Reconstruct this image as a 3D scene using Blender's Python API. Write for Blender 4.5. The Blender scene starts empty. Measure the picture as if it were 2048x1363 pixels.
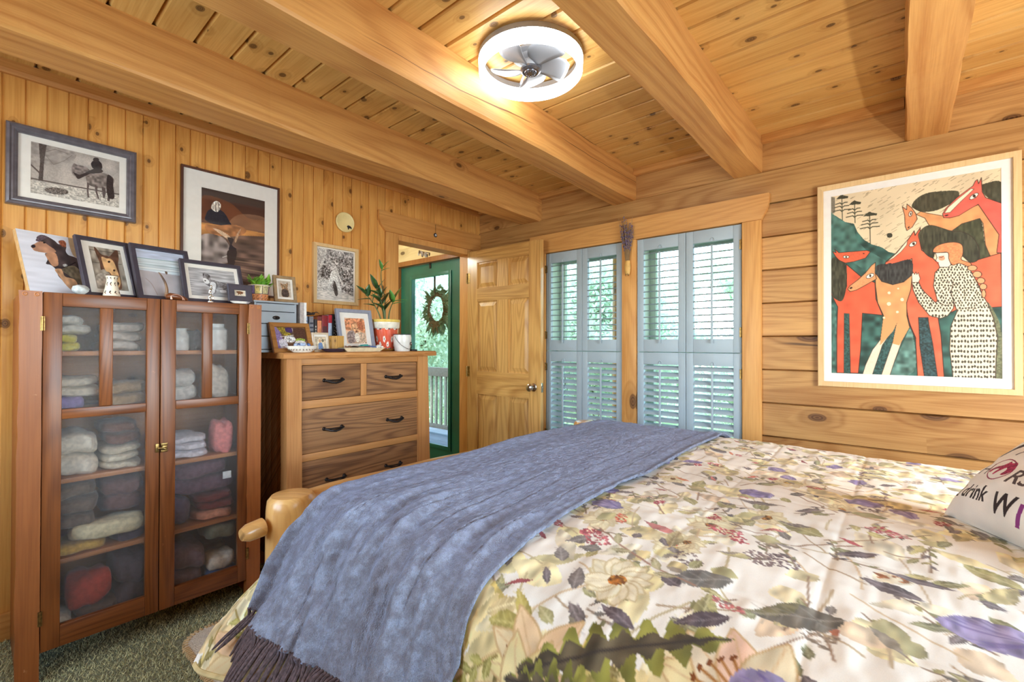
import bpy, bmesh, math, random
import numpy as np
from mathutils import Vector, Matrix
from math import sin, cos, pi, radians as R_
SC = bpy.context.scene
COL = SC.collection
rnd = random.Random(7)

# ------------------------------------------------------------------ camera
cam = bpy.data.cameras.new('camera')
cam.sensor_width = 36.0
cam.lens = 917.7 / 2048 * 36.0
cam.clip_start = 0.03
cam.clip_end = 200
cam_o = bpy.data.objects.new('camera', cam)
COL.objects.link(cam_o)
_yaw, _pit, _rol = 0.705487, 0.0072877, 0.0018983
_F = Vector((cos(_yaw) * cos(_pit), sin(_yaw) * cos(_pit), sin(_pit)))
_R = Vector((sin(_yaw), -cos(_yaw), 0))
_U = _R.cross(_F)
_R2 = _R * cos(_rol) + _U * sin(_rol)
_U2 = _U * cos(_rol) - _R * sin(_rol)
_m = Matrix((_R2, _U2, -_F)).transposed().to_4x4()
_m.translation = (0, 0, 1.245)
cam_o.matrix_world = _m
SC.camera = cam_o

# ------------------------------------------------------------------ world, sun, lights, exposure
W = bpy.data.worlds.new('world')
SC.world = W
W.use_nodes = True
_nt = W.node_tree
_nt.nodes.clear()
_sky = _nt.nodes.new('ShaderNodeTexSky')
_sky.sky_type = 'NISHITA'
_sky.sun_disc = False
_sky.sun_elevation = R_(48)
_sky.sun_rotation = R_(60)
_sky.altitude = 600
_bg = _nt.nodes.new('ShaderNodeBackground')
_bg.inputs['Strength'].default_value = 1.5
_wo = _nt.nodes.new('ShaderNodeOutputWorld')
_nt.links.new(_sky.outputs[0], _bg.inputs[0])
_nt.links.new(_bg.outputs[0], _wo.inputs[0])


def lamp(name, typ, loc, power, color, rot=(0, 0, 0), **kw):
    d = bpy.data.lights.new(name, typ)
    d.energy = power
    d.color = color
    for k, v in kw.items():
        setattr(d, k, v)
    o = bpy.data.objects.new(name, d)
    o.location = loc
    o.rotation_euler = rot
    COL.objects.link(o)
    return o


# the sun outside, high over the trees and behind the roof of the porch
lamp('sun', 'SUN', (-8, -4, 14), 5.0, (1.0, 0.98, 0.94), rot=tuple(Vector((0.6, 0.25, -0.76)).to_track_quat('-Z', 'Y').to_euler()), angle=R_(1.0))
# bedside lamp by the head of the bed (outside the frame)
lamp('bedside_lamp_bulb', 'POINT', (1.85, -0.86, 1.16), 33, (1.0, 0.97, 0.93), shadow_soft_size=0.035)
# added area fills behind the camera, set in the two added windows
lamp('head_fill_light', 'AREA', (1.0, -1.66, 1.45), 48, (0.68, 0.87, 1.0), rot=(R_(90), 0, 0), shape='RECTANGLE', size=1.7, size_y=1.2)
lamp('near_fill_light', 'AREA', (-0.86, 1.55, 1.5), 19, (0.76, 0.91, 1.0), rot=(R_(90), 0, R_(-90)), shape='RECTANGLE', size=1.2, size_y=1.2)
# added point fill that brightens the hall, out of sight behind the door head
lamp('hall_fill_light', 'POINT', (1.9, 3.75, 2.2), 20, (0.92, 1.0, 0.94), shadow_soft_size=0.08)
VS = SC.view_settings
SC.display_settings.display_device = 'sRGB'
VS.view_transform = 'Standard'
VS.look = 'None'
VS.gamma = 1.0
VS.use_curve_mapping = False
VS.exposure = 0.33
SC.cycles.max_bounces = 8
SC.cycles.diffuse_bounces = 4
SC.cycles.glossy_bounces = 3
SC.cycles.transmission_bounces = 6
SC.cycles.transparent_max_bounces = 12
SC.cycles.sample_clamp_indirect = 4.0
SC.cycles.caustics_reflective = False
SC.cycles.caustics_refractive = False


# ------------------------------------------------------------------ helpers: colour and materials
def lin(c):
    return c / 12.92 if c <= 0.04045 else ((c + 0.055) / 1.055) ** 2.4


def C_(r, g, b, a=1.0):
    return (lin(r / 255), lin(g / 255), lin(b / 255), a)


class NT:
    """small wrapper for building node trees"""

    def __init__(self, name):
        self.m = bpy.data.materials.new(name)
        self.m.use_nodes = True
        self.t = self.m.node_tree
        self.t.nodes.clear()
        self.out = self.t.nodes.new('ShaderNodeOutputMaterial')

    def n(self, typ, ins=None, **kw):
        nd = self.t.nodes.new('ShaderNode' + typ)
        for k, v in kw.items():
            setattr(nd, k, v)
        for k, v in (ins or {}).items():
            s = nd.inputs[k]
            if isinstance(v, bpy.types.NodeSocket):
                self.t.links.new(v, s)
            else:
                s.default_value = v
        return nd

    def math(self, op, a, b=0.0, c=0.0):
        nd = self.n('Math', {0: a, 1: b, 2: c}, operation=op)
        return nd.outputs[0]

    def mix(self, f, a, b, blend='MIX'):
        nd = self.t.nodes.new('ShaderNodeMix')
        nd.data_type = 'RGBA'
        nd.blend_type = blend
        for i, v in ((0, f), (6, a), (7, b)):
            if isinstance(v, bpy.types.NodeSocket):
                self.t.links.new(v, nd.inputs[i])
            else:
                nd.inputs[i].default_value = v
        return nd.outputs[2]

    def ramp(self, f, stops):
        nd = self.n('ValToRGB', {0: f})
        e = nd.color_ramp.elements
        while len(e) < len(stops):
            e.new(0.5)
        for el, (p, c) in zip(e, stops):
            el.position = p
            el.color = c
        return nd.outputs[0]

    def sm(self, v, a, b):
        nd = self.n('MapRange', {0: v, 1: a, 2: b, 3: 0.0, 4: 1.0}, interpolation_type='SMOOTHSTEP')
        return nd.outputs[0]

    def surf(self, s):
        self.t.links.new(s, self.out.inputs[0])
        return self.m


def plain(name, c, rough=0.5, metal=0.0, noise=0.06, scale=40.0, bump=0.0, sheen=0.0, sheenc=(1, 1, 1, 1), spec=0.4, coat=0.0):
    N = NT(name)
    tc = N.n('TexCoord').outputs['Object']
    nz = N.n('TexNoise', {'Vector': tc, 'Scale': scale, 'Detail': 4.0}).outputs[0]
    f = N.sm(nz, 0.3, 0.7)
    lo = tuple(max(0, x * (1 - noise * 2)) for x in c[:3]) + (1,)
    hi = tuple(min(1, x * (1 + noise * 2)) for x in c[:3]) + (1,)
    col = N.mix(f, lo, hi)
    ins = {'Base Color': col, 'Roughness': rough, 'Metallic': metal, 'Specular IOR Level': spec, 'Coat Weight': coat, 'Coat Roughness': 0.08}
    if sheen:
        ins['Sheen Weight'] = sheen
        ins['Sheen Tint'] = sheenc
        ins['Sheen Roughness'] = 0.45
    if bump:
        ins['Normal'] = N.n('Bump', {'Height': nz, 'Strength': bump, 'Distance': 0.004}).outputs[0]
    return N.surf(N.n('BsdfPrincipled', ins).outputs[0])


def wood(name, c1, c2, axis='x', knots=0.5, rough=0.42, grain=1.0, knotc=(70, 38, 18), kscale=1.0, var=0.18, streak=0.35, bump=0.15, coat=0.0, wear=None, crack=0.0, kround=0.5):
    """solid wood: cathedral grain, fine streaks, knots; 'bid' attribute tells boards apart"""
    N = NT(name)
    tc = N.n('TexCoord').outputs['Object']
    sp = N.n('SeparateXYZ', {0: tc}).outputs
    i = 'xyz'.index(axis)
    al = sp[i]
    ac = N.math('ADD', sp[(i + 1) % 3], sp[(i + 2) % 3])
    bid = N.n('Attribute', attribute_name='bid').outputs['Fac']
    al = N.math('ADD', al, N.math('MULTIPLY', bid, 3.77))
    ac = N.math('ADD', ac, N.math('MULTIPLY', bid, 1.91))
    # knots
    kv = N.n('CombineXYZ', {0: N.math('MULTIPLY', al, 6.3 * kround * kscale), 1: N.math('MULTIPLY', ac, 6.3 * kscale), 2: 0.0}).outputs[0]
    vo = N.n('TexVoronoi', {'Vector': kv, 'Scale': 1.0, 'Randomness': 1.0}, voronoi_dimensions='2D', feature='F1')
    kd = vo.outputs['Distance']
    has = N.math('GREATER_THAN', N.n('SeparateColor', {0: vo.outputs['Color']}).outputs[0], 1.0 - knots)
    krad = N.math('MULTIPLY_ADD', N.n('SeparateColor', {0: vo.outputs['Color']}).outputs[1], 0.09, 0.05)
    kr = N.math('DIVIDE', kd, krad)
    kin = N.math('MULTIPLY', N.math('SUBTRACT', 1.0, N.sm(kr, 0.75, 1.05)), has)
    khalo = N.math('MULTIPLY', N.math('SUBTRACT', 1.0, N.sm(kr, 0.8, 3.6)), has)
    # cathedral grain: contours of a stretched noise, pushed aside by the knots
    gv = N.n('CombineXYZ', {0: N.math('MULTIPLY', al, 0.55 * grain), 1: N.math('MULTIPLY', ac, 6.0 * grain), 2: N.math('MULTIPLY', bid, 5.3)}).outputs[0]
    g0 = N.n('TexNoise', {'Vector': gv, 'Scale': 1.0, 'Detail': 1.5, 'Roughness': 0.45}).outputs[0]
    g1 = N.math('MULTIPLY_ADD', khalo, 0.10, g0)
    gs = N.math('SINE', N.math('MULTIPLY', g1, 95.0))
    gs = N.math('MULTIPLY_ADD', gs, 0.5, 0.5)
    gs = N.math('POWER', gs, 1.8)
    fv = N.n('CombineXYZ', {0: N.math('MULTIPLY', al, 5.0), 1: N.math('MULTIPLY', ac, 170.0), 2: bid}).outputs[0]
    fs = N.n('TexNoise', {'Vector': fv, 'Scale': 1.0, 'Detail': 3.0}).outputs[0]
    bv = N.n('CombineXYZ', {0: N.math('MULTIPLY', al, 0.9), 1: N.math('MULTIPLY', ac, 3.0), 2: bid}).outputs[0]
    bs = N.n('TexNoise', {'Vector': bv, 'Scale': 1.0, 'Detail': 2.0}).outputs[0]
    f = N.math('ADD', N.math('MULTIPLY', gs, streak), N.math('MULTIPLY', N.sm(fs, 0.35, 0.7), 0.30))
    f = N.math('ADD', f, N.math('MULTIPLY', N.sm(bs, 0.35, 0.7), 0.30))
    col = N.mix(f, c1, c2)
    wn = N.n('TexWhiteNoise', {'W': N.math('MULTIPLY', bid, 17.3)}, noise_dimensions='1D').outputs['Value']
    br = N.math('MULTIPLY_ADD', wn, var, 1.0 - var * 0.55)
    col = N.mix(1.0, col, N.n('CombineColor', {0: br, 1: br, 2: br}).outputs[0], 'MULTIPLY')
    kcol = C_(*knotc)
    col = N.mix(N.math('MULTIPLY', khalo, 0.38), col, tuple(c2[k] * 0.62 for k in range(3)) + (1,))
    ring = N.math('MULTIPLY_ADD', N.math('SINE', N.math('MULTIPLY', kr, 16.0)), 0.15, 0.75)
    col = N.mix(N.math('MULTIPLY', kin, ring), col, kcol)
    if crack:
        cv = N.n('CombineXYZ', {0: N.math('MULTIPLY', al, 0.13), 1: N.math('MULTIPLY', ac, 4.6), 2: N.math('MULTIPLY', bid, 2.9)}).outputs[0]
        cn = N.n('TexNoise', {'Vector': cv, 'Scale': 1.0, 'Detail': 2.5, 'Roughness': 0.35}).outputs[0]
        ck = N.math('SUBTRACT', 1.0, N.sm(N.math('ABSOLUTE', N.math('SUBTRACT', cn, 0.56)), 0.0008, 0.0035))
        gate = N.sm(N.n('TexNoise', {'Vector': N.n('CombineXYZ', {0: N.math('MULTIPLY', al, 1.1), 1: N.math('MULTIPLY', ac, 1.2), 2: bid}).outputs[0], 'Scale': 1.0}).outputs[0], 0.50, 0.58)
        col = N.mix(N.math('MULTIPLY', N.math('MULTIPLY', ck, gate), crack), col, C_(62, 34, 16))
    ins = {'Roughness': rough, 'Specular IOR Level': 0.35, 'Coat Weight': coat, 'Coat Roughness': 0.2}
    if wear:
        wz = N.n('TexNoise', {'Vector': tc, 'Scale': 22.0, 'Detail': 5.0, 'Roughness': 0.7}).outputs[0]
        col = N.mix(N.math('MULTIPLY', N.sm(wz, 0.66, 0.74), 0.7), col, wear)
    ins['Base Color'] = col
    if bump:
        h = N.math('SUBTRACT', N.math('MULTIPLY', gs, 0.4), N.math('MULTIPLY', fs, 0.6))
        ins['Normal'] = N.n('Bump', {'Height': h, 'Strength': bump, 'Distance': 0.002}).outputs[0]
    return N.surf(N.n('BsdfPrincipled', ins).outputs[0])


def thin_glass(name, tint=(1, 1, 1, 1), rough=0.01, ior=1.45):
    N = NT(name)
    fr = N.math('MULTIPLY', N.n('Fresnel', {'IOR': ior}).outputs[0], N.math('SUBTRACT', 1.0, N.n('NewGeometry').outputs['Backfacing']))
    tr = N.n('BsdfTransparent', {'Color': tint}).outputs[0]
    gl = N.n('BsdfGlossy', {'Color': (1, 1, 1, 1), 'Roughness': rough}).outputs[0]
    return N.surf(N.n('MixShader', {0: fr, 1: tr, 2: gl}).outputs[0])


def frosted_glass(name):
    """pebbled cabinet glass: scatters what is behind it, lets part of the light straight through"""
    N = NT(name)
    tc = N.n('TexCoord').outputs['Object']
    mp = N.n('Mapping', {0: tc, 3: (1.0, 1.0, 1.5)}).outputs[0]
    nz = N.n('TexNoise', {'Vector': mp, 'Scale': 170.0, 'Detail': 2.0, 'Distortion': 1.2}).outputs[0]
    bp = N.n('Bump', {'Height': nz, 'Strength': 0.5, 'Distance': 0.0025}).outputs[0]
    rf = N.n('BsdfRefraction', {'Color': (0.98, 0.98, 0.98, 1), 'Roughness': 0.2, 'IOR': 1.10, 'Normal': bp}).outputs[0]
    tr = N.n('BsdfTransparent', {'Color': (1, 1, 1, 1)}).outputs[0]
    mx = N.n('MixShader', {0: 0.60, 1: rf, 2: tr}).outputs[0]
    df = N.n('BsdfDiffuse', {'Color': C_(226, 220, 214)}).outputs[0]
    mx = N.n('MixShader', {0: 0.06, 1: mx, 2: df}).outputs[0]
    gl = N.n('BsdfGlossy', {'Color': (1, 1, 1, 1), 'Roughness': 0.12, 'Normal': bp}).outputs[0]
    fr = N.math('MULTIPLY', N.math('MULTIPLY', N.n('Fresnel', {'IOR': 1.45, 'Normal': bp}).outputs[0], 0.4), N.math('SUBTRACT', 1.0, N.n('NewGeometry').outputs['Backfacing']))
    fs = N.n('MixShader', {0: fr, 1: mx, 2: gl}).outputs[0]
    # one pebbled face: the inner side of each pane is smooth
    return N.surf(N.n('MixShader', {0: N.n('NewGeometry').outputs['Backfacing'], 1: fs, 2: tr}).outputs[0])


def painted(name, rough=0.7, sheen=0.0, bump=0.0, scale=600.0, coat=0.0):
    """colour comes from the printed pattern stored on the mesh"""
    N = NT(name)
    a = N.n('Attribute', attribute_name='Col').outputs['Color']
    tc = N.n('TexCoord').outputs['Object']
    nz = N.n('TexNoise', {'Vector': tc, 'Scale': scale, 'Detail': 2.0}).outputs[0]
    br = N.math('MULTIPLY_ADD', nz, 0.12, 0.94)
    col = N.mix(1.0, a, N.n('CombineColor', {0: br, 1: br, 2: br}).outputs[0], 'MULTIPLY')
    ins = {'Base Color': col, 'Roughness': rough, 'Specular IOR Level': 0.25, 'Coat Weight': coat, 'Coat Roughness': 0.03}
    if sheen:
        ins['Sheen Weight'] = sheen
    if bump:
        ins['Normal'] = N.n('Bump', {'Height': nz, 'Strength': bump, 'Distance': 0.002}).outputs[0]
    return N.surf(N.n('BsdfPrincipled', ins).outputs[0])


def emit(name, c, s):
    N = NT(name)
    return N.surf(N.n('Emission', {'Color': c, 'Strength': s}).outputs[0])


# ------------------------------------------------------------------ helpers: meshes and objects
class MB:
    def __init__(self):
        self.v = []
        self.f = []
        self.b = []
        self.sm = []
        self.mi = []
        self.bid = 0.0
        self.mat = 0

    def add(self, vs, fs, smooth=False):
        o = len(self.v)
        self.v += [tuple(p) for p in vs]
        self.b += [self.bid] * len(vs)
        for f in fs:
            self.f.append([i + o for i in f])
            self.sm.append(smooth)
            self.mi.append(self.mat)
        return self

    def box(self, x0, x1, y0, y1, z0, z1, bev=0.0, M=None):
        if bev <= 0:
            vs = [(x, y, z) for x in (x0, x1) for y in (y0, y1) for z in (z0, z1)]
            fs = [(0, 1, 3, 2), (4, 6, 7, 5), (0, 4, 5, 1), (2, 3, 7, 6), (0, 2, 6, 4), (1, 5, 7, 3)]
        else:
            bm = bmesh.new()
            bmesh.ops.create_cube(bm, size=1.0)
            for v in bm.verts:
                v.co = Vector(((x0 + x1) / 2 + v.co.x * (x1 - x0), (y0 + y1) / 2 + v.co.y * (y1 - y0), (z0 + z1) / 2 + v.co.z * (z1 - z0)))
            bv = min(bev, 0.45 * min(abs(x1 - x0), abs(y1 - y0), abs(z1 - z0)))
            bmesh.ops.bevel(bm, geom=bm.edges[:], offset=bv, segments=2, profile=0.6, affect='EDGES')
            bm.verts.index_update()
            vs = [v.co.copy() for v in bm.verts]
            fs = [[v.index for v in f.verts] for f in bm.faces]
            bm.free()
        if M is not None:
            vs = [M @ Vector(p) for p in vs]
        return self.add(vs, fs, bev > 0)

    def tube(self, pts, rad, n=10, caps=True, up=(0, 0, 1), sq=1.0):
        """tube along a path; rad is a number or one per point"""
        pts = [Vector(p) for p in pts]
        k = len(pts)
        rad = [rad] * k if isinstance(rad, (int, float)) else rad
        vs = []
        N = None
        for i, p in enumerate(pts):
            t = (pts[min(i + 1, k - 1)] - pts[max(i - 1, 0)]).normalized()
            if N is None:
                a = Vector(up)
                if abs(a.dot(t)) > 0.95:
                    a = Vector((1, 0, 0))
                N = (a - t * a.dot(t)).normalized()
            else:
                N = (N - t * N.dot(t)).normalized()
            B = t.cross(N)
            for j in range(n):
                w = 2 * pi * j / n
                vs.append(p + N * (cos(w) * rad[i]) + B * (sin(w) * rad[i] * sq))
        fs = [(i * n + j, i * n + (j + 1) % n, (i + 1) * n + (j + 1) % n, (i + 1) * n + j) for i in range(k - 1) for j in range(n)]
        if caps:
            fs.append(tuple(range(n - 1, -1, -1)))
            fs.append(tuple((k - 1) * n + j for j in range(n)))
        return self.add(vs, fs, True)

    def lathe(self, prof, c=(0, 0, 0), n=28, sx=1.0, sy=1.0, M=None):
        """profile of (r, z) pairs turned about z"""
        vs = []
        for r, z in prof:
            for j in range(n):
                w = 2 * pi * j / n
                p = Vector((r * cos(w) * sx, r * sin(w) * sy, z))
                if M is not None:
                    p = M @ p
                vs.append(p + Vector(c))
        k = len(prof)
        fs = [(i * n + j, i * n + (j + 1) % n, (i + 1) * n + (j + 1) % n, (i + 1) * n + j) for i in range(k - 1) for j in range(n)]
        loop = prof[0] == prof[-1]
        if prof[0][0] > 1e-6 and not loop:
            fs.append(tuple(range(n - 1, -1, -1)))
        if prof[-1][0] > 1e-6 and not loop:
            fs.append(tuple((k - 1) * n + j for j in range(n)))
        return self.add(vs, fs, True)

    def ell(self, c, r, n=14, m=9, M=None, jit=0.0):
        vs = []
        for i in range(m + 1):
            th = pi * i / m
            for j in range(n):
                w = 2 * pi * j / n
                k = 1 + (rnd.uniform(-jit, jit) if 0 < i < m else 0)
                p = Vector((r[0] * sin(th) * cos(w) * k, r[1] * sin(th) * sin(w) * k, r[2] * cos(th) * k))
                if M is not None:
                    p = M @ p
                vs.append(p + Vector(c))
        fs = [(i * n + j, (i + 1) * n + j, (i + 1) * n + (j + 1) % n, i * n + (j + 1) % n) for i in range(m) for j in range(n)]
        return self.add(vs, fs, True)

    def prism(self, poly, d0, d1, plane='xz'):
        """polygon in a plane, thickened along the third axis"""
        def mk(a, b, d):
            return {'xz': (a, d, b), 'yz': (d, a, b), 'xy': (a, b, d)}[plane]
        n = len(poly)
        vs = [mk(a, b, d0) for a, b in poly] + [mk(a, b, d1) for a, b in poly]
        fs = [tuple(range(n)), tuple(range(2 * n - 1, n - 1, -1))] + [(i, i + n, (i + 1) % n + n, (i + 1) % n) for i in range(n)]
        return self.add(vs, fs)

    def build(self, name, mat, parent=None, at=None, normals=True):
        """at: world point taken as the origin when there is no parent; with a parent the points are the parent's own"""
        me = bpy.data.meshes.new(name)
        off = Vector(at) if at is not None else Vector((0, 0, 0))
        me.from_pydata([Vector(p) - off for p in self.v], [], self.f)
        me.polygons.foreach_set('use_smooth', self.sm)
        mats = mat if isinstance(mat, (list, tuple)) else [mat]
        for m in mats:
            me.materials.append(m)
        if len(mats) > 1:
            me.polygons.foreach_set('material_index', self.mi)
        if any(self.b):
            a = me.attributes.new('bid', 'FLOAT', 'POINT')
            a.data.foreach_set('value', self.b)
        if normals:
            bm = bmesh.new()
            bm.from_mesh(me)
            bmesh.ops.recalc_face_normals(bm, faces=bm.faces[:])
            bm.to_mesh(me)
            bm.free()
        if any(self.sm):
            try:
                me.set_sharp_from_angle(angle=R_(40))
            except Exception:
                pass
        me.update()
        o = bpy.data.objects.new(name, me)
        COL.objects.link(o)
        if parent is not None:
            o.parent = parent
        else:
            o.location = off
        return o


def thing(name, label, cat, loc=(0, 0, 0), rot=(0, 0, 0), group=None):
    o = bpy.data.objects.new(name, None)
    o.empty_display_size = 0.05
    COL.objects.link(o)
    o.location = loc
    o.rotation_euler = rot
    return tag(o, label, cat, group)


def tag(o, label, cat, group=None):
    o['label'] = label
    o['category'] = cat
    if group:
        o['group'] = group
    return o


def struct(o):
    o['kind'] = 'structure'
    return o


def lab(o, text):
    o['label'] = text
    return o


def copy_tree(o, parent=None):
    c = o.copy()
    COL.objects.link(c)
    if parent is not None:
        c.parent = parent
    for ch in list(o.children):
        copy_tree(ch, c)
    return c


def T(*v):
    return Matrix.Translation(v)


def Rz(d):
    return Matrix.Rotation(R_(d), 4, 'Z')


def Rx(d):
    return Matrix.Rotation(R_(d), 4, 'X')


def Ry(d):
    return Matrix.Rotation(R_(d), 4, 'Y')


def crom(pts, k=8, closed=False):
    """Catmull-Rom through points"""
    P = [np.array(p, float) for p in pts]
    n = len(P)
    out = []
    for i in range(n if closed else n - 1):
        p0 = P[(i - 1) % n] if closed or i > 0 else P[0]
        p1 = P[i]
        p2 = P[(i + 1) % n]
        p3 = P[(i + 2) % n] if closed or i + 2 < n else P[-1]
        for j in range(k):
            t = j / k
            out.append(0.5 * (2 * p1 + (p2 - p0) * t + (2 * p0 - 5 * p1 + 4 * p2 - p3) * t * t + (3 * p1 - p0 - 3 * p2 + p3) * t ** 3))
    if not closed:
        out.append(P[-1])
    return out


# ------------------------------------------------------------------ helpers: printed pictures (drawn as shapes, stored as mesh colours)
def vnoise(w, h, cx, cy, seed=0):
    g = np.random.RandomState(seed).rand(int(h / cy) + 3, int(w / cx) + 3)
    y = np.arange(h) / cy
    x = np.arange(w) / cx
    yi = y.astype(int)
    xi = x.astype(int)
    fy = (y - yi)[:, None]
    fx = (x - xi)[None, :]
    fy = fy * fy * (3 - 2 * fy)
    fx = fx * fx * (3 - 2 * fx)
    a = g[yi][:, xi]
    b = g[yi][:, xi + 1]
    c = g[yi + 1][:, xi]
    d = g[yi + 1][:, xi + 1]
    return (a * (1 - fx) + b * fx) * (1 - fy) + (c * (1 - fx) + d * fx) * fy


class Art:
    """a picture: w x h samples, colours 0..255; quad = corners of the drawing coordinates (tl, tr, br, bl)"""

    def __init__(self, w, h, bg=(255, 255, 255), quad=None):
        self.w, self.h = w, h
        self.a = np.zeros((h, w, 3))
        self.a[:] = bg
        quad = quad or [(0, 0), (100, 0), (100, 100), (0, 100)]
        A = []
        b = []
        for (x, y), (u, v) in zip(quad, [(0, 0), (w - 1, 0), (w - 1, h - 1), (0, h - 1)]):
            A += [[x, y, 1, 0, 0, 0, -u * x, -u * y], [0, 0, 0, x, y, 1, -v * x, -v * y]]
            b += [u, v]
        self.H = np.append(np.linalg.solve(np.array(A, float), np.array(b, float)), 1).reshape(3, 3)

    def p(self, pts):
        q = np.c_[np.array(pts, float), np.ones(len(pts))] @ self.H.T
        return q[:, :2] / q[:, 2:]

    def mask(self, P):
        x0, y0 = np.floor(P.min(0)).astype(int)
        x1, y1 = np.ceil(P.max(0)).astype(int) + 1
        x0, y0 = max(x0, 0), max(y0, 0)
        x1, y1 = min(x1, self.w), min(y1, self.h)
        if x1 <= x0 or y1 <= y0:
            return None
        X, Y = np.meshgrid(np.arange(x0, x1), np.arange(y0, y1))
        ins = np.zeros(X.shape, bool)
        n = len(P)
        for i in range(n):
            (ax, ay), (bx, by) = P[i], P[(i + 1) % n]
            if ay == by:
                continue
            c = ((ay > Y) != (by > Y)) & (X < (bx - ax) * (Y - ay) / (by - ay) + ax)
            ins ^= c
        return x0, y0, x1, y1, ins

    def put(self, m, col, alpha=1.0, tex=0.0, seed=0, cell=(3, 3)):
        if m is None:
            return
        x0, y0, x1, y1, k = m
        k = (k.astype(float) * alpha)[..., None]
        c = np.array(col, float)[None, None, :] * np.ones((y1 - y0, x1 - x0, 1))
        if tex:
            c = c * (1 + tex * (vnoise(x1 - x0, y1 - y0, cell[0], cell[1], seed) - 0.5) * 2)[..., None]
        s = self.a[y0:y1, x0:x1]
        s[:] = s * (1 - k) + c * k

    def poly(self, pts, col, sm=True, alpha=1.0, tex=0.0, line=None, lw=1.5, cell=(3, 3), raw=False):
        P = np.array(pts, float) if raw else self.p(pts)
        if sm:
            P = np.array(crom(P, 5, True))
        self.put(self.mask(P), col, alpha, tex, int(abs(P.sum())) % 9999, cell)
        if line is not None:
            self.stroke(None, line, lw, P=np.vstack([P, P[:1]]))

    def stroke(self, pts, col, lw=1.5, P=None, alpha=1.0, sm=False):
        if P is None:
            P = self.p(pts)
            if sm:
                P = np.array(crom(P, 6))
        for i in range(len(P) - 1):
            a, b = P[i], P[i + 1]
            lo = np.floor(np.minimum(a, b) - lw - 1).astype(int)
            hi = np.ceil(np.maximum(a, b) + lw + 2).astype(int)
            x0, y0 = max(lo[0], 0), max(lo[1], 0)
            x1, y1 = min(hi[0], self.w), min(hi[1], self.h)
            if x1 <= x0 or y1 <= y0:
                continue
            X, Y = np.meshgrid(np.arange(x0, x1), np.arange(y0, y1))
            d = b - a
            L = max(d @ d, 1e-9)
            t = np.clip(((X - a[0]) * d[0] + (Y - a[1]) * d[1]) / L, 0, 1)
            D = np.hypot(X - a[0] - t * d[0], Y - a[1] - t * d[1])
            k = np.clip(lw / 2 + 0.5 - D, 0, 1) * alpha
            s = self.a[y0:y1, x0:x1]
            s[:] = s * (1 - k[..., None]) + np.array(col, float) * k[..., None]

    def ell(self, cx, cy, rx, ry, col, rot=0.0, **kw):
        r = R_(rot)
        pts = [(cx + rx * cos(w) * cos(r) - ry * sin(w) * sin(r), cy + rx * cos(w) * sin(r) + ry * sin(w) * cos(r)) for w in np.linspace(0, 2 * pi, 14, endpoint=False)]
        self.poly(pts, col, **kw)

    def noise(self, amp, cx, cy, seed=1):
        self.a *= (1 + amp * (vnoise(self.w, self.h, cx, cy, seed) - 0.5) * 2)[..., None]
        return self

    def colors(self):
        s = np.clip(self.a / 255.0, 0, 1)
        l = np.where(s <= 0.04045, s / 12.92, ((s + 0.055) / 1.055) ** 2.4)
        return np.concatenate([l, np.ones((self.h, self.w, 1))], 2).astype(np.float32)


def grid_mesh(name, V, mat, parent=None, cols=None, at=None, smooth=True):
    """V: (h, w, 3) points"""
    h, w = V.shape[:2]
    me = bpy.data.meshes.new(name)
    if at is not None:
        V = V - np.array(at)
    nv = h * w
    nf = (h - 1) * (w - 1)
    me.vertices.add(nv)
    me.vertices.foreach_set('co', V.reshape(-1).astype(np.float32))
    I = np.arange(nv).reshape(h, w)
    F = np.stack([I[:-1, :-1], I[1:, :-1], I[1:, 1:], I[:-1, 1:]], -1).reshape(-1)
    me.loops.add(nf * 4)
    me.loops.foreach_set('vertex_index', F.astype(np.int32))
    me.polygons.add(nf)
    me.polygons.foreach_set('loop_start', (np.arange(nf) * 4).astype(np.int32))
    me.polygons.foreach_set('loop_total', np.full(nf, 4, np.int32))
    me.polygons.foreach_set('use_smooth', np.full(nf, smooth))
    me.materials.append(mat)
    if cols is not None:
        a = me.color_attributes.new('Col', 'FLOAT_COLOR', 'POINT')
        a.data.foreach_set('color', cols.reshape(-1))
    me.update(calc_edges=True)
    o = bpy.data.objects.new(name, me)
    COL.objects.link(o)
    if parent is not None:
        o.parent = parent
    elif at is not None:
        o.location = at
    return o


def print_sheet(name, art, x0, x1, z0, z1, y, parent, mat):
    X, Z = np.meshgrid(np.linspace(x0, x1, art.w), np.linspace(z1, z0, art.h))
    return grid_mesh(name, np.stack([X, np.full_like(X, y), Z], -1), mat, parent, art.colors(), smooth=False)


def pts2(s):
    v = [float(x) for x in s.split()]
    return list(zip(v[::2], v[1::2]))
# ------------------------------------------------------------------ materials
M_wallpine = wood('wall_pine', C_(230, 170, 92), C_(196, 128, 56), 'z', knots=0.36, rough=0.36, grain=1.0, kscale=1.35, kround=0.7, var=0.12, streak=0.28, coat=0.15)
M_log = wood('log_pine', C_(198, 150, 90), C_(148, 95, 46), 'y', knots=0.24, rough=0.45, grain=0.85, kscale=0.62, var=0.26, streak=0.34, crack=0.8)
M_ceil = wood('ceiling_pine', C_(226, 180, 106), C_(192, 134, 62), 'y', knots=0.55, rough=0.42, grain=0.8, kscale=1.35, var=0.14, streak=0.25, kround=0.72)
M_beam = wood('beam_pine', C_(214, 158, 90), C_(176, 114, 56), 'x', knots=0.16, rough=0.5, grain=0.5, kscale=0.6, var=0.10, streak=0.40, bump=0.3, crack=0.85)
M_trimx = wood('trim_pine_x', C_(214, 156, 88), C_(178, 114, 54), 'x', knots=0.14, grain=0.9, streak=0.28)
M_trimy = wood('trim_pine_y', C_(220, 164, 96), C_(184, 122, 60), 'y', knots=0.14, grain=0.9, kscale=0.8, streak=0.28)
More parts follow.
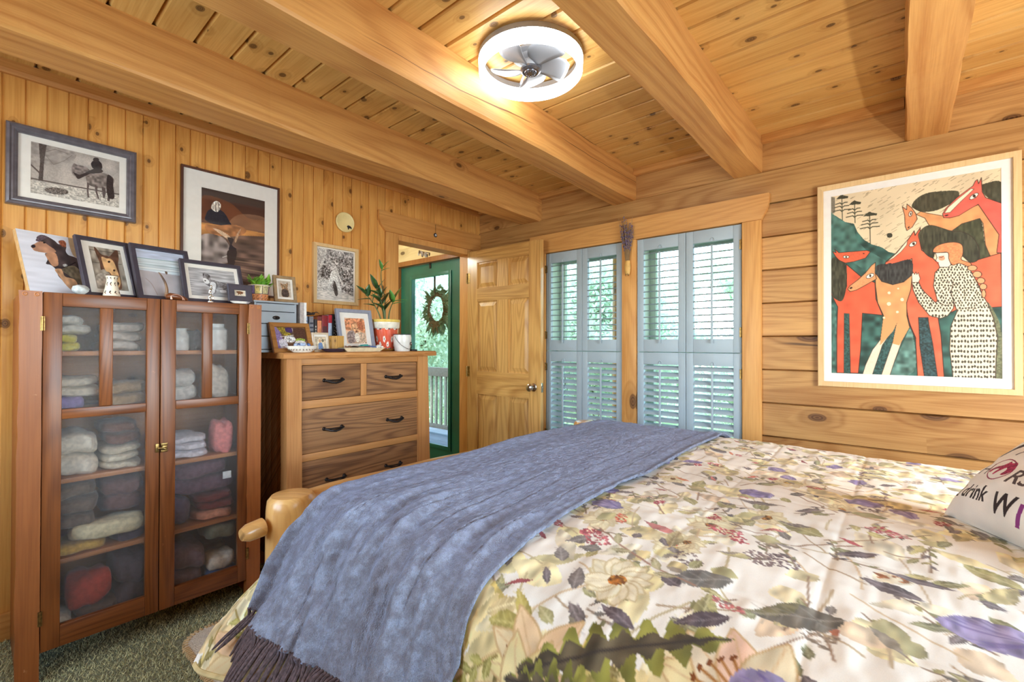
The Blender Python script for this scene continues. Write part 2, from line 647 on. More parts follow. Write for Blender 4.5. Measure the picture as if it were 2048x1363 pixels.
M_trimz = wood('trim_pine_z', C_(220, 164, 96), C_(184, 122, 60), 'z', knots=0.12, grain=0.9, kscale=0.8, streak=0.28)
M_doorz = wood('door_pine_z', C_(222, 174, 104), C_(172, 120, 60), 'z', knots=0.0, grain=0.9, streak=0.42, rough=0.33, coat=0.3)
M_doory = wood('door_pine_y', C_(222, 174, 104), C_(172, 120, 60), 'y', knots=0.0, grain=0.9, streak=0.42, rough=0.33, coat=0.3)
M_hall = wood('hall_pine', C_(236, 218, 172), C_(222, 194, 142), 'y', knots=0.3, grain=0.7, kscale=0.9, streak=0.25)
M_cherry = wood('cabinet_red_wood_z', C_(136, 78, 36), C_(92, 47, 19), 'z', knots=0.0, rough=0.34, grain=1.2, streak=0.4, coat=0.1, wear=C_(190, 120, 76))
M_cherryx = wood('cabinet_red_wood_x', C_(136, 78, 36), C_(92, 47, 19), 'x', knots=0.0, rough=0.34, grain=1.2, streak=0.4, coat=0.1, wear=C_(186, 116, 72))
M_cherryp = wood('cabinet_post_wood', C_(160, 94, 46), C_(126, 68, 32), 'z', knots=0.0, rough=0.36, grain=0.8, streak=0.2, coat=0.1, wear=C_(214, 156, 110))
M_shelf = wood('shelf_wood', C_(196, 130, 78), C_(160, 96, 52), 'x', knots=0.1, streak=0.3)
M_oakz = wood('dresser_post_wood', C_(200, 142, 84), C_(160, 102, 54), 'z', knots=0.08, rough=0.5, grain=0.8, streak=0.25, bump=0.35)
M_oakx = wood('dresser_rail_wood', C_(204, 146, 86), C_(160, 102, 52), 'x', knots=0.08, rough=0.48, grain=0.8, streak=0.3, bump=0.35)
M_barn = wood('barn_board_wood', C_(168, 120, 76), C_(100, 64, 38), 'x', knots=0.16, rough=0.62, grain=1.3, kscale=0.7, streak=0.5, bump=0.6, knotc=(58, 36, 22))
M_bedlog = wood('peeled_log', C_(226, 178, 112), C_(196, 138, 76), 'x', knots=0.12, rough=0.3, grain=0.7, kscale=0.9, streak=0.3, coat=0.4)
M_bedpost = wood('peeled_log_post', C_(224, 176, 108), C_(188, 130, 68), 'z', knots=0.12, rough=0.3, grain=0.7, kscale=0.9, streak=0.3, coat=0.4)
M_lightoak = wood('light_oak_frame', C_(226, 192, 140), C_(204, 164, 110), 'z', knots=0.0, rough=0.5, streak=0.2, grain=1.2)
M_shutter = plain('shutter_paint', C_(168, 182, 190), 0.42, noise=0.015, scale=8, spec=0.4)
M_window = plain('window_paint', C_(196, 208, 192), 0.5, noise=0.02)
M_green = plain('green_door_paint', C_(32, 102, 88), 0.32, noise=0.10, scale=3.0, spec=0.5)
M_iron = plain('black_iron', C_(48, 42, 40), 0.42, metal=0.7, noise=0.15, scale=90, bump=0.3)
M_brass = plain('aged_brass', C_(140, 112, 66), 0.35, metal=0.9, noise=0.2, scale=90)
M_chrome = plain('satin_nickel', C_(196, 188, 178), 0.18, metal=1.0, noise=0.02)
M_glass = thin_glass('clear_glass')
M_pane = thin_glass('window_pane', tint=C_(236, 248, 244))
M_frost = frosted_glass('pebbled_glass')
M_black = plain('black_paint', C_(38, 36, 40), 0.5, noise=0.05)
M_blackframe = plain('black_frame', C_(66, 60, 70), 0.42, noise=0.06)
M_matboard = plain('mat_board', C_(238, 232, 224), 0.85, noise=0.01)
M_paperback = plain('backing_board', C_(120, 96, 70), 0.9)
M_print = painted('printed_paper', 0.6, scale=900)
M_printfab = painted('printed_cotton', 0.85, sheen=0.15, bump=0.15, scale=700)
M_cerprint = painted('painted_ceramic', 0.25, scale=60, coat=0.4)
M_carpet = plain('carpet_pile', C_(128, 132, 104), 0.95, noise=0.28, scale=140, bump=0.9, sheen=0.3)

# ------------------------------------------------------------------ the room shell
YL, XB, CZ = 2.879, 2.92, 2.435
X0, Y0 = -0.92, -1.72
DX0, DX1, DZ = 2.05, 2.82, 2.035       # opening to the hall


def vgroove(mb, a0, a1, lo, hi, front, back, along, g=0.005, d=0.006):
    """one board: face towards smaller 'front' value; along = 'z' (wall_left boards), 'y' (logs) or 'c' (ceiling)"""
    s = 1 if back > front else -1
    prof = [(a0, front + s * d), (a0 + g, front), (a1 - g, front), (a1, front + s * d), (a1, back), (a0, back)]
    if along == 'z':
        mb.prism(prof, lo, hi, 'xy')
    elif along == 'y':
        mb.prism([(f, a) for a, f in prof], lo, hi, 'xz')
    elif along == 'c':
        mb.prism([(a, f) for a, f in prof], lo, hi, 'xz')


# floor
mb = MB()
mb.box(X0 - 0.2, XB + 0.3, Y0 - 0.2, 4.75, -0.06, 0.0)
struct(mb.build('floor', M_carpet))

# left wall: narrow beaded pine boards
mb = MB()
x = 0.0740 - 0.067 * 15
k = 0
while x < XB + 0.02:
    mb.bid = 1 + (k // 2) * 0.731 + (k % 2) * 0.02
    x1 = x + 0.067
    g, d = (0.004, 0.005) if k % 2 else (0.006, 0.007)
    if x1 <= DX0 - 0.02 or x >= DX1 + 0.02:
        vgroove(mb, x, x1, 0, CZ, YL, YL + 0.02, 'z', g, d)
    else:
        vgroove(mb, x, x1, DZ, CZ, YL, YL + 0.02, 'z', g, d)
    x = x1
    k += 1
mb.bid = 0.3
mb.box(X0, DX0, YL + 0.02, 3.0, 0, CZ)
mb.box(DX1, XB + 0.1, YL + 0.02, 3.0, 0, CZ)
mb.box(DX0, DX1, YL + 0.02, 3.0, DZ, CZ)
struct(mb.build('wall_left', M_wallpine, normals=False))

# log wall with the two windows and the outside door
OPEN = [(0.72, 1.368, 0.44, 1.952), (1.482, 2.128, 0.44, 1.952), (3.07, 4.09, -0.1, 2.07)]


def log_pieces(za, zb):
    """y intervals of a log course that are free of openings, with clipped heights"""
    ys = sorted(set([Y0 - 0.2, 4.75] + [o[0] for o in OPEN] + [o[1] for o in OPEN]))
    out = []
    for a, b in zip(ys[:-1], ys[1:]):
        segs = [(za, zb)]
        for o in OPEN:
            if a >= o[0] - 1e-6 and b <= o[1] + 1e-6:
                if o[2] >= zb or o[3] <= za:
                    continue
                segs = []
                if za < o[2]:
                    segs.append((za, o[2]))
                if zb > o[3]:
                    segs.append((o[3], zb))
        for s in segs:
            if out and abs(out[-1][1] - a) < 1e-6 and out[-1][2:] == s:
                out[-1] = (out[-1][0], b) + s
            else:
                out.append((a, b) + s)
    return out


mb = MB()
z = 2.233
k = 0
while z > 0:
    zb, za = z, max(z - 0.188, 0.0)
    mb.bid = 1 + k * 0.617
    for a, b, c0, c1 in log_pieces(za, zb):
        vgroove(mb, c0, c1, a, b, XB, XB + 0.2, 'y', 0.005, 0.018)
    z -= 0.188
    k += 1
mb.bid = 14.2
vgroove(mb, 2.233, CZ, Y0 - 0.2, 4.75, XB + 0.012, XB + 0.2, 'y', 0.003, 0.003)
struct(mb.build('wall_back', M_log, normals=False))

# ceiling boards
mb = MB()
x = XB - 0.131 * 31
k = 0
while x < XB + 0.1:
    mb.bid = 1 + k * 0.531
    vgroove(mb, x, x + 0.131, Y0 - 0.1, YL + 0.01, CZ, CZ + 0.03, 'c', 0.0085, 0.018)
    x += 0.131
    k += 1
mb.box(X0 - 0.2, XB + 0.2, Y0 - 0.2, 4.75, CZ + 0.03, CZ + 0.08)
struct(mb.build('ceiling', M_ceil, normals=False))

# walls behind the camera, each with an added window to house a fill light
def wall_with_added_window(name, axis, pos, lo, hi, w0, w1, z0, z1, th):
    mb = MB()
    def bx(a, b, c, d):
        if axis == 'y':
            mb.box(a, b, min(pos, pos + th), max(pos, pos + th), c, d)
        else:
            mb.box(min(pos, pos + th), max(pos, pos + th), a, b, c, d)
    bx(lo, w0, 0, CZ)
    bx(w1, hi, 0, CZ)
    bx(w0, w1, 0, z0)
    bx(w0, w1, z1, CZ)
    struct(mb.build(name, M_log))
    mf = MB()
    q = pos + th * 0.4
    for a, b, c, d in ((w0, w0 + 0.06, z0, z1), (w1 - 0.06, w1, z0, z1), (w0, w1, z0, z0 + 0.06), (w0, w1, z1 - 0.06, z1), ((w0 + w1) / 2 - 0.03, (w0 + w1) / 2 + 0.03, z0, z1)):
        if axis == 'y':
            mf.box(a, b, q - 0.03, q + 0.03, c, d)
        else:
            mf.box(q - 0.03, q + 0.03, a, b, c, d)
    return mf


e = struct(thing('window_3', 'added unseen window by the bed head, housing a fill light', 'window'))
wall_with_added_window('wall_right', 'y', Y0, X0 - 0.2, XB + 0.2, 0.1, 1.9, 0.8, 2.1, -0.15).build('window_frame', M_window, e)
e = struct(thing('window_4', 'added unseen window facing the log wall, housing a fill light', 'window'))
wall_with_added_window('wall_near', 'x', X0, Y0 - 0.2, YL + 0.1, 0.92, 2.2, 0.85, 2.1, -0.15).build('window_frame', M_window, e)

# crown strip of the left wall, baseboard, strip over the log wall
mb = MB()
mb.prism([(YL - 0.018, 2.382), (YL, 2.382), (YL, CZ), (YL - 0.03, CZ), (YL - 0.026, 2.40)], X0, XB, 'yz')
struct(mb.build('trim_1', M_trimx))
mb = MB()
mb.box(X0, DX0 - 0.11, YL - 0.018, YL, 0, 0.115, 0.004)
struct(mb.build('baseboard_left', M_trimx))
BEAMS = [(2.222, 2.292, 0.205), (1.47, 1.47, 0.165), (0.686, 0.686, 0.15), (-0.088, -0.088, 0.152), (-0.87, -0.87, 0.15)]
mb = MB()
edges = [YL - 0.02] + sum([[b[1] + b[2] / 2 + 0.002, b[1] - b[2] / 2 - 0.002] for b in BEAMS], []) + [Y0]
for i in range(0, len(edges), 2):
    mb.bid = 1 + i * 0.7
    mb.box(XB - 0.032, XB + 0.012, edges[i + 1], edges[i], 2.392, CZ, 0.003)
struct(mb.build('trim_2', M_trimy))

# added unseen slabs that keep the sun out of the added windows
mb = MB()
mb.box(-3.0, X0 - 0.15, Y0 - 0.3, YL + 0.3, 2.50, 2.62)
mb.box(X0 - 0.3, XB + 0.3, Y0 - 2.2, Y0 - 0.15, 2.50, 2.62)
struct(mb.build('added_sun_block', M_beam))

# beams
bl = ['timber ceiling beam nearest the pictured left wall', 'timber ceiling beam between the left-hand beam and the ring light', 'timber ceiling beam just past the ring light, ending above the right window', 'timber ceiling beam at the right, ending beside the top of the large art print', 'timber ceiling beam over the bed head, nearest the head wall']
for i, (ya, yb, w) in enumerate(BEAMS):
    bm_ = MB()
    bm_.bid = 2.3 + i * 1.37
    n = 26
    # rough sawn: cross section with eased arrises, wandering a little along the length
    sec = [(-.5, 0.0), (-.5, 0.94), (-.47, 1.0), (.47, 1.0), (.5, 0.94), (.5, 0.0)]
    vs = []
    rr = random.Random(40 + i)
    ph = [rr.uniform(0, 6) for _ in range(6)]
    for k in range(n + 1):
        t = k / n
        xx = X0 - 0.02 + t * (XB + 0.02 - X0 + 0.02)
        yc = ya + (yb - ya) * max(0, xx / XB)
        for j, (a, b) in enumerate(sec):
            wob = 0.003 * sin(xx * 5 + ph[j]) + 0.002 * sin(xx * 13 + ph[-j])
            zz = CZ - b * 0.208 + (0.004 * sin(xx * 4 + ph[j]) if b > 0.5 else 0)
            vs.append((xx, yc + a * w + wob, zz))
    m = len(sec)
    fs = [(k * m + j, k * m + j + 1, (k + 1) * m + j + 1, (k + 1) * m + j) for k in range(n) for j in range(m - 1)]
    fs += [tuple(range(m)), tuple(n * m + j for j in range(m - 1, -1, -1))]
    bm_.add(vs, fs, False)
    o = bm_.build('ceiling_beam', M_beam, at=(X0, ya, CZ - 0.2))
    tag(o, bl[i], 'beam', 'ceiling beams')

# ------------------------------------------------------------------ doorway to the hall
mb = MB()
mb.prism([(1.882, 2.212), (1.882, 2.15), (1.9, 2.11), (1.935, 2.072), (1.945, 2.066), (XB, 2.066), (XB, 2.212)], YL - 0.022, YL, 'xz')
struct(mb.build('trim_3', M_trimx))
mb = MB()
mb.box(1.946, DX0, YL - 0.016, YL, 0, 2.066, 0.003)
struct(mb.build('trim_4', M_trimz))
mb = MB()       # jambs and head
mb.box(DX0 - 0.004, DX0 + 0.012, YL - 0.004, 3.004, 0, DZ)
mb.box(DX1 - 0.012, DX1 + 0.004, YL - 0.004, 3.004, 0, DZ)
mb.box(DX0, DX1, YL - 0.004, 3.004, DZ - 0.012, DZ + 0.034)
mb.box(DX1 + 0.004, XB, YL - 0.014, YL, 0, 2.066)
struct(mb.build('trim_5', M_trimz))

# the hall beyond
mb = MB()
mb.box(0.9, 1.0, 3.0, 4.75, 0, CZ)
struct(mb.build('wall_hall_side', M_hall))
mb = MB()
mb.box(0.9, XB, 4.6, 4.75, 0, CZ)
struct(mb.build('wall_hall_end', M_hall))
mb = MB()       # light pine lining over the outside door
for i, (a, b) in enumerate(((2.085, 2.235), (2.235, CZ - 0.002))):
    mb.bid = 1 + i * 0.83
    vgroove(mb, a, b, 3.0, 4.6, XB - 0.016, XB + 0.005, 'y', 0.005, 0.006)
mb.bid = 3.1
mb.box(XB - 0.016, XB + 0.005, 4.15, 4.6, 0, 2.085)
struct(mb.build('wall_hall_outer', M_hall))
mb = MB()
for i in range(16):
    mb.bid = 1 + i * 0.83
    vgroove(mb, 0.9 + i * 0.131, 1.031 + i * 0.131, 3.0, 4.6, CZ - 0.006, CZ, 'c', 0.004, 0.005)
struct(mb.build('ceiling_hall', M_hall))
mb = MB()
mb.box(XB - 0.03, XB + 0.03, 4.06, 4.15, 0, 2.09, 0.004)
mb.box(XB - 0.03, XB + 0.03, 3.01, 4.15, 2.05, 2.10, 0.004)
mb.box(XB - 0.03, XB + 0.03, 3.005, 3.09, 0, 2.05, 0.004)
struct(mb.build('trim_6', wood('dark_casing', C_(160, 108, 60), C_(124, 76, 38), 'z', knots=0.1, streak=0.25)))

# ------------------------------------------------------------------ pine six-panel door, standing open
d1 = struct(thing('door_1', 'varnished pine six-panel door standing open against the log wall', 'door', (2.774, 2.869, 0.012)))
mb = MB()
ww, hh, tt = 0.79, 2.028, 0.035      # width runs towards -y
rows = [(0.20, 0.815), (1.005, 1.595), (1.705, 1.925)]
cols_ = [(0.115, 0.345), (0.465, 0.675)]
def dbox(a0, a1, z0, z1, x0=0.0, x1=tt):
    mb.box(x0, x1, -a1, -a0, z0, z1)
mb.mat = 0
mb.bid = 1.0; dbox(0, 0.115, 0, hh)
mb.bid = 2.3; dbox(0.675, ww, 0, hh)
zs = [0] + [v for r in rows for v in r] + [hh]
mb.mat = 1
for i in range(0, len(zs), 2):
    mb.bid = 3.1 + i * 0.77
    dbox(0.115, 0.675, zs[i], zs[i + 1])
mb.mat = 0
for i, (z0, z1) in enumerate(rows):
    mb.bid = 5.2 + i * 0.6
    dbox(0.345, 0.465, z0, z1)
    for j, (a0, a1) in enumerate(cols_):
        mb.bid = 8.1 + i * 1.3 + j * 0.57
        # recessed panel with a raised, bevelled field on both faces
        for s in (0, 1):
            f0 = 0.013 if s == 0 else tt - 0.013
            f1 = 0.003 if s == 0 else tt - 0.003
            b1, b2 = 0.012, 0.042
            q = [(f0, -a0, z0), (f0, -a1, z0), (f0, -a1, z1), (f0, -a0, z1)]
            r = [(f0, -a0 - b1, z0 + b1), (f0, -a1 + b1, z0 + b1), (f0, -a1 + b1, z1 - b1), (f0, -a0 - b1, z1 - b1)]
            t = [(f1, -a0 - b2, z0 + b2), (f1, -a1 + b2, z0 + b2), (f1, -a1 + b2, z1 - b2), (f1, -a0 - b2, z1 - b2)]
            vs = q + r + t
            fs = [(k, (k + 1) % 4, 4 + (k + 1) % 4, 4 + k) for k in range(4)] + [(4 + k, 4 + (k + 1) % 4, 8 + (k + 1) % 4, 8 + k) for k in range(4)] + [(8, 9, 10, 11)]
            mb.add(vs, fs)
mb.build('door_leaf', [M_doorz, M_doory], d1)
mb = MB()
for s in (-1,):
    Mx = T(0, -0.724, 0.906) @ Ry(-90)
    mb.lathe([(0.0, 0), (0.031, 0.0), (0.032, 0.006), (0.014, 0.012), (0.012, 0.03), (0.022, 0.036), (0.030, 0.048), (0.028, 0.060), (0.016, 0.068), (0, 0.069)], M=Mx, n=24)
lab(mb.build('door_knob', M_chrome, d1), 'polished metal round knob')
mb = MB()
mb.box(0.006, 0.029, -0.7925, -0.7895, 0.87, 0.94, 0.001)
mb.tube([(0.0175, -0.79, 0.906), (0.0175, -0.798, 0.906)], 0.007, 10)
mb.build('latch_plate', M_chrome, d1)
for zz in (0.2, 1.0, 1.8):
    mb = MB()
    mb.tube([(-0.004, 0.004, zz - 0.045), (-0.004, 0.004, zz + 0.045)], 0.006, 10)
    mb.box(-0.001, 0.002, -0.03, 0.0, zz - 0.044, zz + 0.044)
    mb.build('hinge', M_brass, d1)

# ------------------------------------------------------------------ green outside door with a long pane
d2 = struct(thing('door_2', 'dark green outside door with a tall glass pane', 'door', (2.945, 3.09, 0.0)))
mb = MB()
W2, H2 = 0.965, 2.047
ga, gb, gz0, gz1 = 0.197, 0.785, 0.255, 1.925
mb.box(0, 0.045, 0, ga, 0, H2)
mb.box(0, 0.045, gb, W2, 0, H2)
mb.box(0, 0.045, ga, gb, 0, gz0)
mb.box(0, 0.045, ga, gb, gz1, H2)
mb.build('door_leaf', M_green, d2)
mb = MB()
for (a, b, c, d) in ((ga - 0.025, ga + 0.014, gz0 - 0.025, gz1 + 0.025), (gb - 0.014, gb + 0.025, gz0 - 0.025, gz1 + 0.025)):
    mb.box(-0.012, 0.0, a, b, c, d, 0.004)
for (c, d) in ((gz0 - 0.025, gz0 + 0.014), (gz1 - 0.014, gz1 + 0.025)):
    mb.box(-0.012, 0.0, ga + 0.013, gb - 0.013, c, d, 0.004)
mb.build('glazing_bead', M_green, d2)
mb = MB()
mb.box(0.018, 0.026, ga, gb, gz0, gz1)
mb.build('glass_pane', M_pane, d2)
# ------------------------------------------------------------------ windows, casing and shutters
for wi, (a, b) in enumerate(((0.72, 1.368), (1.482, 2.128))):
    w = struct(thing('window_%d' % (wi + 1), 'double-hung window behind the %s shutters' % ('right-hand' if wi == 0 else 'left-hand'), 'window', (XB + 0.11, (a + b) / 2, 0.44)))
    mb = MB()
    h = (b - a) / 2
    hz = 1.512
    # jamb liner
    for s in (-1, 1):
        mb.box(-0.11, 0.09, min(s * h, s * (h - 0.012)), max(s * h, s * (h - 0.012)), 0, hz)
    mb.box(-0.11, 0.09, -h, h, hz - 0.012, hz)
    mb.box(-0.11, 0.11, -h, h, 0, 0.014)
    mb.build('jamb_liner', M_window, w)
    for nm, x0, z0, z1 in (('lower_sash', 0.02, 0.014, 0.78), ('upper_sash', 0.055, 0.73, hz - 0.012)):
        mb = MB()
        g = h - 0.012
        mb.box(x0, x0 + 0.034, -g, -g + 0.045, z0, z1, 0.003)
        mb.box(x0, x0 + 0.034, g - 0.045, g, z0, z1, 0.003)
        mb.box(x0, x0 + 0.034, -g + 0.045, g - 0.045, z0, z0 + 0.05, 0.003)
        mb.box(x0, x0 + 0.034, -g + 0.045, g - 0.045, z1 - 0.05, z1, 0.003)
        s = mb.build(nm, M_window, w)
        mb = MB()
        mb.box(x0 + 0.015, x0 + 0.02, -g + 0.04, g - 0.04, z0 + 0.045, z1 - 0.045)
        mb.build('glass_pane', M_pane, s)

mb = MB()   # head casing with clipped ends
for_h = [(0.57, 2.101), (0.57, 2.05), (0.582, 2.01), (0.61, 1.957), (2.24, 1.957), (2.268, 2.01), (2.28, 2.05), (2.28, 2.101)]
mb.prism(for_h, XB - 0.026, XB, 'yz')
struct(mb.build('trim_7', M_trimy))
mb = MB(); mb.box(XB - 0.02, XB, 0.611, 0.712, 0.33, 1.957, 0.003)
struct(mb.build('trim_8', M_trimz))
mb = MB(); mb.bid = 4.4; mb.box(XB - 0.02, XB + 0.02, 1.374, 1.476, 0.33, 1.957, 0.003)
struct(mb.build('trim_9', M_trimz))
mb = MB(); mb.bid = 2.2; mb.box(XB - 0.02, XB, 2.134, 2.235, 0.33, 1.957, 0.003)
struct(mb.build('trim_10', M_trimz))
mb = MB(); mb.bid = 3.2; mb.box(XB - 0.035, XB + 0.02, 0.60, 2.25, 0.40, 0.436, 0.004)
struct(mb.build('trim_11', M_trimy))

# shutters: local y from 0 (edge nearest the art print) to W, local z from 0
SW, SH = 0.3265, 0.755


def make_shutter(tilt):
    t = thing('shutter_panel', 'x', 'shutter')
    st, rb, rt, th = 0.047, 0.082, 0.078, 0.026
    mb = MB()
    mb.box(0, th, 0.001, st, 0, SH, 0.003)
    mb.box(0, th, SW - st, SW - 0.001, 0, SH, 0.003)
    mb.box(0, th, st, SW - st, 0, rb, 0.002)
    mb.box(0, th, st, SW - st, SH - rt, SH, 0.002)
    for yy in (0.006, SW - 0.009):
        mb.box(-0.0015, 0.002, yy, yy + 0.003, 0.004, SH - 0.004)
    mb.build('shutter_frame', M_shutter, t)
    mb = MB()
    n = 14
    p = (SH - rb - rt) / n
    for i in range(n):
        zc = rb + p * (i + 0.5)
        Mx = T(th / 2, SW / 2, zc) @ Ry(tilt)
        w2 = SW / 2 - st - 0.001
        sec = [(-0.021, 0), (-0.012, 0.0032), (0, 0.004), (0.012, 0.0032), (0.021, 0), (0.012, -0.0032), (0, -0.004), (-0.012, -0.0032)]
        vs = [Mx @ Vector((a, yy, b)) for yy in (-w2, w2) for a, b in sec]
        fs = [(j, (j + 1) % 8, 8 + (j + 1) % 8, 8 + j) for j in range(8)] + [tuple(range(7, -1, -1)), tuple(range(8, 16))]
        mb.add(vs, fs, True)
    mb.build('louvers', M_shutter, t)
    mb = MB()
    dx = th / 2 - 0.021 * cos(R_(tilt)) - 0.008
    dz = 0.021 * sin(R_(tilt))
    mb.box(dx - 0.004, dx + 0.005, SW / 2 - 0.006, SW / 2 + 0.006, rb - 0.022 + dz, SH - rt - 0.02 + dz, 0.002)
    for i in range(n):
        zc = rb + p * (i + 0.5) + dz
        mb.tube([(dx + 0.004, SW / 2, zc - 0.003), (dx + 0.010, SW / 2, zc)], 0.0012, 6)
    mb.build('tilt_rod', M_shutter, t)
    mb = MB()    # the little notch the rod closes into
    mb.tube([(-0.002, SW / 2 + 0.011 * cos(a), SH - rt + 0.004 + 0.019 * sin(a)) for a in np.linspace(0, pi, 9)], 0.003, 6)
    mb.build('rod_notch', M_shutter, t)
    return t


up = make_shutter(-9)
lo = make_shutter(-38)
ORD = ['rightmost', 'second from the right', 'third from the right', 'leftmost']
first = {0: True, 1: True}
hung = []
for row, (proto, z0) in enumerate(((up, 1.1975), (lo, 0.438))):
    for i, y0 in enumerate((0.7165, 1.0430, 1.4775, 1.8040)):
        o = proto if first[row] else copy_tree(proto)
        first[row] = False
        o.location = (XB - 0.006, y0, z0)
        tag(o, 'pale grey louvered shutter panel, %s of the %s row' % (ORD[i], 'upper' if row == 0 else 'lower'), 'shutter', 'window shutter panels')
        hung.append((o, i))
for o, i in hung:
    if i in (0, 3):
        for zz in (0.12, SH - 0.12):
            mb = MB()
            yy = -0.001 if i == 0 else SW + 0.001
            mb.tube([(-0.006, yy, zz - 0.03), (-0.006, yy, zz + 0.03)], 0.005, 8)
            mb.box(-0.004, -0.001, min(yy, yy + (0.012 if i == 0 else -0.012)), max(yy, yy + (0.012 if i == 0 else -0.012)), zz - 0.028, zz + 0.028)
            lab(mb.build('hinge', M_brass, o), 'small brass hinge')

# ------------------------------------------------------------------ outside: porch and trees
M_deck = wood('deck_boards', C_(138, 142, 154), C_(108, 110, 120), 'y', knots=0.0, rough=0.7, streak=0.2, var=0.2)
M_rail = plain('rail_stain', C_(112, 92, 80), 0.6, noise=0.1)
M_balus = plain('baluster_stain', C_(142, 128, 114), 0.6, noise=0.1)
mb = MB()
x = XB + 0.2
i = 0
while x < 4.85:
    mb.bid = 1 + i * 0.61
    mb.box(x, x + 0.135, -3.5, 8.5, -0.14, -0.10)
    x += 0.14
    i += 1
struct(mb.build('porch_deck', M_deck))
mb = MB()
mb.box(XB + 0.05, 5.3, -4, 9, 2.62, 2.70)
mb.box(5.22, 5.32, -4, 9, 2.45, 2.70)
struct(mb.build('porch_roof', M_rail))
e = thing('porch_railing', 'brown porch railing with slim balusters, outside the green door', 'railing', (4.6, 5.4, -0.1))
for nm, z0, z1, w in (('top_rail', 0.86, 0.99, 0.045), ('bottom_rail', 0.07, 0.13, 0.03)):
    mb = MB(); mb.box(-w, w, -2.3, 2.3, z0, z1, 0.004); mb.build(nm, M_rail, e)
bme = None
for k in range(42):
    y = -2.25 + k * 0.109
    if bme is None:
        mb = MB(); mb.box(-0.017, 0.017, -0.017, 0.017, 0.13, 0.86)
        bme = mb.build('baluster', M_balus, e)
        bme.location = (0, y, 0)
    else:
        c = bme.copy(); COL.objects.link(c); c.parent = e; c.location = (0, y, 0)
for nm, y, l in (('porch_post', 2.45, 'log porch post seen through the left-hand window'), ('porch_post', 6.6, 'porch post beyond the green door')):
    mb = MB()
    mb.tube([(0, 0, 0), (0.004, 0, 1.2), (0, 0, 2.72)], [0.095, 0.09, 0.088], 16)
    o = mb.build(nm, M_trimz); o.location = (4.78, y, -0.1)
    tag(o, l, 'post', 'porch posts')

N = NT('leaves')
tc = N.n('TexCoord').outputs['Object']
nz = N.n('TexNoise', {'Vector': tc, 'Scale': 1.3, 'Detail': 3.0}).outputs[0]
oi = N.n('ObjectInfo').outputs['Random']
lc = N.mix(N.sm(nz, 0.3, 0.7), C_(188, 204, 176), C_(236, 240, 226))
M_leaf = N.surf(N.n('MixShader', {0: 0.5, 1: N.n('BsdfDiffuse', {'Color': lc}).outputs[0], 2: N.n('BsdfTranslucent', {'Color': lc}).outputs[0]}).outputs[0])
M_bark = plain('bark', C_(110, 98, 86), 0.9, noise=0.2, scale=12, bump=0.6)
M_grass = plain('lawn', C_(140, 160, 104), 0.95, noise=0.2, scale=2)
mb = MB()
mb.box(XB + 0.1, 40, -25, 40, -2.1, -2.0)
struct(mb.build('ground', M_grass))


def crown_mesh(seed, n, R, leaf):
    r = np.random.RandomState(seed)
    nc = 70
    cen = r.normal(size=(nc, 3))
    cen /= np.linalg.norm(cen, axis=1)[:, None]
    cen *= (r.rand(nc, 1) ** 0.4) * np.array(R)
    idx = r.randint(nc, size=n)
    pos = cen[idx] + r.normal(size=(n, 3)) * np.array([0.34, 0.34, 0.34])
    u = r.normal(size=(n, 3)); u /= np.linalg.norm(u, axis=1)[:, None]
    v = np.cross(u, r.normal(size=(n, 3))); v /= np.linalg.norm(v, axis=1)[:, None]
    s = leaf * (0.6 + 0.8 * r.rand(n, 1))
    P = np.stack([pos - u * s, pos + v * s * 0.45, pos + u * s, pos - v * s * 0.45], 1).reshape(-1, 3)
    me = bpy.data.meshes.new('foliage')
    me.vertices.add(4 * n); me.vertices.foreach_set('co', P.astype(np.float32).reshape(-1))
    me.loops.add(4 * n); me.loops.foreach_set('vertex_index', np.arange(4 * n, dtype=np.int32))
    me.polygons.add(n)
    me.polygons.foreach_set('loop_start', (np.arange(n) * 4).astype(np.int32))
    me.polygons.foreach_set('loop_total', np.full(n, 4, np.int32))
    me.materials.append(M_leaf)
    me.update(calc_edges=True)
    return me


CR = [crown_mesh(3, 24000, (1.35, 1.35, 2.2), 0.06), crown_mesh(5, 24000, (1.45, 1.45, 1.9), 0.065)]
bk = bpy.data.objects.new('woodland_foliage', crown_mesh(8, 60000, (1.6, 11.0, 3.4), 0.085)); COL.objects.link(bk)
bk.location = (18.0, 4.5, 1.2)
tag(bk, 'pale leafy woods far behind the porch', 'foliage'); bk['kind'] = 'stuff'
mb = MB(); mb.tube([(0, 0, 0), (0.1, 0.05, 2.0), (0.0, 0.1, 4.0)], [0.17, 0.13, 0.08], 10)
trunk0 = mb.build('trunk', M_bark)
trees = [(7.3, 0.0, 0), (8.4, 4.7, 1), (7.4, 9.2, 0), (11.4, 2.0, 1), (11.6, 7.2, 0), (11.8, 12.0, 1), (11.4, -3.4, 0)]
for i, (x, y, k) in enumerate(trees):
    e = thing('tree', 'pale leafy tree beyond the porch, seen through the windows and door glass', 'tree', (x, y, -2.0), (0, 0, i * 1.1), 'trees beyond the porch')
    f = bpy.data.objects.new('foliage', CR[k]); COL.objects.link(f); f.parent = e; f.location = (0, 0, 3.2 if i % 3 else 2.3)
    f['kind'] = 'stuff'
    if i == 0:
        trunk0.parent = e
    else:
        c = trunk0.copy(); COL.objects.link(c); c.parent = e
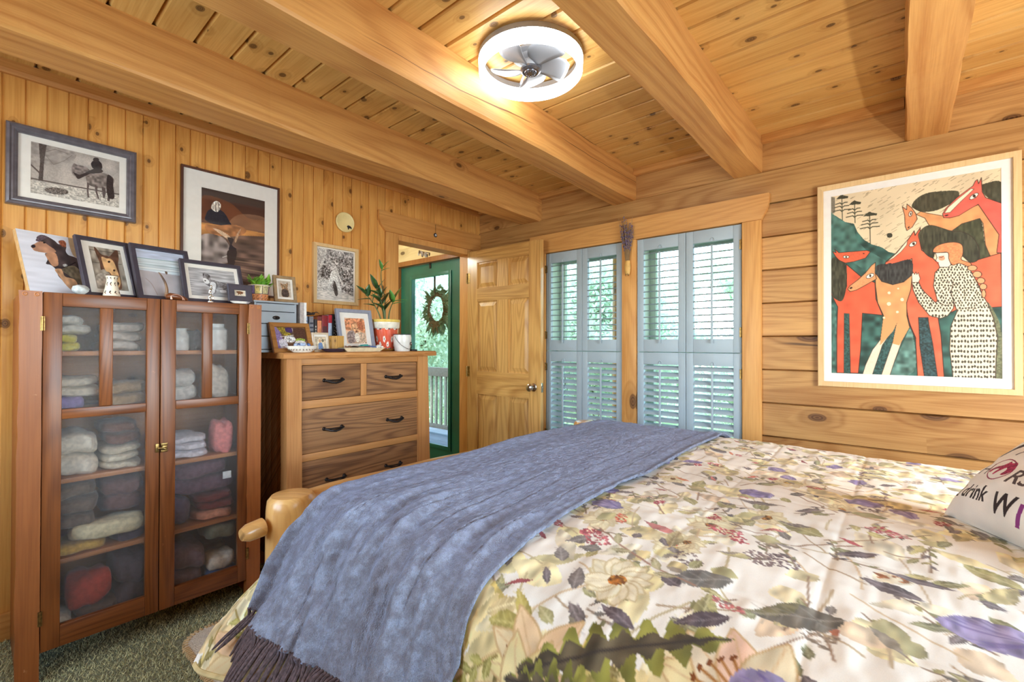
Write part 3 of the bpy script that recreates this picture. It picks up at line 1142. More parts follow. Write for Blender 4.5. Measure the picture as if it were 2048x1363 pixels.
# ------------------------------------------------------------------ ring light with a fan
M_ring = emit('ring_diffuser', (0.90, 0.97, 1.0, 1), 10.5)
M_plast = plain('grey_plastic', C_(150, 150, 154), 0.35, noise=0.02)
N = NT('clear_blade')
M_blade = N.surf(N.n('BsdfPrincipled', {'Base Color': C_(150, 150, 154), 'Roughness': 0.25, 'Alpha': 0.88}).outputs[0])
fan = thing('fan_light', 'round ceiling fan light with a glowing ring and five blades', 'ceiling light', (1.48, 1.163, CZ))
mb = MB()
mb.lathe([(0.192, -0.030), (0.214, -0.030), (0.215, -0.012), (0.211, -0.006), (0.194, -0.006), (0.192, -0.030)], n=64)
for k in range(3):
    a = k * 2 * pi / 3 + 0.9
    mb.tube([(0.05 * cos(a), 0.05 * sin(a), -0.010), (0.198 * cos(a), 0.198 * sin(a), -0.012)], 0.006, 8)
mb.build('mounting_ring', M_plast, fan)
mb = MB()
mb.lathe([(0.192, -0.076), (0.196, -0.081), (0.207, -0.082), (0.212, -0.077), (0.214, -0.030), (0.192, -0.030), (0.192, -0.076)], n=72)
lab(mb.build('ring_diffuser', M_ring, fan), 'glowing white light ring')
mb = MB()
mb.lathe([(0, -0.001), (0.075, -0.001), (0.077, -0.010), (0.055, -0.015), (0.050, -0.022), (0.040, -0.026), (0.036, -0.030), (0.036, -0.058), (0, -0.058)], n=32)
mb.build('motor_housing', M_plast, fan)
mb = MB()
mb.lathe([(0.036, -0.056), (0.0415, -0.058), (0.042, -0.066), (0.034, -0.072), (0.026, -0.071), (0.024, -0.075), (0.012, -0.077), (0, -0.077)], n=32)
for k in range(10):
    a = k * 2 * pi / 10
    mb.ell((0.017 * cos(a), 0.017 * sin(a), -0.076), (0.004, 0.004, 0.003), 8, 5)
mb.build('hub_cap', plain('hub_metal', C_(120, 118, 122), 0.25, metal=0.8), fan)
for k in range(5):
    a0 = k * 72 + 22
    vs = []
    fs = []
    m, n = 9, 7
    for i in range(m):
        t = i / (m - 1)
        rr = 0.034 + 0.130 * t
        wdt = 0.030 + 0.062 * sin(pi * min(1, t * 1.05) * 0.62) if t < 0.95 else 0.070
        sw = 0.35 * t * t
        for j in range(n):
            u = j / (n - 1) - 0.5
            ang = sw + u * wdt * 2 / max(rr, 0.05) * 0.62
            vs.append(Rz(a0) @ Vector((rr * cos(ang), rr * sin(ang), -0.048 - u * 0.026 + 0.004 * t)))
    fs = [(i * n + j, i * n + j + 1, (i + 1) * n + j + 1, (i + 1) * n + j) for i in range(m - 1) for j in range(n - 1)]
    mb = MB().add(vs, fs, True)
    o = mb.build('blade', M_blade, fan)
    sm_ = o.modifiers.new('thickness', 'SOLIDIFY')
    sm_.thickness = 0.0018

# ------------------------------------------------------------------ glazed cabinet
CT = 1.435
cab = thing('display_cabinet', 'tall reddish wooden cabinet with two pebbled-glass doors', 'cabinet', (0.51, 2.62, 0))
def W_(mb, x0, x1, y0, y1, z0, z1, bev=0.0025):
    return mb.box(x0 - 0.51, x1 - 0.51, y0 - 2.62, y1 - 2.62, z0, z1, bev)
for a, b in ((0.1045, 0.1625), (0.856, 0.9135)):
    mb = MB()
    mb.bid = 1.0 + a * 3
    n = 22
    vs = []
    rr = random.Random(int(a * 1000))
    for k in range(n + 1):
        z = CT * k / n
        e1 = rr.uniform(-0.0022, 0.0022)
        tap = -0.004 * (1 - k / n)
        for (xx, yy) in ((a + tap + e1, 2.388), (b + rr.uniform(-.0008, .0008), 2.388), (b, 2.425), (a + tap + e1, 2.425)):
            vs.append((xx - 0.51, yy - 2.62, z))
    fs = [(k * 4 + j, k * 4 + (j + 1) % 4, (k + 1) * 4 + (j + 1) % 4, (k + 1) * 4 + j) for k in range(n) for j in range(4)] + [(0, 3, 2, 1), (n * 4, n * 4 + 1, n * 4 + 2, n * 4 + 3)]
    mb.add(vs, fs)
    p = mb.build('front_post', M_cherryp, cab)
    mb = MB()
    for xx in (a + 0.014, b - 0.014):
        mb.lathe([(0, 0), (0.006, 0.0), (0.0075, 0.002), (0.0055, 0.003), (0.0035, 0.0015), (0, 0.001)], M=T(xx - 0.51, 2.3895 - 2.62, CT - 0.012) @ Rx(90), n=14)
    lab(mb.build('wooden_plug', M_shelf, p), 'pale wooden plugs')
mb = MB()
W_(mb, 0.108, 0.126, 2.425, 2.85, 0.0, CT - 0.004)
mb.build('side_panel', M_cherryp, cab)
mb = MB()
W_(mb, 0.892, 0.910, 2.425, 2.85, 0.0, CT - 0.004)
mb.build('side_panel', M_cherryp, cab)
mb = MB(); W_(mb, 0.126, 0.892, 2.84, 2.85, 0.06, CT - 0.02); mb.build('back_panel', M_shelf, cab)
mb = MB(); W_(mb, 0.126, 0.892, 2.419, 2.84, CT - 0.022, CT - 0.003); mb.build('top_panel', M_cherryx, cab)
SHELVES = (0.125, 0.425, 0.728, 0.985, 1.215)
for zz in SHELVES:
    mb = MB(); mb.bid = zz * 5; W_(mb, 0.126, 0.892, 2.44, 2.84, zz - 0.018, zz); mb.build('shelf', M_shelf, cab)
for di, (a, b, panes, low) in enumerate(((0.1645, 0.5125, ((0.214, 0.322), (0.361, 0.465)), (0.216, 0.468)), (0.5155, 0.8545, ((0.566, 0.669), (0.707, 0.808)), (0.569, 0.816)))):
    mb = MB()
    mb.mat = 0
    y0, y1 = 2.392, 2.416
    zb, zt = 0.118, CT - 0.001
    mb.bid = 1.2 + di; W_(mb, a, low[0], y0, y1, zb, zt)
    mb.bid = 2.7 + di; W_(mb, low[1], b, y0, y1, zb, zt)
    mb.bid = 5.3 + di; W_(mb, panes[0][1], panes[1][0], y0 + 0.001, y1, 1.0, 1.384)
    mb.mat = 1
    mb.bid = 3.1 + di; W_(mb, low[0], low[1], y0 + 0.0005, y1, 1.384, zt)
    mb.bid = 4.2 + di; W_(mb, low[0], low[1], y0 + 0.0005, y1, 0.962, 0.999)
    mb.bid = 6.2 + di; W_(mb, low[0], low[1], y0 + 0.0005, y1, zb, 0.197)
    d = mb.build('door', [M_cherry, M_cherryx], cab)
    for (p, q, z0, z1) in ((panes[0][0], panes[0][1], 0.997, 1.386), (panes[1][0], panes[1][1], 0.997, 1.386), (low[0], low[1], 0.195, 0.964)):
        mb = MB()
        mb.box(p - 0.003 - 0.51, q + 0.003 - 0.51, 2.4065 - 2.62, 2.4105 - 2.62, z0, z1)
        mb.build('glass_pane', M_frost, d)
    hx = a - 0.001 if di == 0 else b + 0.001
    for zz in (1.318, 0.245):
        mb = MB()
        mb.tube([(hx - 0.51, 2.386 - 2.62, zz - 0.026), (hx - 0.51, 2.386 - 2.62, zz + 0.026)], 0.004, 8)
        W_(mb, hx - 0.006, hx + 0.006, 2.3865, 2.3895, zz - 0.026, zz + 0.026, 0)
        lab(mb.build('hinge', M_brass, d), 'small brass butt hinge')
mb = MB()
W_(mb, 0.498, 0.5115, 2.386, 2.392, 0.788, 0.824, 0.002)
W_(mb, 0.5165, 0.541, 2.386, 2.392, 0.812, 0.824, 0.002)
W_(mb, 0.5165, 0.541, 2.386, 2.392, 0.786, 0.796, 0.002)
W_(mb, 0.519, 0.538, 2.378, 2.390, 0.794, 0.814, 0.003)
mb.tube([(0.505 - 0.51, 2.383 - 2.62, 0.806), (0.533 - 0.51, 2.381 - 2.62, 0.804)], 0.0042, 10)
mb.lathe([(0, 0), (0.006, 0), (0.0065, 0.008), (0.003, 0.011), (0, 0.011)], M=T(0.529 - 0.51, 2.379 - 2.62, 0.803) @ Rx(90), n=14)
lab(mb.build('latch', M_brass, cab), 'aged brass turn latch')


def cloth(name, label, x0, x1, y0, y1, z0, z1, col, layers=1, seed=0, cat='clothes', group='clothes folded on the cabinet shelves', rnd_=0.02, plump=0.35):
    """a folded or bundled piece of clothing: soft layers with bulging edges"""
    r = np.random.RandomState(seed)
    mb = MB()
    h = (z1 - z0) / layers
    for L in range(layers):
        n, m = 26, 9
        dx = r.uniform(-rnd_, rnd_) * 0.5
        cx, cy = (x0 + x1) / 2 + dx, (y0 + y1) / 2
        ph = r.uniform(0, 6, 6)
        vs = []
        for i in range(m):
            th = -pi / 2 + pi * i / (m - 1)
            cz = z0 + h * L + h / 2 + (h / 2) * math.copysign(abs(sin(th)) ** (1 - plump), sin(th)) * 1.02
            k = max(abs(cos(th)), 0.0) ** plump if 0 < i < m - 1 else 0.0
            for j in range(n):
                w = 2 * pi * j / n
                c, s = cos(w), sin(w)
                q = (abs(c) ** 4 + abs(s) ** 4) ** -0.25
                wv = 1 + 0.05 * sin(3 * w + ph[0]) + 0.03 * sin(7 * w + ph[1] + 2 * th)
                vs.append((cx + c * q * k * (x1 - x0) / 2 * wv, cy + s * q * k * (y1 - y0) / 2 * wv, cz + k * 0.1 * h * sin(2 * w + ph[2]) + k * 0.06 * h * sin(5 * w + ph[3])))
        fs = [(i * n + j, i * n + (j + 1) % n, (i + 1) * n + (j + 1) % n, (i + 1) * n + j) for i in range(m - 1) for j in range(n)]
        mb.add(vs, fs, True)
    o = mb.build(name, plain('cloth_' + name + str(seed), col, 0.9, noise=0.08, scale=60, bump=0.35, sheen=0.2), None, ((x0 + x1) / 2, (y0 + y1) / 2, z0))
    return tag(o, label, cat, group)


s0, s1, s2, s3, s4 = SHELVES
cl = [
 ('folded_towels', 'yellow folded cloth behind the upper left pane', .20, .275, 2.46, 2.6, s4, s4 + .065, C_(226, 212, 80), 2),
 ('folded_towels', 'white folded cloth stacked above the yellow one, top left of the cabinet', .20, .30, 2.48, 2.7, s4 + .068, s4 + .14, C_(232, 226, 216), 2),
 ('folded_clothes', 'grey beige pile behind the second upper pane', .34, .48, 2.48, 2.74, s4, s4 + .12, C_(206, 192, 180), 3),
 ('folded_clothes', 'pale pile with lilac bottom behind the upper left pane, lower half', .19, .33, 2.46, 2.66, s3 + .05, s3 + .13, C_(224, 212, 192), 2),
 ('folded_clothes', 'lilac folded cloth at the foot of the upper left pane', .20, .30, 2.46, 2.62, s3, s3 + .05, C_(156, 140, 196), 1),
 ('folded_clothes', 'brown bundle behind the second upper pane, lower half', .345, .49, 2.47, 2.72, s3, s3 + .10, C_(170, 140, 108), 2),
 ('storage_jar', 'white round jar behind the third upper pane, top shelf', .585, .645, 2.48, 2.54, s4, s4 + .10, C_(240, 236, 230), 1),
 ('storage_jar', 'white round jar behind the fourth upper pane, top shelf', .715, .80, 2.47, 2.55, s4, s4 + .125, C_(244, 242, 238), 1),
 ('folded_clothes', 'dark grey cloth between the white jars on the top shelf', .655, .70, 2.48, 2.6, s4, s4 + .09, C_(110, 108, 116), 1),
 ('folded_clothes', 'white cloth bundle behind the third upper pane, lower half', .56, .68, 2.46, 2.7, s3, s3 + .14, C_(226, 220, 212), 2),
 ('folded_clothes', 'pale round bundle behind the fourth upper pane, lower half', .70, .80, 2.46, 2.62, s3, s3 + .15, C_(214, 204, 190), 1),
 ('folded_clothes', 'large cream jumper behind the left lower pane', .185, .335, 2.45, 2.72, s2, s2 + .16, C_(232, 220, 200), 2),
 ('folded_clothes', 'dark brown folded top in the middle of the upper left shelf', .345, .47, 2.47, 2.7, s2 + .10, s2 + .19, C_(112, 76, 66), 2),
 ('folded_clothes', 'cream folded tops under the dark brown one', .345, .475, 2.45, 2.7, s2, s2 + .095, C_(206, 190, 164), 3),
 ('folded_clothes', 'white stack behind the right lower pane', .56, .72, 2.45, 2.7, s2, s2 + .10, C_(228, 222, 228), 3),
 ('folded_clothes', 'pink rolled cloth on the right of the middle shelf', .735, .815, 2.45, 2.60, s2, s2 + .145, C_(226, 130, 124), 1),
 ('folded_clothes', 'dark grey bundle below the middle shelf, left door', .185, .335, 2.45, 2.74, s1 + .10, s1 + .27, C_(116, 98, 84), 3),
 ('folded_clothes', 'dark plum bundle below the middle shelf, left door', .345, .48, 2.47, 2.74, s1 + .12, s1 + .26, C_(112, 82, 78), 2),
 ('rolled_blanket', 'cream rolled blanket in the left half of the cabinet', .25, .485, 2.43, 2.56, s1 + .042, s1 + .105, C_(226, 210, 168), 1),
 ('folded_clothes', 'mustard folded cloth on the lower left shelf', .185, .36, 2.44, 2.62, s1, s1 + .04, C_(214, 170, 84), 1),
 ('folded_clothes', 'navy folded cloth beside the mustard one', .37, .49, 2.46, 2.66, s1, s1 + .045, C_(76, 66, 78), 1),
 ('folded_clothes', 'large dark purple bundle behind the right lower pane', .56, .82, 2.46, 2.76, s1 + .13, s1 + .28, C_(112, 86, 96), 2),
 ('folded_clothes', 'maroon folded cloth under the dark purple bundle', .67, .82, 2.45, 2.7, s1 + .045, s1 + .12, C_(120, 52, 50), 2),
 ('folded_clothes', 'indigo bundle at the left of the lower right shelf', .555, .655, 2.46, 2.7, s1, s1 + .12, C_(98, 84, 100), 1),
 ('folded_clothes', 'coral folded cloth on the lower right shelf', .665, .82, 2.44, 2.66, s1, s1 + .042, C_(220, 150, 120), 1),
 ('folded_clothes', 'brick red folded cloth at the bottom left', .235, .37, 2.44, 2.62, s0 + .085, s0 + .20, C_(176, 62, 46), 1),
 ('folded_clothes', 'charcoal bundle at the bottom behind the red cloth', .375, .49, 2.45, 2.74, s0, s0 + .24, C_(78, 66, 72), 2),
 ('folded_clothes', 'dark grey cloth under the red one at the bottom left', .27, .40, 2.44, 2.66, s0, s0 + .083, C_(98, 78, 70), 2),
 ('folded_clothes', 'cream cloth in the bottom left corner of the cabinet', .185, .262, 2.43, 2.56, s0, s0 + .08, C_(226, 214, 190), 1),
 ('folded_clothes', 'grey green folded cloth below the coral one', .70, .83, 2.44, 2.64, s0 + .20, s0 + .27, C_(120, 122, 104), 1),
 ('folded_clothes', 'dusky purple shirt bundle at the bottom of the right door', .555, .70, 2.44, 2.7, s0, s0 + .20, C_(122, 102, 114), 2),
 ('folded_clothes', 'dark cloth behind the grey green one at the bottom right', .66, .84, 2.58, 2.78, s0 + .085, s0 + .19, C_(86, 72, 72), 2),
 ('folded_clothes', 'white folded cloth at the bottom right', .71, .83, 2.44, 2.58, s0 + .062, s0 + .125, C_(228, 220, 206), 1),
 ('folded_clothes', 'blue folded cloth at the very bottom right', .70, .835, 2.44, 2.64, s0, s0 + .058, C_(92, 130, 190), 1)]
for i, (nm, lb, x0, x1, y0, y1, z0, z1, c, L) in enumerate(cl):
    if nm == 'storage_jar':
        mb = MB()
        r_ = (x1 - x0) / 2
        mb.lathe([(0, 0), (r_ * .9, 0), (r_, 0.008), (r_, z1 - z0 - 0.03), (r_ * .7, z1 - z0 - 0.016), (r_ * .72, z1 - z0), (0, z1 - z0)], ((x0 + x1) / 2, (y0 + y1) / 2, z0), 24)
        tag(mb.build(nm, plain('jar%d' % i, c, 0.3), None, ((x0 + x1) / 2, (y0 + y1) / 2, z0)), lb, 'jar', 'white jars in the cabinet')
    else:
        cloth(nm, lb, x0, x1, y0, y1, z0, z1, c, L, seed=i + 3)
mb = MB(); mb.box(0.765, 0.800, 2.437, 2.4385, s1 + .185, s1 + .218)
tag(mb.build('paper_tag', plain('tag_paper', C_(240, 238, 232), 0.7), None, (0.78, 2.438, s1 + .185)), 'small white paper tag stuck inside the right cabinet pane', 'tag')

# ------------------------------------------------------------------ chest of drawers
DT = 1.2
dr = thing('chest_of_drawers', 'rustic reclaimed-wood chest of drawers with iron pulls', 'chest of drawers', (1.5, 2.64, 0))
def D_(mb, x0, x1, y0, y1, z0, z1, bev=0.003):
    return mb.box(x0 - 1.5, x1 - 1.5, y0 - 2.64, y1 - 2.64, z0, z1, bev)
mb = MB()
n = 30   # top with a hewn front edge
vs = []
rr = random.Random(5)
for k in range(n + 1):
    x = 1.012 + 0.994 * k / n
    e = rr.uniform(-0.003, 0.003)
    for (yy, zz) in ((2.372 + e, DT - 0.005), (2.369 + e, DT - 0.016), (2.374 - e, DT - 0.031), (2.85, DT - 0.032), (2.85, DT), (2.382 + e, DT)):
        vs.append((x - 1.5, yy - 2.64, zz))
fs = [(k * 6 + j, k * 6 + (j + 1) % 6, (k + 1) * 6 + (j + 1) % 6, (k + 1) * 6 + j) for k in range(n) for j in range(6)] + [tuple(range(5, -1, -1)), tuple(n * 6 + j for j in range(6))]
mb.add(vs, fs)
mb.build('top', M_oakx, dr)
for (a, b, a2, b2) in ((1.036, 1.114, 1.042, 1.122), (1.872, 1.950, 1.878, 1.985)):
    mb = MB()
    mb.bid = a * 2
    vs = []
    for k in range(13):
        t = k / 12
        z = (DT - 0.032) * (1 - t)
        l = a + (a2 - a) * t
        r_ = b + (b2 - b) * t
        for (xx, yy) in ((l, 2.392), (r_, 2.392), (r_, 2.46), (l, 2.46)):
            vs.append((xx - 1.5 + rr.uniform(-.001, .001), yy - 2.64, z))
    fs = [(k * 4 + j, k * 4 + (j + 1) % 4, (k + 1) * 4 + (j + 1) % 4, (k + 1) * 4 + j) for k in range(12) for j in range(4)] + [(0, 1, 2, 3), (48, 51, 50, 49)]
    mb.add(vs, fs)
    mb.build('front_post', M_oakz, dr)
for a in (1.042, 1.90):
    mb = MB(); D_(mb, a, a + 0.07, 2.77, 2.84, 0, DT - 0.032); mb.build('back_post', M_oakz, dr)
mb = MB()
for i in range(4):
    D_(mb, 1.052, 1.066, 2.462 + i * 0.077, 2.462 + i * 0.077 + 0.0775, 0.09, DT - 0.034)
mb.build('side_panel', M_barn, dr)
mb = MB()
for i in range(4):
    D_(mb, 1.926, 1.94, 2.462 + i * 0.077, 2.462 + i * 0.077 + 0.0775, 0.09, DT - 0.034)
mb.build('side_panel', M_barn, dr)
rails = [(1.120, 1.876, 1.132, 1.168), (1.120, 1.878, 0.902, 0.945), (1.122, 1.880, 0.624, 0.662), (1.122, 1.882, 0.345, 0.383), (1.122, 1.882, 0.08, 0.118)]
for i, (a, b, z0, z1) in enumerate(rails):
    mb = MB(); mb.bid = 1 + i * 0.9; D_(mb, a - 0.01, b + 0.01, 2.400, 2.44, z0, z1); mb.build('rail', M_oakx, dr)
mb = MB(); D_(mb, 1.4645, 1.502, 2.401, 2.44, 0.945, 1.132); mb.build('divider', M_oakz, dr)
mb = MB(); D_(mb, 1.066, 1.926, 2.825, 2.838, 0.09, DT - 0.034); mb.build('back_panel', M_barn, dr)
dws = [(1.1235, 1.4625, 0.947, 1.130, (1.296,)), (1.504, 1.866, 0.947, 1.130, (1.688,)), (1.1235, 1.878, 0.664, 0.900, (1.296, 1.700)), (1.1235, 1.880, 0.385, 0.622, (1.312, 1.690)), (1.1235, 1.880, 0.120, 0.343, (1.312, 1.690))]
for i, (a, b, z0, z1, hs) in enumerate(dws):
    mb = MB()
    mb.bid = 1 + i * 1.31
    D_(mb, a, b, 2.405, 2.428, z0, z1, 0.002)
    mb.bid = 0.2
    D_(mb, a + 0.01, b - 0.01, 2.428, 2.80, z0 + 0.01, z1 - 0.03, 0)
    d = mb.build('drawer', M_barn, dr)
    for hx in hs:
        zc = (z0 + z1) / 2 + (0.008 if i < 2 else 0.0)
        mb = MB()
        x = hx - 1.5
        y = 2.405 - 2.64
        mb.tube([(x - 0.052, y - 0.006, zc), (x - 0.05, y - 0.020, zc - 0.001), (x - 0.025, y - 0.028, zc - 0.010), (x, y - 0.030, zc - 0.014), (x + 0.025, y - 0.028, zc - 0.010), (x + 0.05, y - 0.020, zc - 0.001), (x + 0.052, y - 0.006, zc)], [.005, .0055, .006, .0068, .006, .0055, .005], 8)
        mb.tube([(x - 0.05, y - 0.021, zc + 0.001), (x - 0.02, y - 0.027, zc), (x + 0.02, y - 0.027, zc), (x + 0.05, y - 0.021, zc + 0.001)], 0.004, 8)
        for s in (-1, 1):
            mb.lathe([(0.006, 0), (0.011, 0), (0.010, 0.005), (0.006, 0.009), (0.006, 0.02), (0, 0.022)], M=T(x + s * 0.052, y, zc) @ Rx(90), n=14)
        lab(mb.build('pull', M_iron, d), 'dark wrought-iron bar pull')

# ------------------------------------------------------------------ rug
M_rug = plain('rug_cotton', C_(240, 232, 218), 0.95, noise=0.07, scale=220, bump=0.9)
rug = thing('area_rug', 'cream woven rug with a whip-stitched edge under the bed', 'rug', (1.6, 0.8, 0.0))
rx0, rx1, ry0, ry1, rc = 0.565, 2.70, -0.9, 2.315, 0.10
out = []
for (cx, cy, a0) in ((rx1 - rc, ry1 - rc, 0), (rx0 + rc, ry1 - rc, 90), (rx0 + rc, ry0 + rc, 180), (rx1 - rc, ry0 + rc, 270)):
    for k in range(9):
        a = R_(a0 + k * 90 / 8)
        out.append((cx + rc * cos(a) - 1.6, cy + rc * sin(a) - 0.8))
mb = MB(); mb.prism(out, 0.001, 0.012, 'xy'); mb.build('rug_field', M_rug, rug)
mb = MB()
k = 0
L = out + out[:1]
for (a, b) in zip(L[:-1], L[1:]):
    d = Vector((b[0] - a[0], b[1] - a[1]))
    n = max(1, int(d.length / 0.013))
    nn = Vector((d.y, -d.x)).normalized()
    for i in range(n):
        p = Vector(a) + d * (i / n)
        if p.x > -0.4 and p.y < 1.0:
            continue
        w = rnd.uniform(0.005, 0.010)
        q = p + nn * w + d.normalized() * rnd.uniform(-.006, .006)
        mb.tube([(p.x - nn.x * 0.012, p.y - nn.y * 0.012, 0.013), (p.x + nn.x * .004, p.y + nn.y * .004, 0.013), (q.x, q.y, 0.003)], [.0048, .005, .0035], 6)
o = mb.build('stitched_edge', plain('rug_stitch', C_(214, 186, 142), 0.95), rug)
o['kind'] = 'stuff'

# carpet pile near the camera side of the cabinet
r = np.random.RandomState(4)
n = 42000
P = np.c_[r.uniform(0.06, 1.25, n), r.uniform(1.55, 2.86, n)]
keep = ~((P[:, 0] > rx0 - 0.01) & (P[:, 1] < ry1 + 0.01))
P = P[keep]; n = len(P)
h = r.uniform(0.008, 0.016, n); a = r.uniform(0, 2 * pi, n); w = r.uniform(0.0012, 0.0022, n)
lean = r.uniform(-0.012, 0.012, (n, 2))
V = np.zeros((n, 3, 3))
V[:, 0] = np.c_[P[:, 0] - w * np.cos(a), P[:, 1] - w * np.sin(a), np.zeros(n)]
V[:, 1] = np.c_[P[:, 0] + w * np.cos(a), P[:, 1] + w * np.sin(a), np.zeros(n)]
V[:, 2] = np.c_[P + lean, h]
me = bpy.data.meshes.new('carpet_pile')
me.vertices.add(3 * n); me.vertices.foreach_set('co', V.reshape(-1).astype(np.float32))
me.loops.add(3 * n); me.loops.foreach_set('vertex_index', np.arange(3 * n, dtype=np.int32))
me.polygons.add(n); me.polygons.foreach_set('loop_start', (np.arange(n) * 3).astype(np.int32)); me.polygons.foreach_set('loop_total', np.full(n, 3, np.int32))
me.materials.append(plain('pile_fibre', C_(206, 206, 166), 0.95, noise=0.22, scale=55)); me.update(calc_edges=True)
o = bpy.data.objects.new('carpet_pile', me); COL.objects.link(o)
tag(o, 'short green carpet pile in front of the cabinet', 'carpet pile'); o['kind'] = 'stuff'
# ------------------------------------------------------------------ log bed
bed = thing('log_bed', 'peeled-log bed frame with thick rounded corner posts', 'bed', (1.64, 0.5, 0.0))
BO = Vector((1.64, 0.5, 0))
def loc(*p):
    return Vector(p) - BO
for (px, py, rad) in ((0.692, 1.552, 0.079), (2.585, 1.575, 0.080)):
    mb = MB()
    mb.bid = px
    mb.lathe([(rad * 1.08, 0), (rad * 1.04, 0.3), (rad, 0.55), (rad * 0.985, 0.70), (rad * 0.94, 0.732), (rad * 0.80, 0.746), (rad * 0.4, 0.751), (0, 0.752)], loc(px, py, 0), 28, 1.0, 0.96)
    mb.build('corner_post', M_bedpost, bed)
for (px, py) in ((0.70, -0.62), (2.58, -0.62)):
    mb = MB(); mb.lathe([(0.078, 0), (0.076, 0.5), (0.074, 0.6), (0.06, 0.66), (0, 0.67)], loc(px, py, 0), 20); mb.build('corner_post', M_bedpost, bed)
mb = MB(); mb.bid = 1.7
mb.tube([loc(0.60, 1.55, 0.664), loc(0.553, 1.543, 0.661), loc(0.535, 1.541, 0.660)], [0.029, 0.027, 0.018], 14)
mb.build('tenon_end', M_bedlog, bed)
mb = MB(); mb.bid = 3.1
pts = []
rad = []
for k in range(25):
    t = k / 24
    pts.append(loc(0.70 + 1.88 * t, 1.578 + 0.01 * sin(5 * t), 0.672 + 0.012 * sin(t * pi) + 0.006 * sin(9 * t)))
    rad.append(0.056 + 0.004 * sin(11 * t + 1) + 0.003 * sin(23 * t))
mb.tube(pts, rad, 18)
mb.build('top_rail', M_bedlog, bed)
mb = MB(); mb.tube([loc(0.70, 1.56, 0.24), loc(2.58, 1.58, 0.24)], 0.055, 14); mb.build('bottom_rail', M_bedlog, bed)
for k in range(7):
    mb = MB(); x = 0.92 + k * 0.24; mb.tube([loc(x, 1.57, 0.26), loc(x + .005, 1.572, 0.45), loc(x, 1.575, 0.66)], [.03, .033, .029], 12); mb.build('spindle', M_bedpost, bed)
for x in (0.735, 2.545):
    mb = MB(); mb.tube([loc(x, -0.6, 0.34), loc(x, 1.54, 0.34)], 0.055, 14); mb.build('side_rail', M_bedlog, bed)

# ------------------------------------------------------------------ the surface of the made bed
def smooth(t):
    t = np.clip(t, 0, 1)
    return t * t * (3 - 2 * t)


def profile(y):
    f = float(smooth((y - 0.45) / 0.95))
    c = [(0.575 - 0.175 * f, 0.375), (0.598 - 0.128 * f, 0.49), (0.622 - 0.055 * f, 0.61), (0.662 - 0.008 * f, 0.703), (0.76, 0.752), (1.0, 0.772), (1.65, 0.780), (2.35, 0.772), (2.55, 0.752), (2.655, 0.69), (2.69, 0.56), (2.70, 0.40)]
    P = np.array(crom(c, 14))
    s = np.r_[0, np.cumsum(np.hypot(*np.diff(P, axis=0).T))]
    return P, s


_prof = {}


def surf_rows(ys, ss):
    """points of the bed surface for rows y and arc lengths s (measured from the shoulder at x = 1 so that the top stays put)"""
    out = np.zeros((len(ss), len(ys), 3))
    for j, y in enumerate(ys):
        P, s = profile(y)
        k = np.argmin(np.abs(P[:, 0] - 1.0) + (P[:, 1] < 0.7) * 9)
        q = s - s[k]
        x = np.interp(ss, q, P[:, 0])
        z = np.interp(ss, q, P[:, 1])
        lo_ = ss < q[0]
        x = np.where(lo_, P[0, 0] + (ss - q[0]) * -0.0, x)
        out[:, j, 0] = x
        out[:, j, 1] = y
        out[:, j, 2] = z
    Y = out[:, :, 1]
    drop = np.where(Y > 1.38, 0.9 * (np.clip(Y - 1.38, 0, 1)) ** 1.6 * 4.5, 0)
    out[:, :, 2] -= drop * smooth((out[:, :, 2] - 0.40) / 0.3)
    # soft hanging folds on the near side
    hang = smooth((0.70 - out[:, :, 2]) / 0.3) * (out[:, :, 0] < 1.2)
    out[:, :, 0] -= hang * (0.016 * np.sin(Y * 17 + 0.6) + 0.010 * np.sin(Y * 31 + 2.0)) * (0.35 + smooth((Y - 0.3) / 0.9))
    # broad softness of a filled cover on the top
    X = out[:, :, 0]
    out[:, :, 2] += (0.004 * np.sin(X * 5.1 + Y * 3.0) + 0.003 * np.sin(X * 9.0 - Y * 6.1 + 1)) * smooth((out[:, :, 2] - 0.6) / 0.12)
    return out


def normals_of(V):
    du = np.gradient(V, axis=0)
    dv = np.gradient(V, axis=1)
    n = np.cross(dv, du)
    n /= np.maximum(np.linalg.norm(n, axis=2, keepdims=True), 1e-9)
    # outward = away from the middle of the bed
    c = V - np.array([1.65, 0.5, 0.35])
    sgn = np.sign((n * c).sum(2, keepdims=True))
    return n * np.where(sgn == 0, 1, sgn)


RHO = 300.0
P_, S_ = profile(1.42)
S_LO = -0.80
SS = np.arange(S_LO, 2.12, 1 / RHO)
YS = np.arange(-0.80, 1.475, 1 / RHO)
NS, NY = len(SS), len(YS)


def s_lo(y):
    P, s = profile(y)
    k = np.argmin(np.abs(P[:, 0] - 1.0) + (P[:, 1] < 0.7) * 9)
    return s[0] - s[k]


# ---- printed pattern: late-summer botanicals on cream
art = Art(NY, NS, (244, 241, 231), [(-0.80, S_LO), (YS[-1], S_LO), (YS[-1], SS[-1]), (-0.80, SS[-1])])
# drawing coordinates are (y, s); on the flat top s = x - 1
rp = random.Random(21)
art.noise(0.035, 45, 45, 2)
GREYV = [(122, 112, 110), (132, 124, 118), (106, 96, 96), (118, 112, 104)]
OLIVE = [(164, 158, 112), (150, 146, 104), (180, 172, 120), (138, 138, 104)]
PALE = [(232, 222, 176), (238, 226, 186), (226, 214, 170)]


def xy(cx, cy, ang, a, b):
    return (cx + a * cos(ang) - b * sin(ang), cy + a * sin(ang) + b * cos(ang))


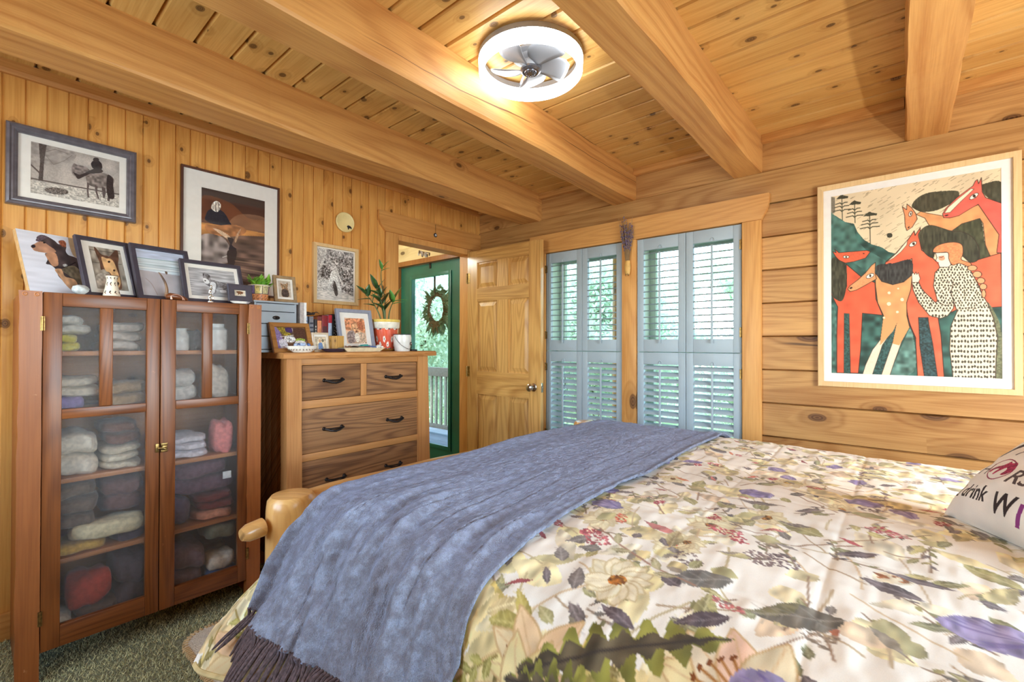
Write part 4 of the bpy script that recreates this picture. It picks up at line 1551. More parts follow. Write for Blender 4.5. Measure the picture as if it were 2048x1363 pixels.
def leaf(cx, cy, L, w, ang, col, vein=True, tone=None):
    up = [xy(cx, cy, ang, L * (t - .5), w * (sin(pi * t ** 0.85)) * (1 + 0.08 * sin(t * 25))) for t in np.linspace(0, 1, 9)]
    dn = [xy(cx, cy, ang, L * (t - .5), -w * 0.9 * (sin(pi * t ** 0.85)) * (1 + 0.08 * sin(t * 22 + 1))) for t in np.linspace(1, 0, 9)[1:-1]]
    art.poly(up + dn, col, tex=0.22, cell=(4, 9))
    if tone:
        art.poly(up[3:] + [xy(cx, cy, ang, L * .1, 0)], tone, tex=0.2, alpha=0.75)
    if vein:
        v = tuple(min(255, c + 46) for c in col)
        art.stroke([xy(cx, cy, ang, -L * .5, 0), xy(cx, cy, ang, L * .46, 0)], v, 1.0, alpha=0.8)
        for t in (-.25, -.05, .15, .3):
            for s in (-1, 1):
                art.stroke([xy(cx, cy, ang, L * t, 0), xy(cx, cy, ang, L * (t + .14), s * w * .7)], v, 0.8, alpha=0.5)


def stem(cx, cy, L, ang, col=(168, 142, 108), w=1.2, leaves=0, lc=None, ls=0.02):
    c = rp.uniform(-.25, .25)
    pts = [xy(cx, cy, ang, L * (t - .5), c * L * (0.25 - (t - .5) ** 2)) for t in np.linspace(0, 1, 8)]
    art.stroke(pts, col, w, sm=True)
    for i in range(leaves):
        p = pts[1 + (i * 6) // max(leaves, 1)]
        a = ang + (1 if i % 2 else -1) * rp.uniform(.5, .9)
        leaf(p[0] + cos(a) * ls * .8, p[1] + sin(a) * ls * .8, ls * rp.uniform(1.5, 2.1), ls * .42, a, lc or rp.choice(GREYV + OLIVE), vein=ls > .018)
    return pts


def berries(cx, cy, r, col, n=60, el=1.7, ang=0.0):
    for _ in range(n):
        q = r * math.sqrt(rp.random())
        w = rp.uniform(0, 2 * pi)
        p = xy(cx, cy, ang, q * cos(w) * el, q * sin(w))
        k = rp.uniform(.8, 1.25)
        art.ell(p[0], p[1], .0042, .0034, tuple(min(255, c * k) for c in col), alpha=0.85, sm=False)


def purple(cx, cy, r, ang=0.0):
    pts = [xy(cx, cy, ang, r * 1.15 * cos(w) * rp.uniform(.82, 1.1), r * .85 * sin(w) * rp.uniform(.82, 1.1)) for w in np.linspace(0, 2 * pi, 15, endpoint=False)]
    art.poly(pts, (152, 142, 178), tex=0.25, cell=(3, 7))
    for _ in range(16):
        w = rp.uniform(-1.1, 1.1)
        a = xy(cx, cy, ang, -r * .9, 0)
        b = xy(cx, cy, ang, r * rp.uniform(.1, 1.0) * cos(w), r * .8 * sin(w))
        art.stroke([a, b], rp.choice([(128, 114, 168), (186, 176, 210), (112, 98, 152)]), 1.0, alpha=0.6)


def flower(cx, cy, r, n, col, edge, centre=(176, 116, 44)):
    for i in range(n):
        a = 2 * pi * i / n + rp.uniform(-.1, .1)
        q = r * rp.uniform(.85, 1.1)
        pts = [xy(cx, cy, a, q * t, q * .30 * sin(pi * min(t * .9 + .08, 1)) * s) for s, ts in ((1, np.linspace(.08, 1, 6)), (-1, np.linspace(.95, .1, 5))) for t in ts]
        k = rp.uniform(.93, 1.04)
        art.poly(pts, tuple(min(255, c * k) for c in col), tex=0.05, line=edge, lw=0.9)
        for t in (-.3, .2):
            art.stroke([xy(cx, cy, a, q * .25, 0), xy(cx, cy, a + t * .5, q * .85, 0)], edge, 0.7, alpha=.5)
    art.ell(cx, cy, r * .26, r * .25, centre, tex=0.5, cell=(2, 2))
    for _ in range(14):
        w = rp.uniform(0, 2 * pi)
        art.ell(cx + r * .2 * cos(w), cy + r * .2 * sin(w), r * .035, r * .035, rp.choice([(206, 150, 66), (122, 70, 26)]), sm=False)


def lily(cx, cy, r, ang, col=(236, 208, 160)):
    for i, a in enumerate((-1.1, -.55, 0, .5, 1.05, 2.2, -2.3)):
        b = ang + a
        pts = [xy(cx, cy, b, r * t, r * .24 * sin(pi * t ** .8) * s + .06 * r * t * t) for s, ts in ((1, np.linspace(0, 1, 7)), (-1, np.linspace(.92, .08, 6))) for t in ts]
        art.poly(pts, tuple(c * rp.uniform(.92, 1.05) for c in col), tex=0.10, line=(204, 170, 120), lw=0.9, cell=(6, 10))
        art.stroke([xy(cx, cy, b, r * .1, 0), xy(cx, cy, b, r * .9, .05 * r)], (214, 178, 132), 1.0, alpha=.7, sm=True)
    for i in range(5):
        b = ang + (i - 2) * .22
        art.stroke([xy(cx, cy, b, 0, 0), xy(cx, cy, b, r * .55, 0)], (168, 112, 52), 1.4)
        p = xy(cx, cy, b, r * .58, 0)
        art.ell(p[0], p[1], r * .05, r * .025, (130, 74, 34), rot=math.degrees(b) + 60)


def acanthus(cx, cy, L, w, ang):
    up, dn = [], []
    n = 8
    for i in range(n):
        t = i / n
        e = sin(pi * (t * .9 + .08))
        for (dt, k) in ((0, .32), (.05, 1.0), (.085, .92), (.11, .36)):
            up.append(xy(cx, cy, ang, L * (t + dt - .5), w * e * k * rp.uniform(.9, 1.1)))
            dn.append(xy(cx, cy, ang, L * (t + dt - .5), -w * e * k * rp.uniform(.9, 1.1)))
    tip = [xy(cx, cy, ang, L * .56, 0)]
    art.poly(up + tip + dn[::-1], (140, 138, 66), tex=0.25, cell=(8, 8))
    up2 = [xy(cx, cy, ang, L * (t - .5), w * .36 * sin(pi * (t * .9 + .08)) * (1 + .5 * sin(t * 50))) for t in np.linspace(0, 1, 22)]
    dn2 = [xy(cx, cy, ang, L * (t - .5), -w * .4 * sin(pi * (t * .9 + .08)) * (1 + .5 * sin(t * 47))) for t in np.linspace(1, 0, 22)]
    art.poly(up2 + dn2, (96, 86, 66), tex=0.3, cell=(6, 6))
    art.stroke([xy(cx, cy, ang, -L * .5, 0), xy(cx, cy, ang, L * .54, 0)], (66, 58, 52), 1.6)


# faint washes first
def rx(a=-.8, b=1.45):
    return rp.uniform(a, b)
def top(a=-.40, b=2.1):
    return rp.uniform(a, b)
for _ in range(360):
    leaf(rx(), top(), rp.uniform(.07, .16), rp.uniform(.022, .045), rp.uniform(0, 6.3), rp.choice(PALE + [(236, 230, 206), (230, 222, 196), (222, 214, 166), (228, 206, 176)]), vein=False)
for _ in range(420):
    stem(rx(), top(), rp.uniform(.06, .20), rp.uniform(0, 6.3), rp.choice([(196, 176, 142), (176, 152, 120), (196, 182, 140), (158, 130, 106), (214, 190, 150)]), rp.choice([.7, .9, 1.2]))
for _ in range(40):
    flower(rx(), top(-.1), rp.uniform(.035, .06), 12, (236, 228, 192), (212, 198, 156), rp.choice([(186, 130, 60), (206, 176, 90), (150, 110, 60)]))
for _ in range(210):
    stem(rx(), top(), rp.uniform(.07, .14), rp.uniform(0, 6.3), (140, 116, 92), .9, leaves=rp.choice([3, 4, 5, 6]), ls=rp.uniform(.010, .019))
for _ in range(330):
    leaf(rx(), top(), rp.uniform(.032, .072), rp.uniform(.009, .017), rp.uniform(0, 6.3), rp.choice(GREYV + OLIVE + OLIVE), tone=rp.choice([None, None, (150, 146, 120), (112, 102, 104)]))
for _ in range(46):
    leaf(rx(), top(), rp.uniform(.07, .11), rp.uniform(.018, .028), rp.uniform(0, 6.3), rp.choice(GREYV + OLIVE), tone=rp.choice([(150, 146, 100), (112, 102, 104), (170, 164, 110)]))
for _ in range(80):
    berries(rx(), top(), rp.uniform(.008, .017), rp.choice([(176, 84, 92), (168, 70, 84), (188, 112, 110), (150, 60, 66), (196, 96, 72)]), 34, rp.uniform(1.2, 2.2), rp.uniform(0, 3.1))
for _ in range(46):
    leaf(rx(), top(), rp.uniform(.04, .075), .007, rp.uniform(0, 6.3), rp.choice([(188, 120, 112), (206, 130, 96), (172, 92, 96)]), vein=False)
for _ in range(64):
    berries(rx(), top(), rp.uniform(.012, .026), rp.choice([(128, 112, 108), (150, 134, 116), (110, 98, 100)]), 44, 1.3, rp.uniform(0, 3.1))
for _ in range(24):
    purple(rx(), top(.2), rp.uniform(.026, .038), rp.uniform(0, 6.3))
for _ in range(170):
    leaf(rx(), top(-.3), rp.uniform(.05, .10), rp.uniform(.014, .028), rp.uniform(0, 6.3), rp.choice([(204, 196, 146), (190, 184, 136), (214, 200, 150), (176, 170, 130)]), vein=False, tone=rp.choice([None, (160, 152, 120), (150, 140, 134)]))
for _ in range(150):
    leaf(rx(), top(-.3), rp.uniform(.03, .06), rp.uniform(.008, .015), rp.uniform(0, 6.3), rp.choice(GREYV + OLIVE))
# the near hanging side: olive and tan foliage
for _ in range(420):
    leaf(rx(-.8), rp.uniform(S_LO, -.33), rp.uniform(.10, .20), rp.uniform(.025, .05), rp.uniform(0, 6.3), rp.choice([(226, 206, 150), (214, 190, 130), (204, 184, 112), (236, 222, 180), (222, 198, 150), (230, 214, 164)]), vein=False)
for _ in range(120):
    leaf(rx(-.3), rp.uniform(S_LO, -.30), rp.uniform(.07, .15), rp.uniform(.014, .03), rp.uniform(0, 6.3), rp.choice([(204, 184, 116), (172, 158, 88), (218, 196, 144), (158, 144, 82), (226, 210, 166), (140, 124, 72)]))
for _ in range(12):
    lily(rx(-.4, 1.42), rp.uniform(-.78, -.38), rp.uniform(.09, .13), rp.uniform(0, 6.3), (232, 210, 160))
for _ in range(60):
    stem(rx(-.3), rp.uniform(S_LO, -.30), rp.uniform(.12, .24), rp.uniform(0, 6.3), (150, 128, 70), 1.4, leaves=5, ls=.022, lc=rp.choice([(160, 150, 80), (176, 160, 92), (132, 118, 66)]))
# the large motifs, each where the cloth shows it
lily(.16, -.30, .15, .6, (234, 216, 172))
lily(.50, -.47, .14, 2.2, (232, 208, 158))
acanthus(.378, -.30, .36, .062, pi - 0.60)
acanthus(.44, -.40, .22, .05, pi - 0.2)
acanthus(.70, -.52, .30, .06, .4)
flower(.447, -.141, .074, 13, (242, 234, 204), (212, 196, 150), (170, 108, 40))
leaf(.314, -.05, .13, .035, -.6, (128, 124, 116), tone=(112, 108, 104))
leaf(.36, -.085, .06, .018, .5, (104, 94, 98))
leaf(.52, -.18, .075, .018, 1.2, (120, 112, 108)); leaf(.60, -.12, .06, .018, .9, (126, 120, 116)); leaf(.56, -.06, .055, .02, -.3, (122, 118, 112))
leaf(.40, -.235, .08, .016, .3, (104, 92, 96)); leaf(.27, -.17, .10, .02, -.7, (92, 80, 84))
leaf(.143, -.06, .15, .04, -.5, (122, 116, 104), tone=(140, 134, 96))
leaf(.20, .355, .11, .03, .35, (158, 152, 108), tone=(118, 108, 112))
purple(-.113, .087, .06); purple(.652, .19, .042); purple(.09, .69, .042); purple(.35, .58, .042); purple(.146, -.27, .05)
berries(.574, -.013, .026, (190, 104, 110), 70, 1.8, .3); berries(.343, .23, .022, (184, 88, 96), 60, 2.0, 0)
berries(.03, .45, .028, (182, 84, 96), 70, 1.7, .4); berries(.39, .30, .018, (176, 74, 82), 40, 1.6, 1); berries(.30, .19, .018, (176, 74, 82), 40, 1.6, 1)
berries(.20, .14, .03, (110, 92, 94), 60, 1.2, 1); berries(.24, .12, .03, (124, 104, 102), 60, 1.2, 1)
berries(.02, .20, .014, (150, 92, 50), 30, 2.0, 0)
leaf(.08, .28, .085, .017, -.5, (110, 98, 100)); leaf(-.02, .22, .11, .016, .15, (108, 98, 100)); leaf(.02, .15, .10, .02, .3, (112, 102, 104))
stem(.45, -.02, .30, .4, (168, 130, 110), 1.4, leaves=4, ls=.026, lc=(164, 156, 120))
leaf(.47, .13, .10, .016, .3, (196, 130, 126), vein=False); leaf(.42, .10, .09, .02, 1.4, (164, 150, 112))

V = surf_rows(YS, SS)
Nn = normals_of(V)
Sg, Yg = np.meshgrid(SS, YS, indexing='ij')
# box quilting: stitched channels pull the cover down; wrinkles run out of them
def seam(c, step, off, w):
    d = np.abs((c - off + step / 2) % step - step / 2)
    return np.exp(-(d / w) ** 2)
q1 = seam(Yg, 0.305, 0.12, 0.007)
q2 = seam(Sg, 0.305, -0.05, 0.007)
puff = 0.003 * (np.abs(np.sin(pi * (Yg - 0.12) / 0.305)) * np.abs(np.sin(pi * (Sg + 0.05) / 0.305))) ** 0.6
wr = (vnoise(NY, NS, 9, 30, 5) - .5) * 0.005 + (vnoise(NY, NS, 26, 10, 6) - .5) * 0.005 + (vnoise(NY, NS, 5, 11, 7) - .5) * 0.0020
V = V + Nn * (puff + wr - 0.0022 * np.maximum(q1, q2))[:, :, None]
cover = NT('comforter_cotton')
M_comf = painted('comforter_cotton', 0.85, sheen=0.1, bump=0.12, scale=500)
slo = np.array([s_lo(y) for y in YS])
cols = art.colors()
# trim the cloth at its hem: fold the rows below the hem underneath
under = Sg < slo[None, :]
V[:, :, 2] = np.where(under, V[:, :, 2] - 0.0, V[:, :, 2])
cf = thing('comforter', 'cream quilted comforter printed with leaves, berries and flowers on the bed', 'comforter', (1.65, 0.4, 0.4))
first_row = int(np.argmax(SS >= slo.min()))
Vc = V[first_row:]
grid_mesh('cover', Vc - np.array([1.65, 0.4, 0.4]), M_comf, cf, cols[first_row:])
hem = MB()
hp = [tuple(Vc[0, j] - np.array([1.65, 0.4, 0.4])) for j in range(0, NY, 6)]
hem.tube(hp, 0.007, 8)
hem.build('hem_piping', plain('hem_cotton', C_(212, 192, 140), 0.9), cf)
mt = MB(); mt.box(0.78, 2.52, -0.62, 1.36, 0.36, 0.70, 0.05)
tag(mt.build('mattress', plain('mattress_ticking', C_(228, 222, 210), 0.9), None, (1.65, 0.4, 0.36)), 'white mattress under the comforter', 'mattress')

# ------------------------------------------------------------------ throw with fringe
TH = Vector((1.4, 1.05, 0.5))
n_s, n_y = 520, 260
sh0 = -0.605
st = np.linspace(0, 1, n_s)
yt = np.linspace(0, 1, n_y)
Vt = np.zeros((n_s, n_y, 3))
ss_t = sh0 + (1.72 - sh0) * st
yy_r = 0.675 + 0.03 * st - 0.03 * np.exp(-(st / .12) ** 2)
yy_f = 1.335 + 0.085 * smooth(st / 0.22) + 0.006 * np.sin(st * 40)
ysamp = np.linspace(0.55, 1.47, 240)
base = surf_rows(ysamp, ss_t)
bn = normals_of(base)
for i in range(n_s):
    y = yy_r[i] + (yy_f[i] - yy_r[i]) * yt
    for c in range(3):
        Vt[i, :, c] = np.interp(y, ysamp, base[i, :, c])
    nrm = np.stack([np.interp(y, ysamp, bn[i, :, c]) for c in range(3)], -1)
    # ribs along the length, loose folds where it hangs
    Vt[i] += nrm * 0.024
tn = normals_of(Vt)
Si, Yi = np.meshgrid(st, yt, indexing='ij')
hangw = smooth((0.30 - Si) / 0.22)
rows = np.exp(-(np.sin(pi * (Yi * 8.5 + 0.12 * np.sin(Si * 7))) / 0.10) ** 2)
dash = np.clip(np.sin(Si * 2 * pi * 95 + 3 * np.sin(Yi * 40)) * .7 + (vnoise(n_y, n_s, 30, 26, 21) - .35) * 2, 0, 1)
d = -0.0055 * rows * dash + (vnoise(n_y, n_s, 22, 130, 11) - .5) * (0.010 + 0.030 * hangw)
d += (vnoise(n_y, n_s, 9, 40, 12) - .5) * (0.003 + 0.016 * hangw) + (vnoise(n_y, n_s, 5, 7, 13) - .5) * 0.006 * (.4 + hangw) + (vnoise(n_y, n_s, 2, 3, 14) - .5) * 0.003
edge = np.minimum(Yi, 1 - Yi)
d += hangw * 0.011 * np.sin(Yi * 2 * pi * 3.6 + 3.0 * vnoise(n_y, n_s, 60, 90, 17) + Si * 14) + hangw * 0.006 * np.sin(Yi * 2 * pi * 8 - Si * 30 + 4 * vnoise(n_y, n_s, 40, 60, 18))
d = np.maximum(d, -0.013)
d += 0.007 * np.exp(-(edge / 0.018) ** 2)
Vt = Vt + tn * d[:, :, None]
N = NT('chenille')
tc = N.n('TexCoord').outputs['Object']
nz = N.n('TexNoise', {'Vector': tc, 'Scale': 420.0, 'Detail': 2.0}).outputs[0]
n2 = N.n('TexNoise', {'Vector': tc, 'Scale': 34.0, 'Detail': 5.0, 'Roughness': 0.65}).outputs[0]
bc = N.mix(N.sm(n2, 0.25, 0.75), C_(150, 155, 170), C_(178, 190, 214))
bc = N.mix(N.math('MULTIPLY', N.math('MULTIPLY_ADD', N.sm(nz, 0.4, 0.7), 0.5, N.math('MULTIPLY', N.sm(n2, 0.62, 0.42), 0.45)), 0.5), bc, C_(98, 82, 76))
hh_ = N.math('ADD', N.math('MULTIPLY', nz, 0.6), n2)
M_throw = N.surf(N.n('BsdfPrincipled', {'Base Color': bc, 'Roughness': 0.95, 'Specular IOR Level': 0.1, 'Sheen Weight': 0.9, 'Sheen Roughness': 0.35, 'Sheen Tint': C_(176, 196, 244),
                                       'Normal': N.n('Bump', {'Height': hh_, 'Strength': 0.9, 'Distance': 0.012}).outputs[0]}).outputs[0])
tw = thing('throw_blanket', 'slate blue chenille throw with tasselled ends across the bed foot', 'throw', TH)
o = grid_mesh('blanket', Vt - np.array(TH), M_throw, tw)
sm_ = o.modifiers.new('thickness', 'SOLIDIFY'); sm_.thickness = 0.009; sm_.offset = -1
M_tass = plain('tassel_yarn', C_(92, 76, 76), 0.95, noise=0.2, scale=150, bump=0.5, sheen=0.5, sheenc=C_(190, 190, 220))
rt_ = random.Random(8)
for k in range(72):
    j = (k + .5) / 72
    y0 = yy_r[0] + (yy_f[0] - yy_r[0]) * j
    ln = rt_.uniform(.085, .125)
    dy = rt_.uniform(-.018, .018) + 0.05 * max(0, j - .88) / .12
    sp_ = [sh0 + 0.006 - ln * t for t in (0, .12, .35, .65, 1.0)]
    q = surf_rows(np.array([y0 + dy * t for t in (0, .12, .35, .65, 1.0)]), np.array(sp_))
    pts = []
    for i, t in enumerate((0, .12, .35, .65, 1.0)):
        p = q[i, i]
        lowx = -0.022 - 0.012 * t
        P0 = Vector((p[0] + lowx + rt_.uniform(-.003, .003), p[1], p[2] + 0.006))
        pts.append(P0 - TH)
    base_p = Vector(Vt[1, min(n_y - 1, int(j * n_y))]) - TH
    pts[0] = base_p
    w = rt_.uniform(.0042, .0062)
    mb = MB(); mb.tube([tuple(v) for v in np.array(crom([tuple(p) for p in pts], 3))], [w * .9] * 2 + [w] * 9 + [w * .8] * 1 + [w * .4], 7)
    mb.build('tassel', M_tass, tw)

# ------------------------------------------------------------------ cushion with lettering
def art_text(art, txt, size, x, y, col, shear=0.0, font_scale_x=1.0, bold=0.0):
    cu = bpy.data.curves.new('t', 'FONT')
    cu.body = txt; cu.size = size; cu.shear = shear; cu.offset = bold
    ob = bpy.data.objects.new('t', cu)
    COL.objects.link(ob)
    bpy.context.view_layer.update()
    dg = bpy.context.evaluated_depsgraph_get()
    me = bpy.data.meshes.new_from_object(ob.evaluated_get(dg))
    for p in me.polygons:
        art.poly([(x + me.vertices[i].co.x * font_scale_x, y - me.vertices[i].co.y) for i in p.vertices], col, sm=False)
    bpy.data.objects.remove(ob); bpy.data.curves.remove(cu); bpy.data.meshes.remove(me)


CW, CH = 0.50, 0.33
ca = Art(460, 304, (238, 232, 224), [(0, -0.064), (CW, -0.064), (CW, CH - 0.064), (0, CH - 0.064)])
ca.noise(0.03, 30, 30, 3)
INK = (46, 36, 40)
ca.poly(pts2('0.046 0.078 0.058 0.056 0.084 0.030 0.108 0.022 0.098 0.036 0.072 0.060 0.052 0.082'), INK, tex=0.2)
art_text(ca, 'I want', 0.046, 0.110, 0.080, (70, 58, 62), 0.35, 0.9)
art_text(ca, 'H', 0.052, 0.044, 0.150, (84, 72, 74), 0.3)
art_text(ca, 'RSES', 0.060, 0.156, 0.163, (84, 70, 70), 0.2, 1.0, 0.001)
CRIM = (136, 34, 66)
cir = [(0.118 + 0.034 * cos(w), 0.130 + 0.034 * sin(w)) for w in np.linspace(0, 2 * pi, 26)]
ca.stroke(cir, CRIM, 2.6)
ca.poly([(0.118 + (x - .160) * .78, 0.130 + (y - .148) * .80) for x, y in pts2('0.122 0.158 0.140 0.142 0.158 0.132 0.168 0.112 0.176 0.118 0.190 0.112 0.200 0.126 0.203 0.146 0.192 0.166 0.178 0.170 0.182 0.150 0.176 0.140 0.166 0.156 0.154 0.172 0.148 0.170 0.158 0.150 0.144 0.154 0.130 0.166')], (158, 44, 80), tex=0.3)
art_text(ca, 'and drink', 0.052, -0.012, 0.222, INK, 0.12, 0.74, 0.0012)
art_text(ca, 'W', 0.062, 0.158, 0.236, INK, 0.05, 0.95, 0.0018)
art_text(ca, 'I', 0.062, 0.228, 0.246, (140, 60, 130), 0.05, 1.0, 0.0018)
art_text(ca, 'NE', 0.062, 0.250, 0.250, INK, 0.05, 1.0, 0.0018)
cu_l = Vector((1.732, -0.085, 0.782))
ex = Vector((-0.85, -0.527, 0)).normalized()
th = R_(47)
hn = Vector((-0.527, 0.85, 0)).normalized()
up_ = Vector((0, 0, 1)) * cos(th) - hn * sin(th)
nr = hn * cos(th) + Vector((0, 0, 1)) * sin(th)
Mc = Matrix((ex, -nr, up_)).transposed().to_4x4()
Mc.translation = cu_l
cush = thing('cushion', 'white cushion with black handwritten lettering and a red horse emblem on the bed', 'cushion')
cush.matrix_world = Mc
u = np.linspace(-1, 1, ca.w); v = np.linspace(1, -1, ca.h)
Ug, Vg = np.meshgrid(u, v)
ht = 0.098 * (np.clip(1 - np.abs(Ug) ** 2.6, 0, 1) * np.clip(1 - np.abs(Vg) ** 2.6, 0, 1)) ** 0.5
ht = ht + (vnoise(ca.w, ca.h, 34, 26, 9) - .5) * 0.006 * (ht > 0.004)
sq = 1 - 0.05 * (Ug ** 2) * (Vg ** 2)
Xg = CW / 2 + Ug * CW / 2 * (1 - 0.045 * (1 - np.abs(Vg)) * 0) * (0.965 + 0.035 * np.abs(Vg) ** 2)
Zg = CH / 2 + Vg * CH / 2 * (0.965 + 0.035 * np.abs(Ug) ** 2)
grid_mesh('front_cover', np.stack([Xg, -ht, Zg], -1), M_printfab, cush, ca.colors())
grid_mesh('back_cover', np.stack([Xg, ht * 0.8, Zg], -1)[::4, ::4], plain('cushion_back', C_(232, 224, 214), 0.9, bump=0.2, scale=300), cush)
# ------------------------------------------------------------------ framed pictures
def framed(name, label, cat, M, w, h, fw, dp, fmat, art, mat_w=0.0, glass=True, group=None, fprof='flat', extra=None, mb_mat=None, open_w=None):
    """local: x right, z up from the lower left corner; the picture faces -y, the back lies at y = dp"""
    e = thing(name, label, cat, group=group)
    e.matrix_world = M
    mb = MB()
    def bar(p0, p1, inn, horizontal, k):
        mb.bid = 1 + k * 0.77
        if fprof == 'flat':
            prof = [(0, dp), (0, 0.002), (0.002, 0), (fw - 0.0015, 0), (fw, 0.0015), (fw, dp)]
        else:
            prof = [(0, dp), (0, 0.004), (fw * .08, 0), (fw * .3, -0.004), (fw * .45, 0.003), (fw * .6, 0.002), (fw * .78, 0.006), (fw * .82, 0.004), (fw, 0.009), (fw, dp)]
        n = len(prof)
        vs = []
        for end in (0, 1):
            for a, y in prof:
                vs.append(p0(a, y) if end == 0 else p1(a, y))
        mb.add(vs, [(i, (i + 1) % n, n + (i + 1) % n, n + i) for i in range(n)] + [tuple(range(n)), tuple(range(2 * n - 1, n - 1, -1))], False)
    bar(lambda a, y: (a, y, a), lambda a, y: (w - a, y, a), 1, True, 0)
    bar(lambda a, y: (a, y, h - a), lambda a, y: (w - a, y, h - a), 1, True, 1)
    bar(lambda a, y: (a, y, a), lambda a, y: (a, y, h - a), 1, False, 2)
    bar(lambda a, y: (w - a, y, a), lambda a, y: (w - a, y, h - a), 1, False, 3)
    mb.build('frame', fmat, e)
    yi = dp * 0.55 if fprof != 'deep' else dp * 0.8
    if mat_w:
        mw = mat_w if isinstance(mat_w, tuple) else (mat_w,) * 4     # left, right, bottom, top
        mb = MB()
        a0, a1, b0, b1 = fw - 0.001, w - fw + 0.001, fw - 0.001, h - fw + 0.001
        c0, c1, d0, d1 = fw + mw[0], w - fw - mw[1], fw + mw[2], h - fw - mw[3]
        y0, y1 = yi, yi + 0.0015
        for (p, q, r_, s) in ((a0, c0, b0, b1), (c1, a1, b0, b1), (c0, c1, b0, d0), (c0, c1, d1, b1)):
            mb.box(p, q, y0, y1, r_, s)
        mb.build('mat_board', mb_mat or M_matboard, e)
        box_ = (c0 - 0.001, c1 + 0.001, d0 - 0.001, d1 + 0.001)
    else:
        box_ = (fw - 0.001, w - fw + 0.001, fw - 0.001, h - fw + 0.001)
    print_sheet('print', art, box_[0], box_[1], box_[2], box_[3], yi + 0.002, e, M_print)
    mb = MB(); mb.box(fw * .5, w - fw * .5, yi + 0.003, dp - 0.001, fw * .5, h - fw * .5); mb.build('backing', M_paperback, e)
    if glass:
        mb = MB(); mb.box(fw - 0.001, w - fw + 0.001, yi - 0.004, yi - 0.002, fw - 0.001, h - fw + 0.001); mb.build('glass_pane', M_glass, e)
    return e


def lean(x, y, z, yaw, tilt):
    return T(x, y, z) @ Rz(yaw) @ Rx(-tilt)


# --- large art print on the log wall (drawing coordinates as seen on the sheet)
A = Art(360, 522, (222, 200, 164), [(163, 278), (1110, 128), (1096, 1260), (158, 1222)])
A.noise(0.05, 60, 60, 4)
LN = (58, 40, 34)
DK = (66, 66, 52)
TEAL = (54, 88, 80)
RED = (226, 104, 74)
TAN = (218, 150, 98)
r = random.Random(3)
for _ in range(430):     # slanting rain
    x, y = r.uniform(185, 1110), r.uniform(130, 640)
    if y < 270 - (x - 163) * .15 or (x < 300 and y > 330):
        continue
    l = r.uniform(8, 34)
    A.stroke([(x, y), (x + l, y - l * .58)], (92, 74, 54), r.uniform(.5, 1.0), alpha=.8)
A.poly(pts2('163 278 187 282 186 365 163 372'), (128, 120, 104), sm=False, tex=.1)
hill = pts2('150 360 200 388 240 415 290 425 308 468 345 512 390 538 440 552 480 578 530 590 600 620 700 720 820 760 1120 820 1110 1275 150 1235')
A.poly(hill, TEAL, sm=False, tex=0.42, cell=(14, 14))
A.poly(pts2('150 372 205 400 285 440 300 500 350 560 420 600 470 640 400 700 250 620 150 640'), (84, 122, 112), tex=0.4, alpha=.55, cell=(10, 12))
A.poly(pts2('560 1050 600 1000 620 1200 520 1250 480 1240'), (120, 150, 138), tex=.5, alpha=.5, cell=(9, 9))
A.poly(pts2('150 900 185 900 185 1222 150 1222'), (92, 128, 116), tex=.4, alpha=.6, cell=(6, 10))
for (tx, t0, t1, s) in ((224, 268, 405, 1.0), (294, 300, 420, 1.0), (377, 362, 535, 1.15)):
    A.stroke([(tx, t0 + 10), (tx + 2, t1)], DK, 2.0)
    A.poly([(tx - 32 * s, t0 + 24), (tx - 20 * s, t0 + 12), (tx, t0 - 2), (tx + 12 * s, t0 + 4), (tx + 36 * s, t0 + 8), (tx + 34 * s, t0 + 18), (tx + 5, t0 + 22)], DK, sm=False, tex=.2)
    for k, q in enumerate((48, 66, 86)):
        A.stroke([(tx - (34 + 6 * k) * s, t0 + q + 4), (tx - 10, t0 + q - 4), (tx, t0 + q + 4), (tx + 14, t0 + q - 6), (tx + (30 + 8 * k) * s, t0 + q - 8)], DK, 2.6)
A.ell(486, 489, 16, 13, DK, tex=.2)
# dark hump between the horses on the right
A.poly(pts2('830 462 880 425 940 408 985 402 1000 440 1012 540 1036 610 980 640 930 560'), (70, 72, 52), tex=.25, cell=(4, 10))
# small tan horse at the back
A.poly(pts2('635 378 682 398 706 438 735 452 830 468 885 430 985 402 1003 430 1014 545 1042 612 1080 600 1092 490 1060 430 980 328 930 345 880 380 790 388 700 372 660 362'), TAN, sm=False, tex=.08, line=LN, lw=1.3, cell=(12, 12))
A.poly(pts2('610 330 640 290 700 262 790 252 860 252 873 268 862 298 800 335 740 358 670 364 628 350'), DK, tex=.25, cell=(3, 12))
A.poly(pts2('558 335 582 352 584 321 610 342 632 372 640 402 612 445 582 464 573 442 570 380'), (226, 142, 96), sm=False, tex=.06, line=LN, lw=1.4)
A.ell(603, 374, 9, 15, (244, 234, 214), rot=20, line=LN, lw=1.1); A.ell(604, 374, 4, 9, LN, rot=20)
A.ell(592, 447, 7, 4, LN, rot=-50)
# pink horse at the upper right
A.poly(pts2('1000 230 1020 213 1108 206 1112 318 1050 300 1012 272'), DK, tex=.25, cell=(3, 12))
A.poly(pts2('786 396 780 376 800 345 860 290 930 240 950 226 964 200 976 192 982 214 998 182 1001 258 1020 290 1110 322 1110 590 1076 586 1090 490 978 326 940 345 870 386 820 398'), (232, 98, 84), sm=False, tex=.07, line=LN, lw=1.4, cell=(14, 14))
A.poly(pts2('790 372 812 340 870 292 940 240 956 243 936 262 880 312 822 368'), (236, 220, 188), sm=False, line=LN, lw=1.0)
A.ell(955, 282, 28, 11, (244, 234, 214), rot=-32, line=LN, lw=1.1); A.ell(957, 281, 9, 9, LN); A.ell(802, 384, 12, 4, LN, rot=-12)
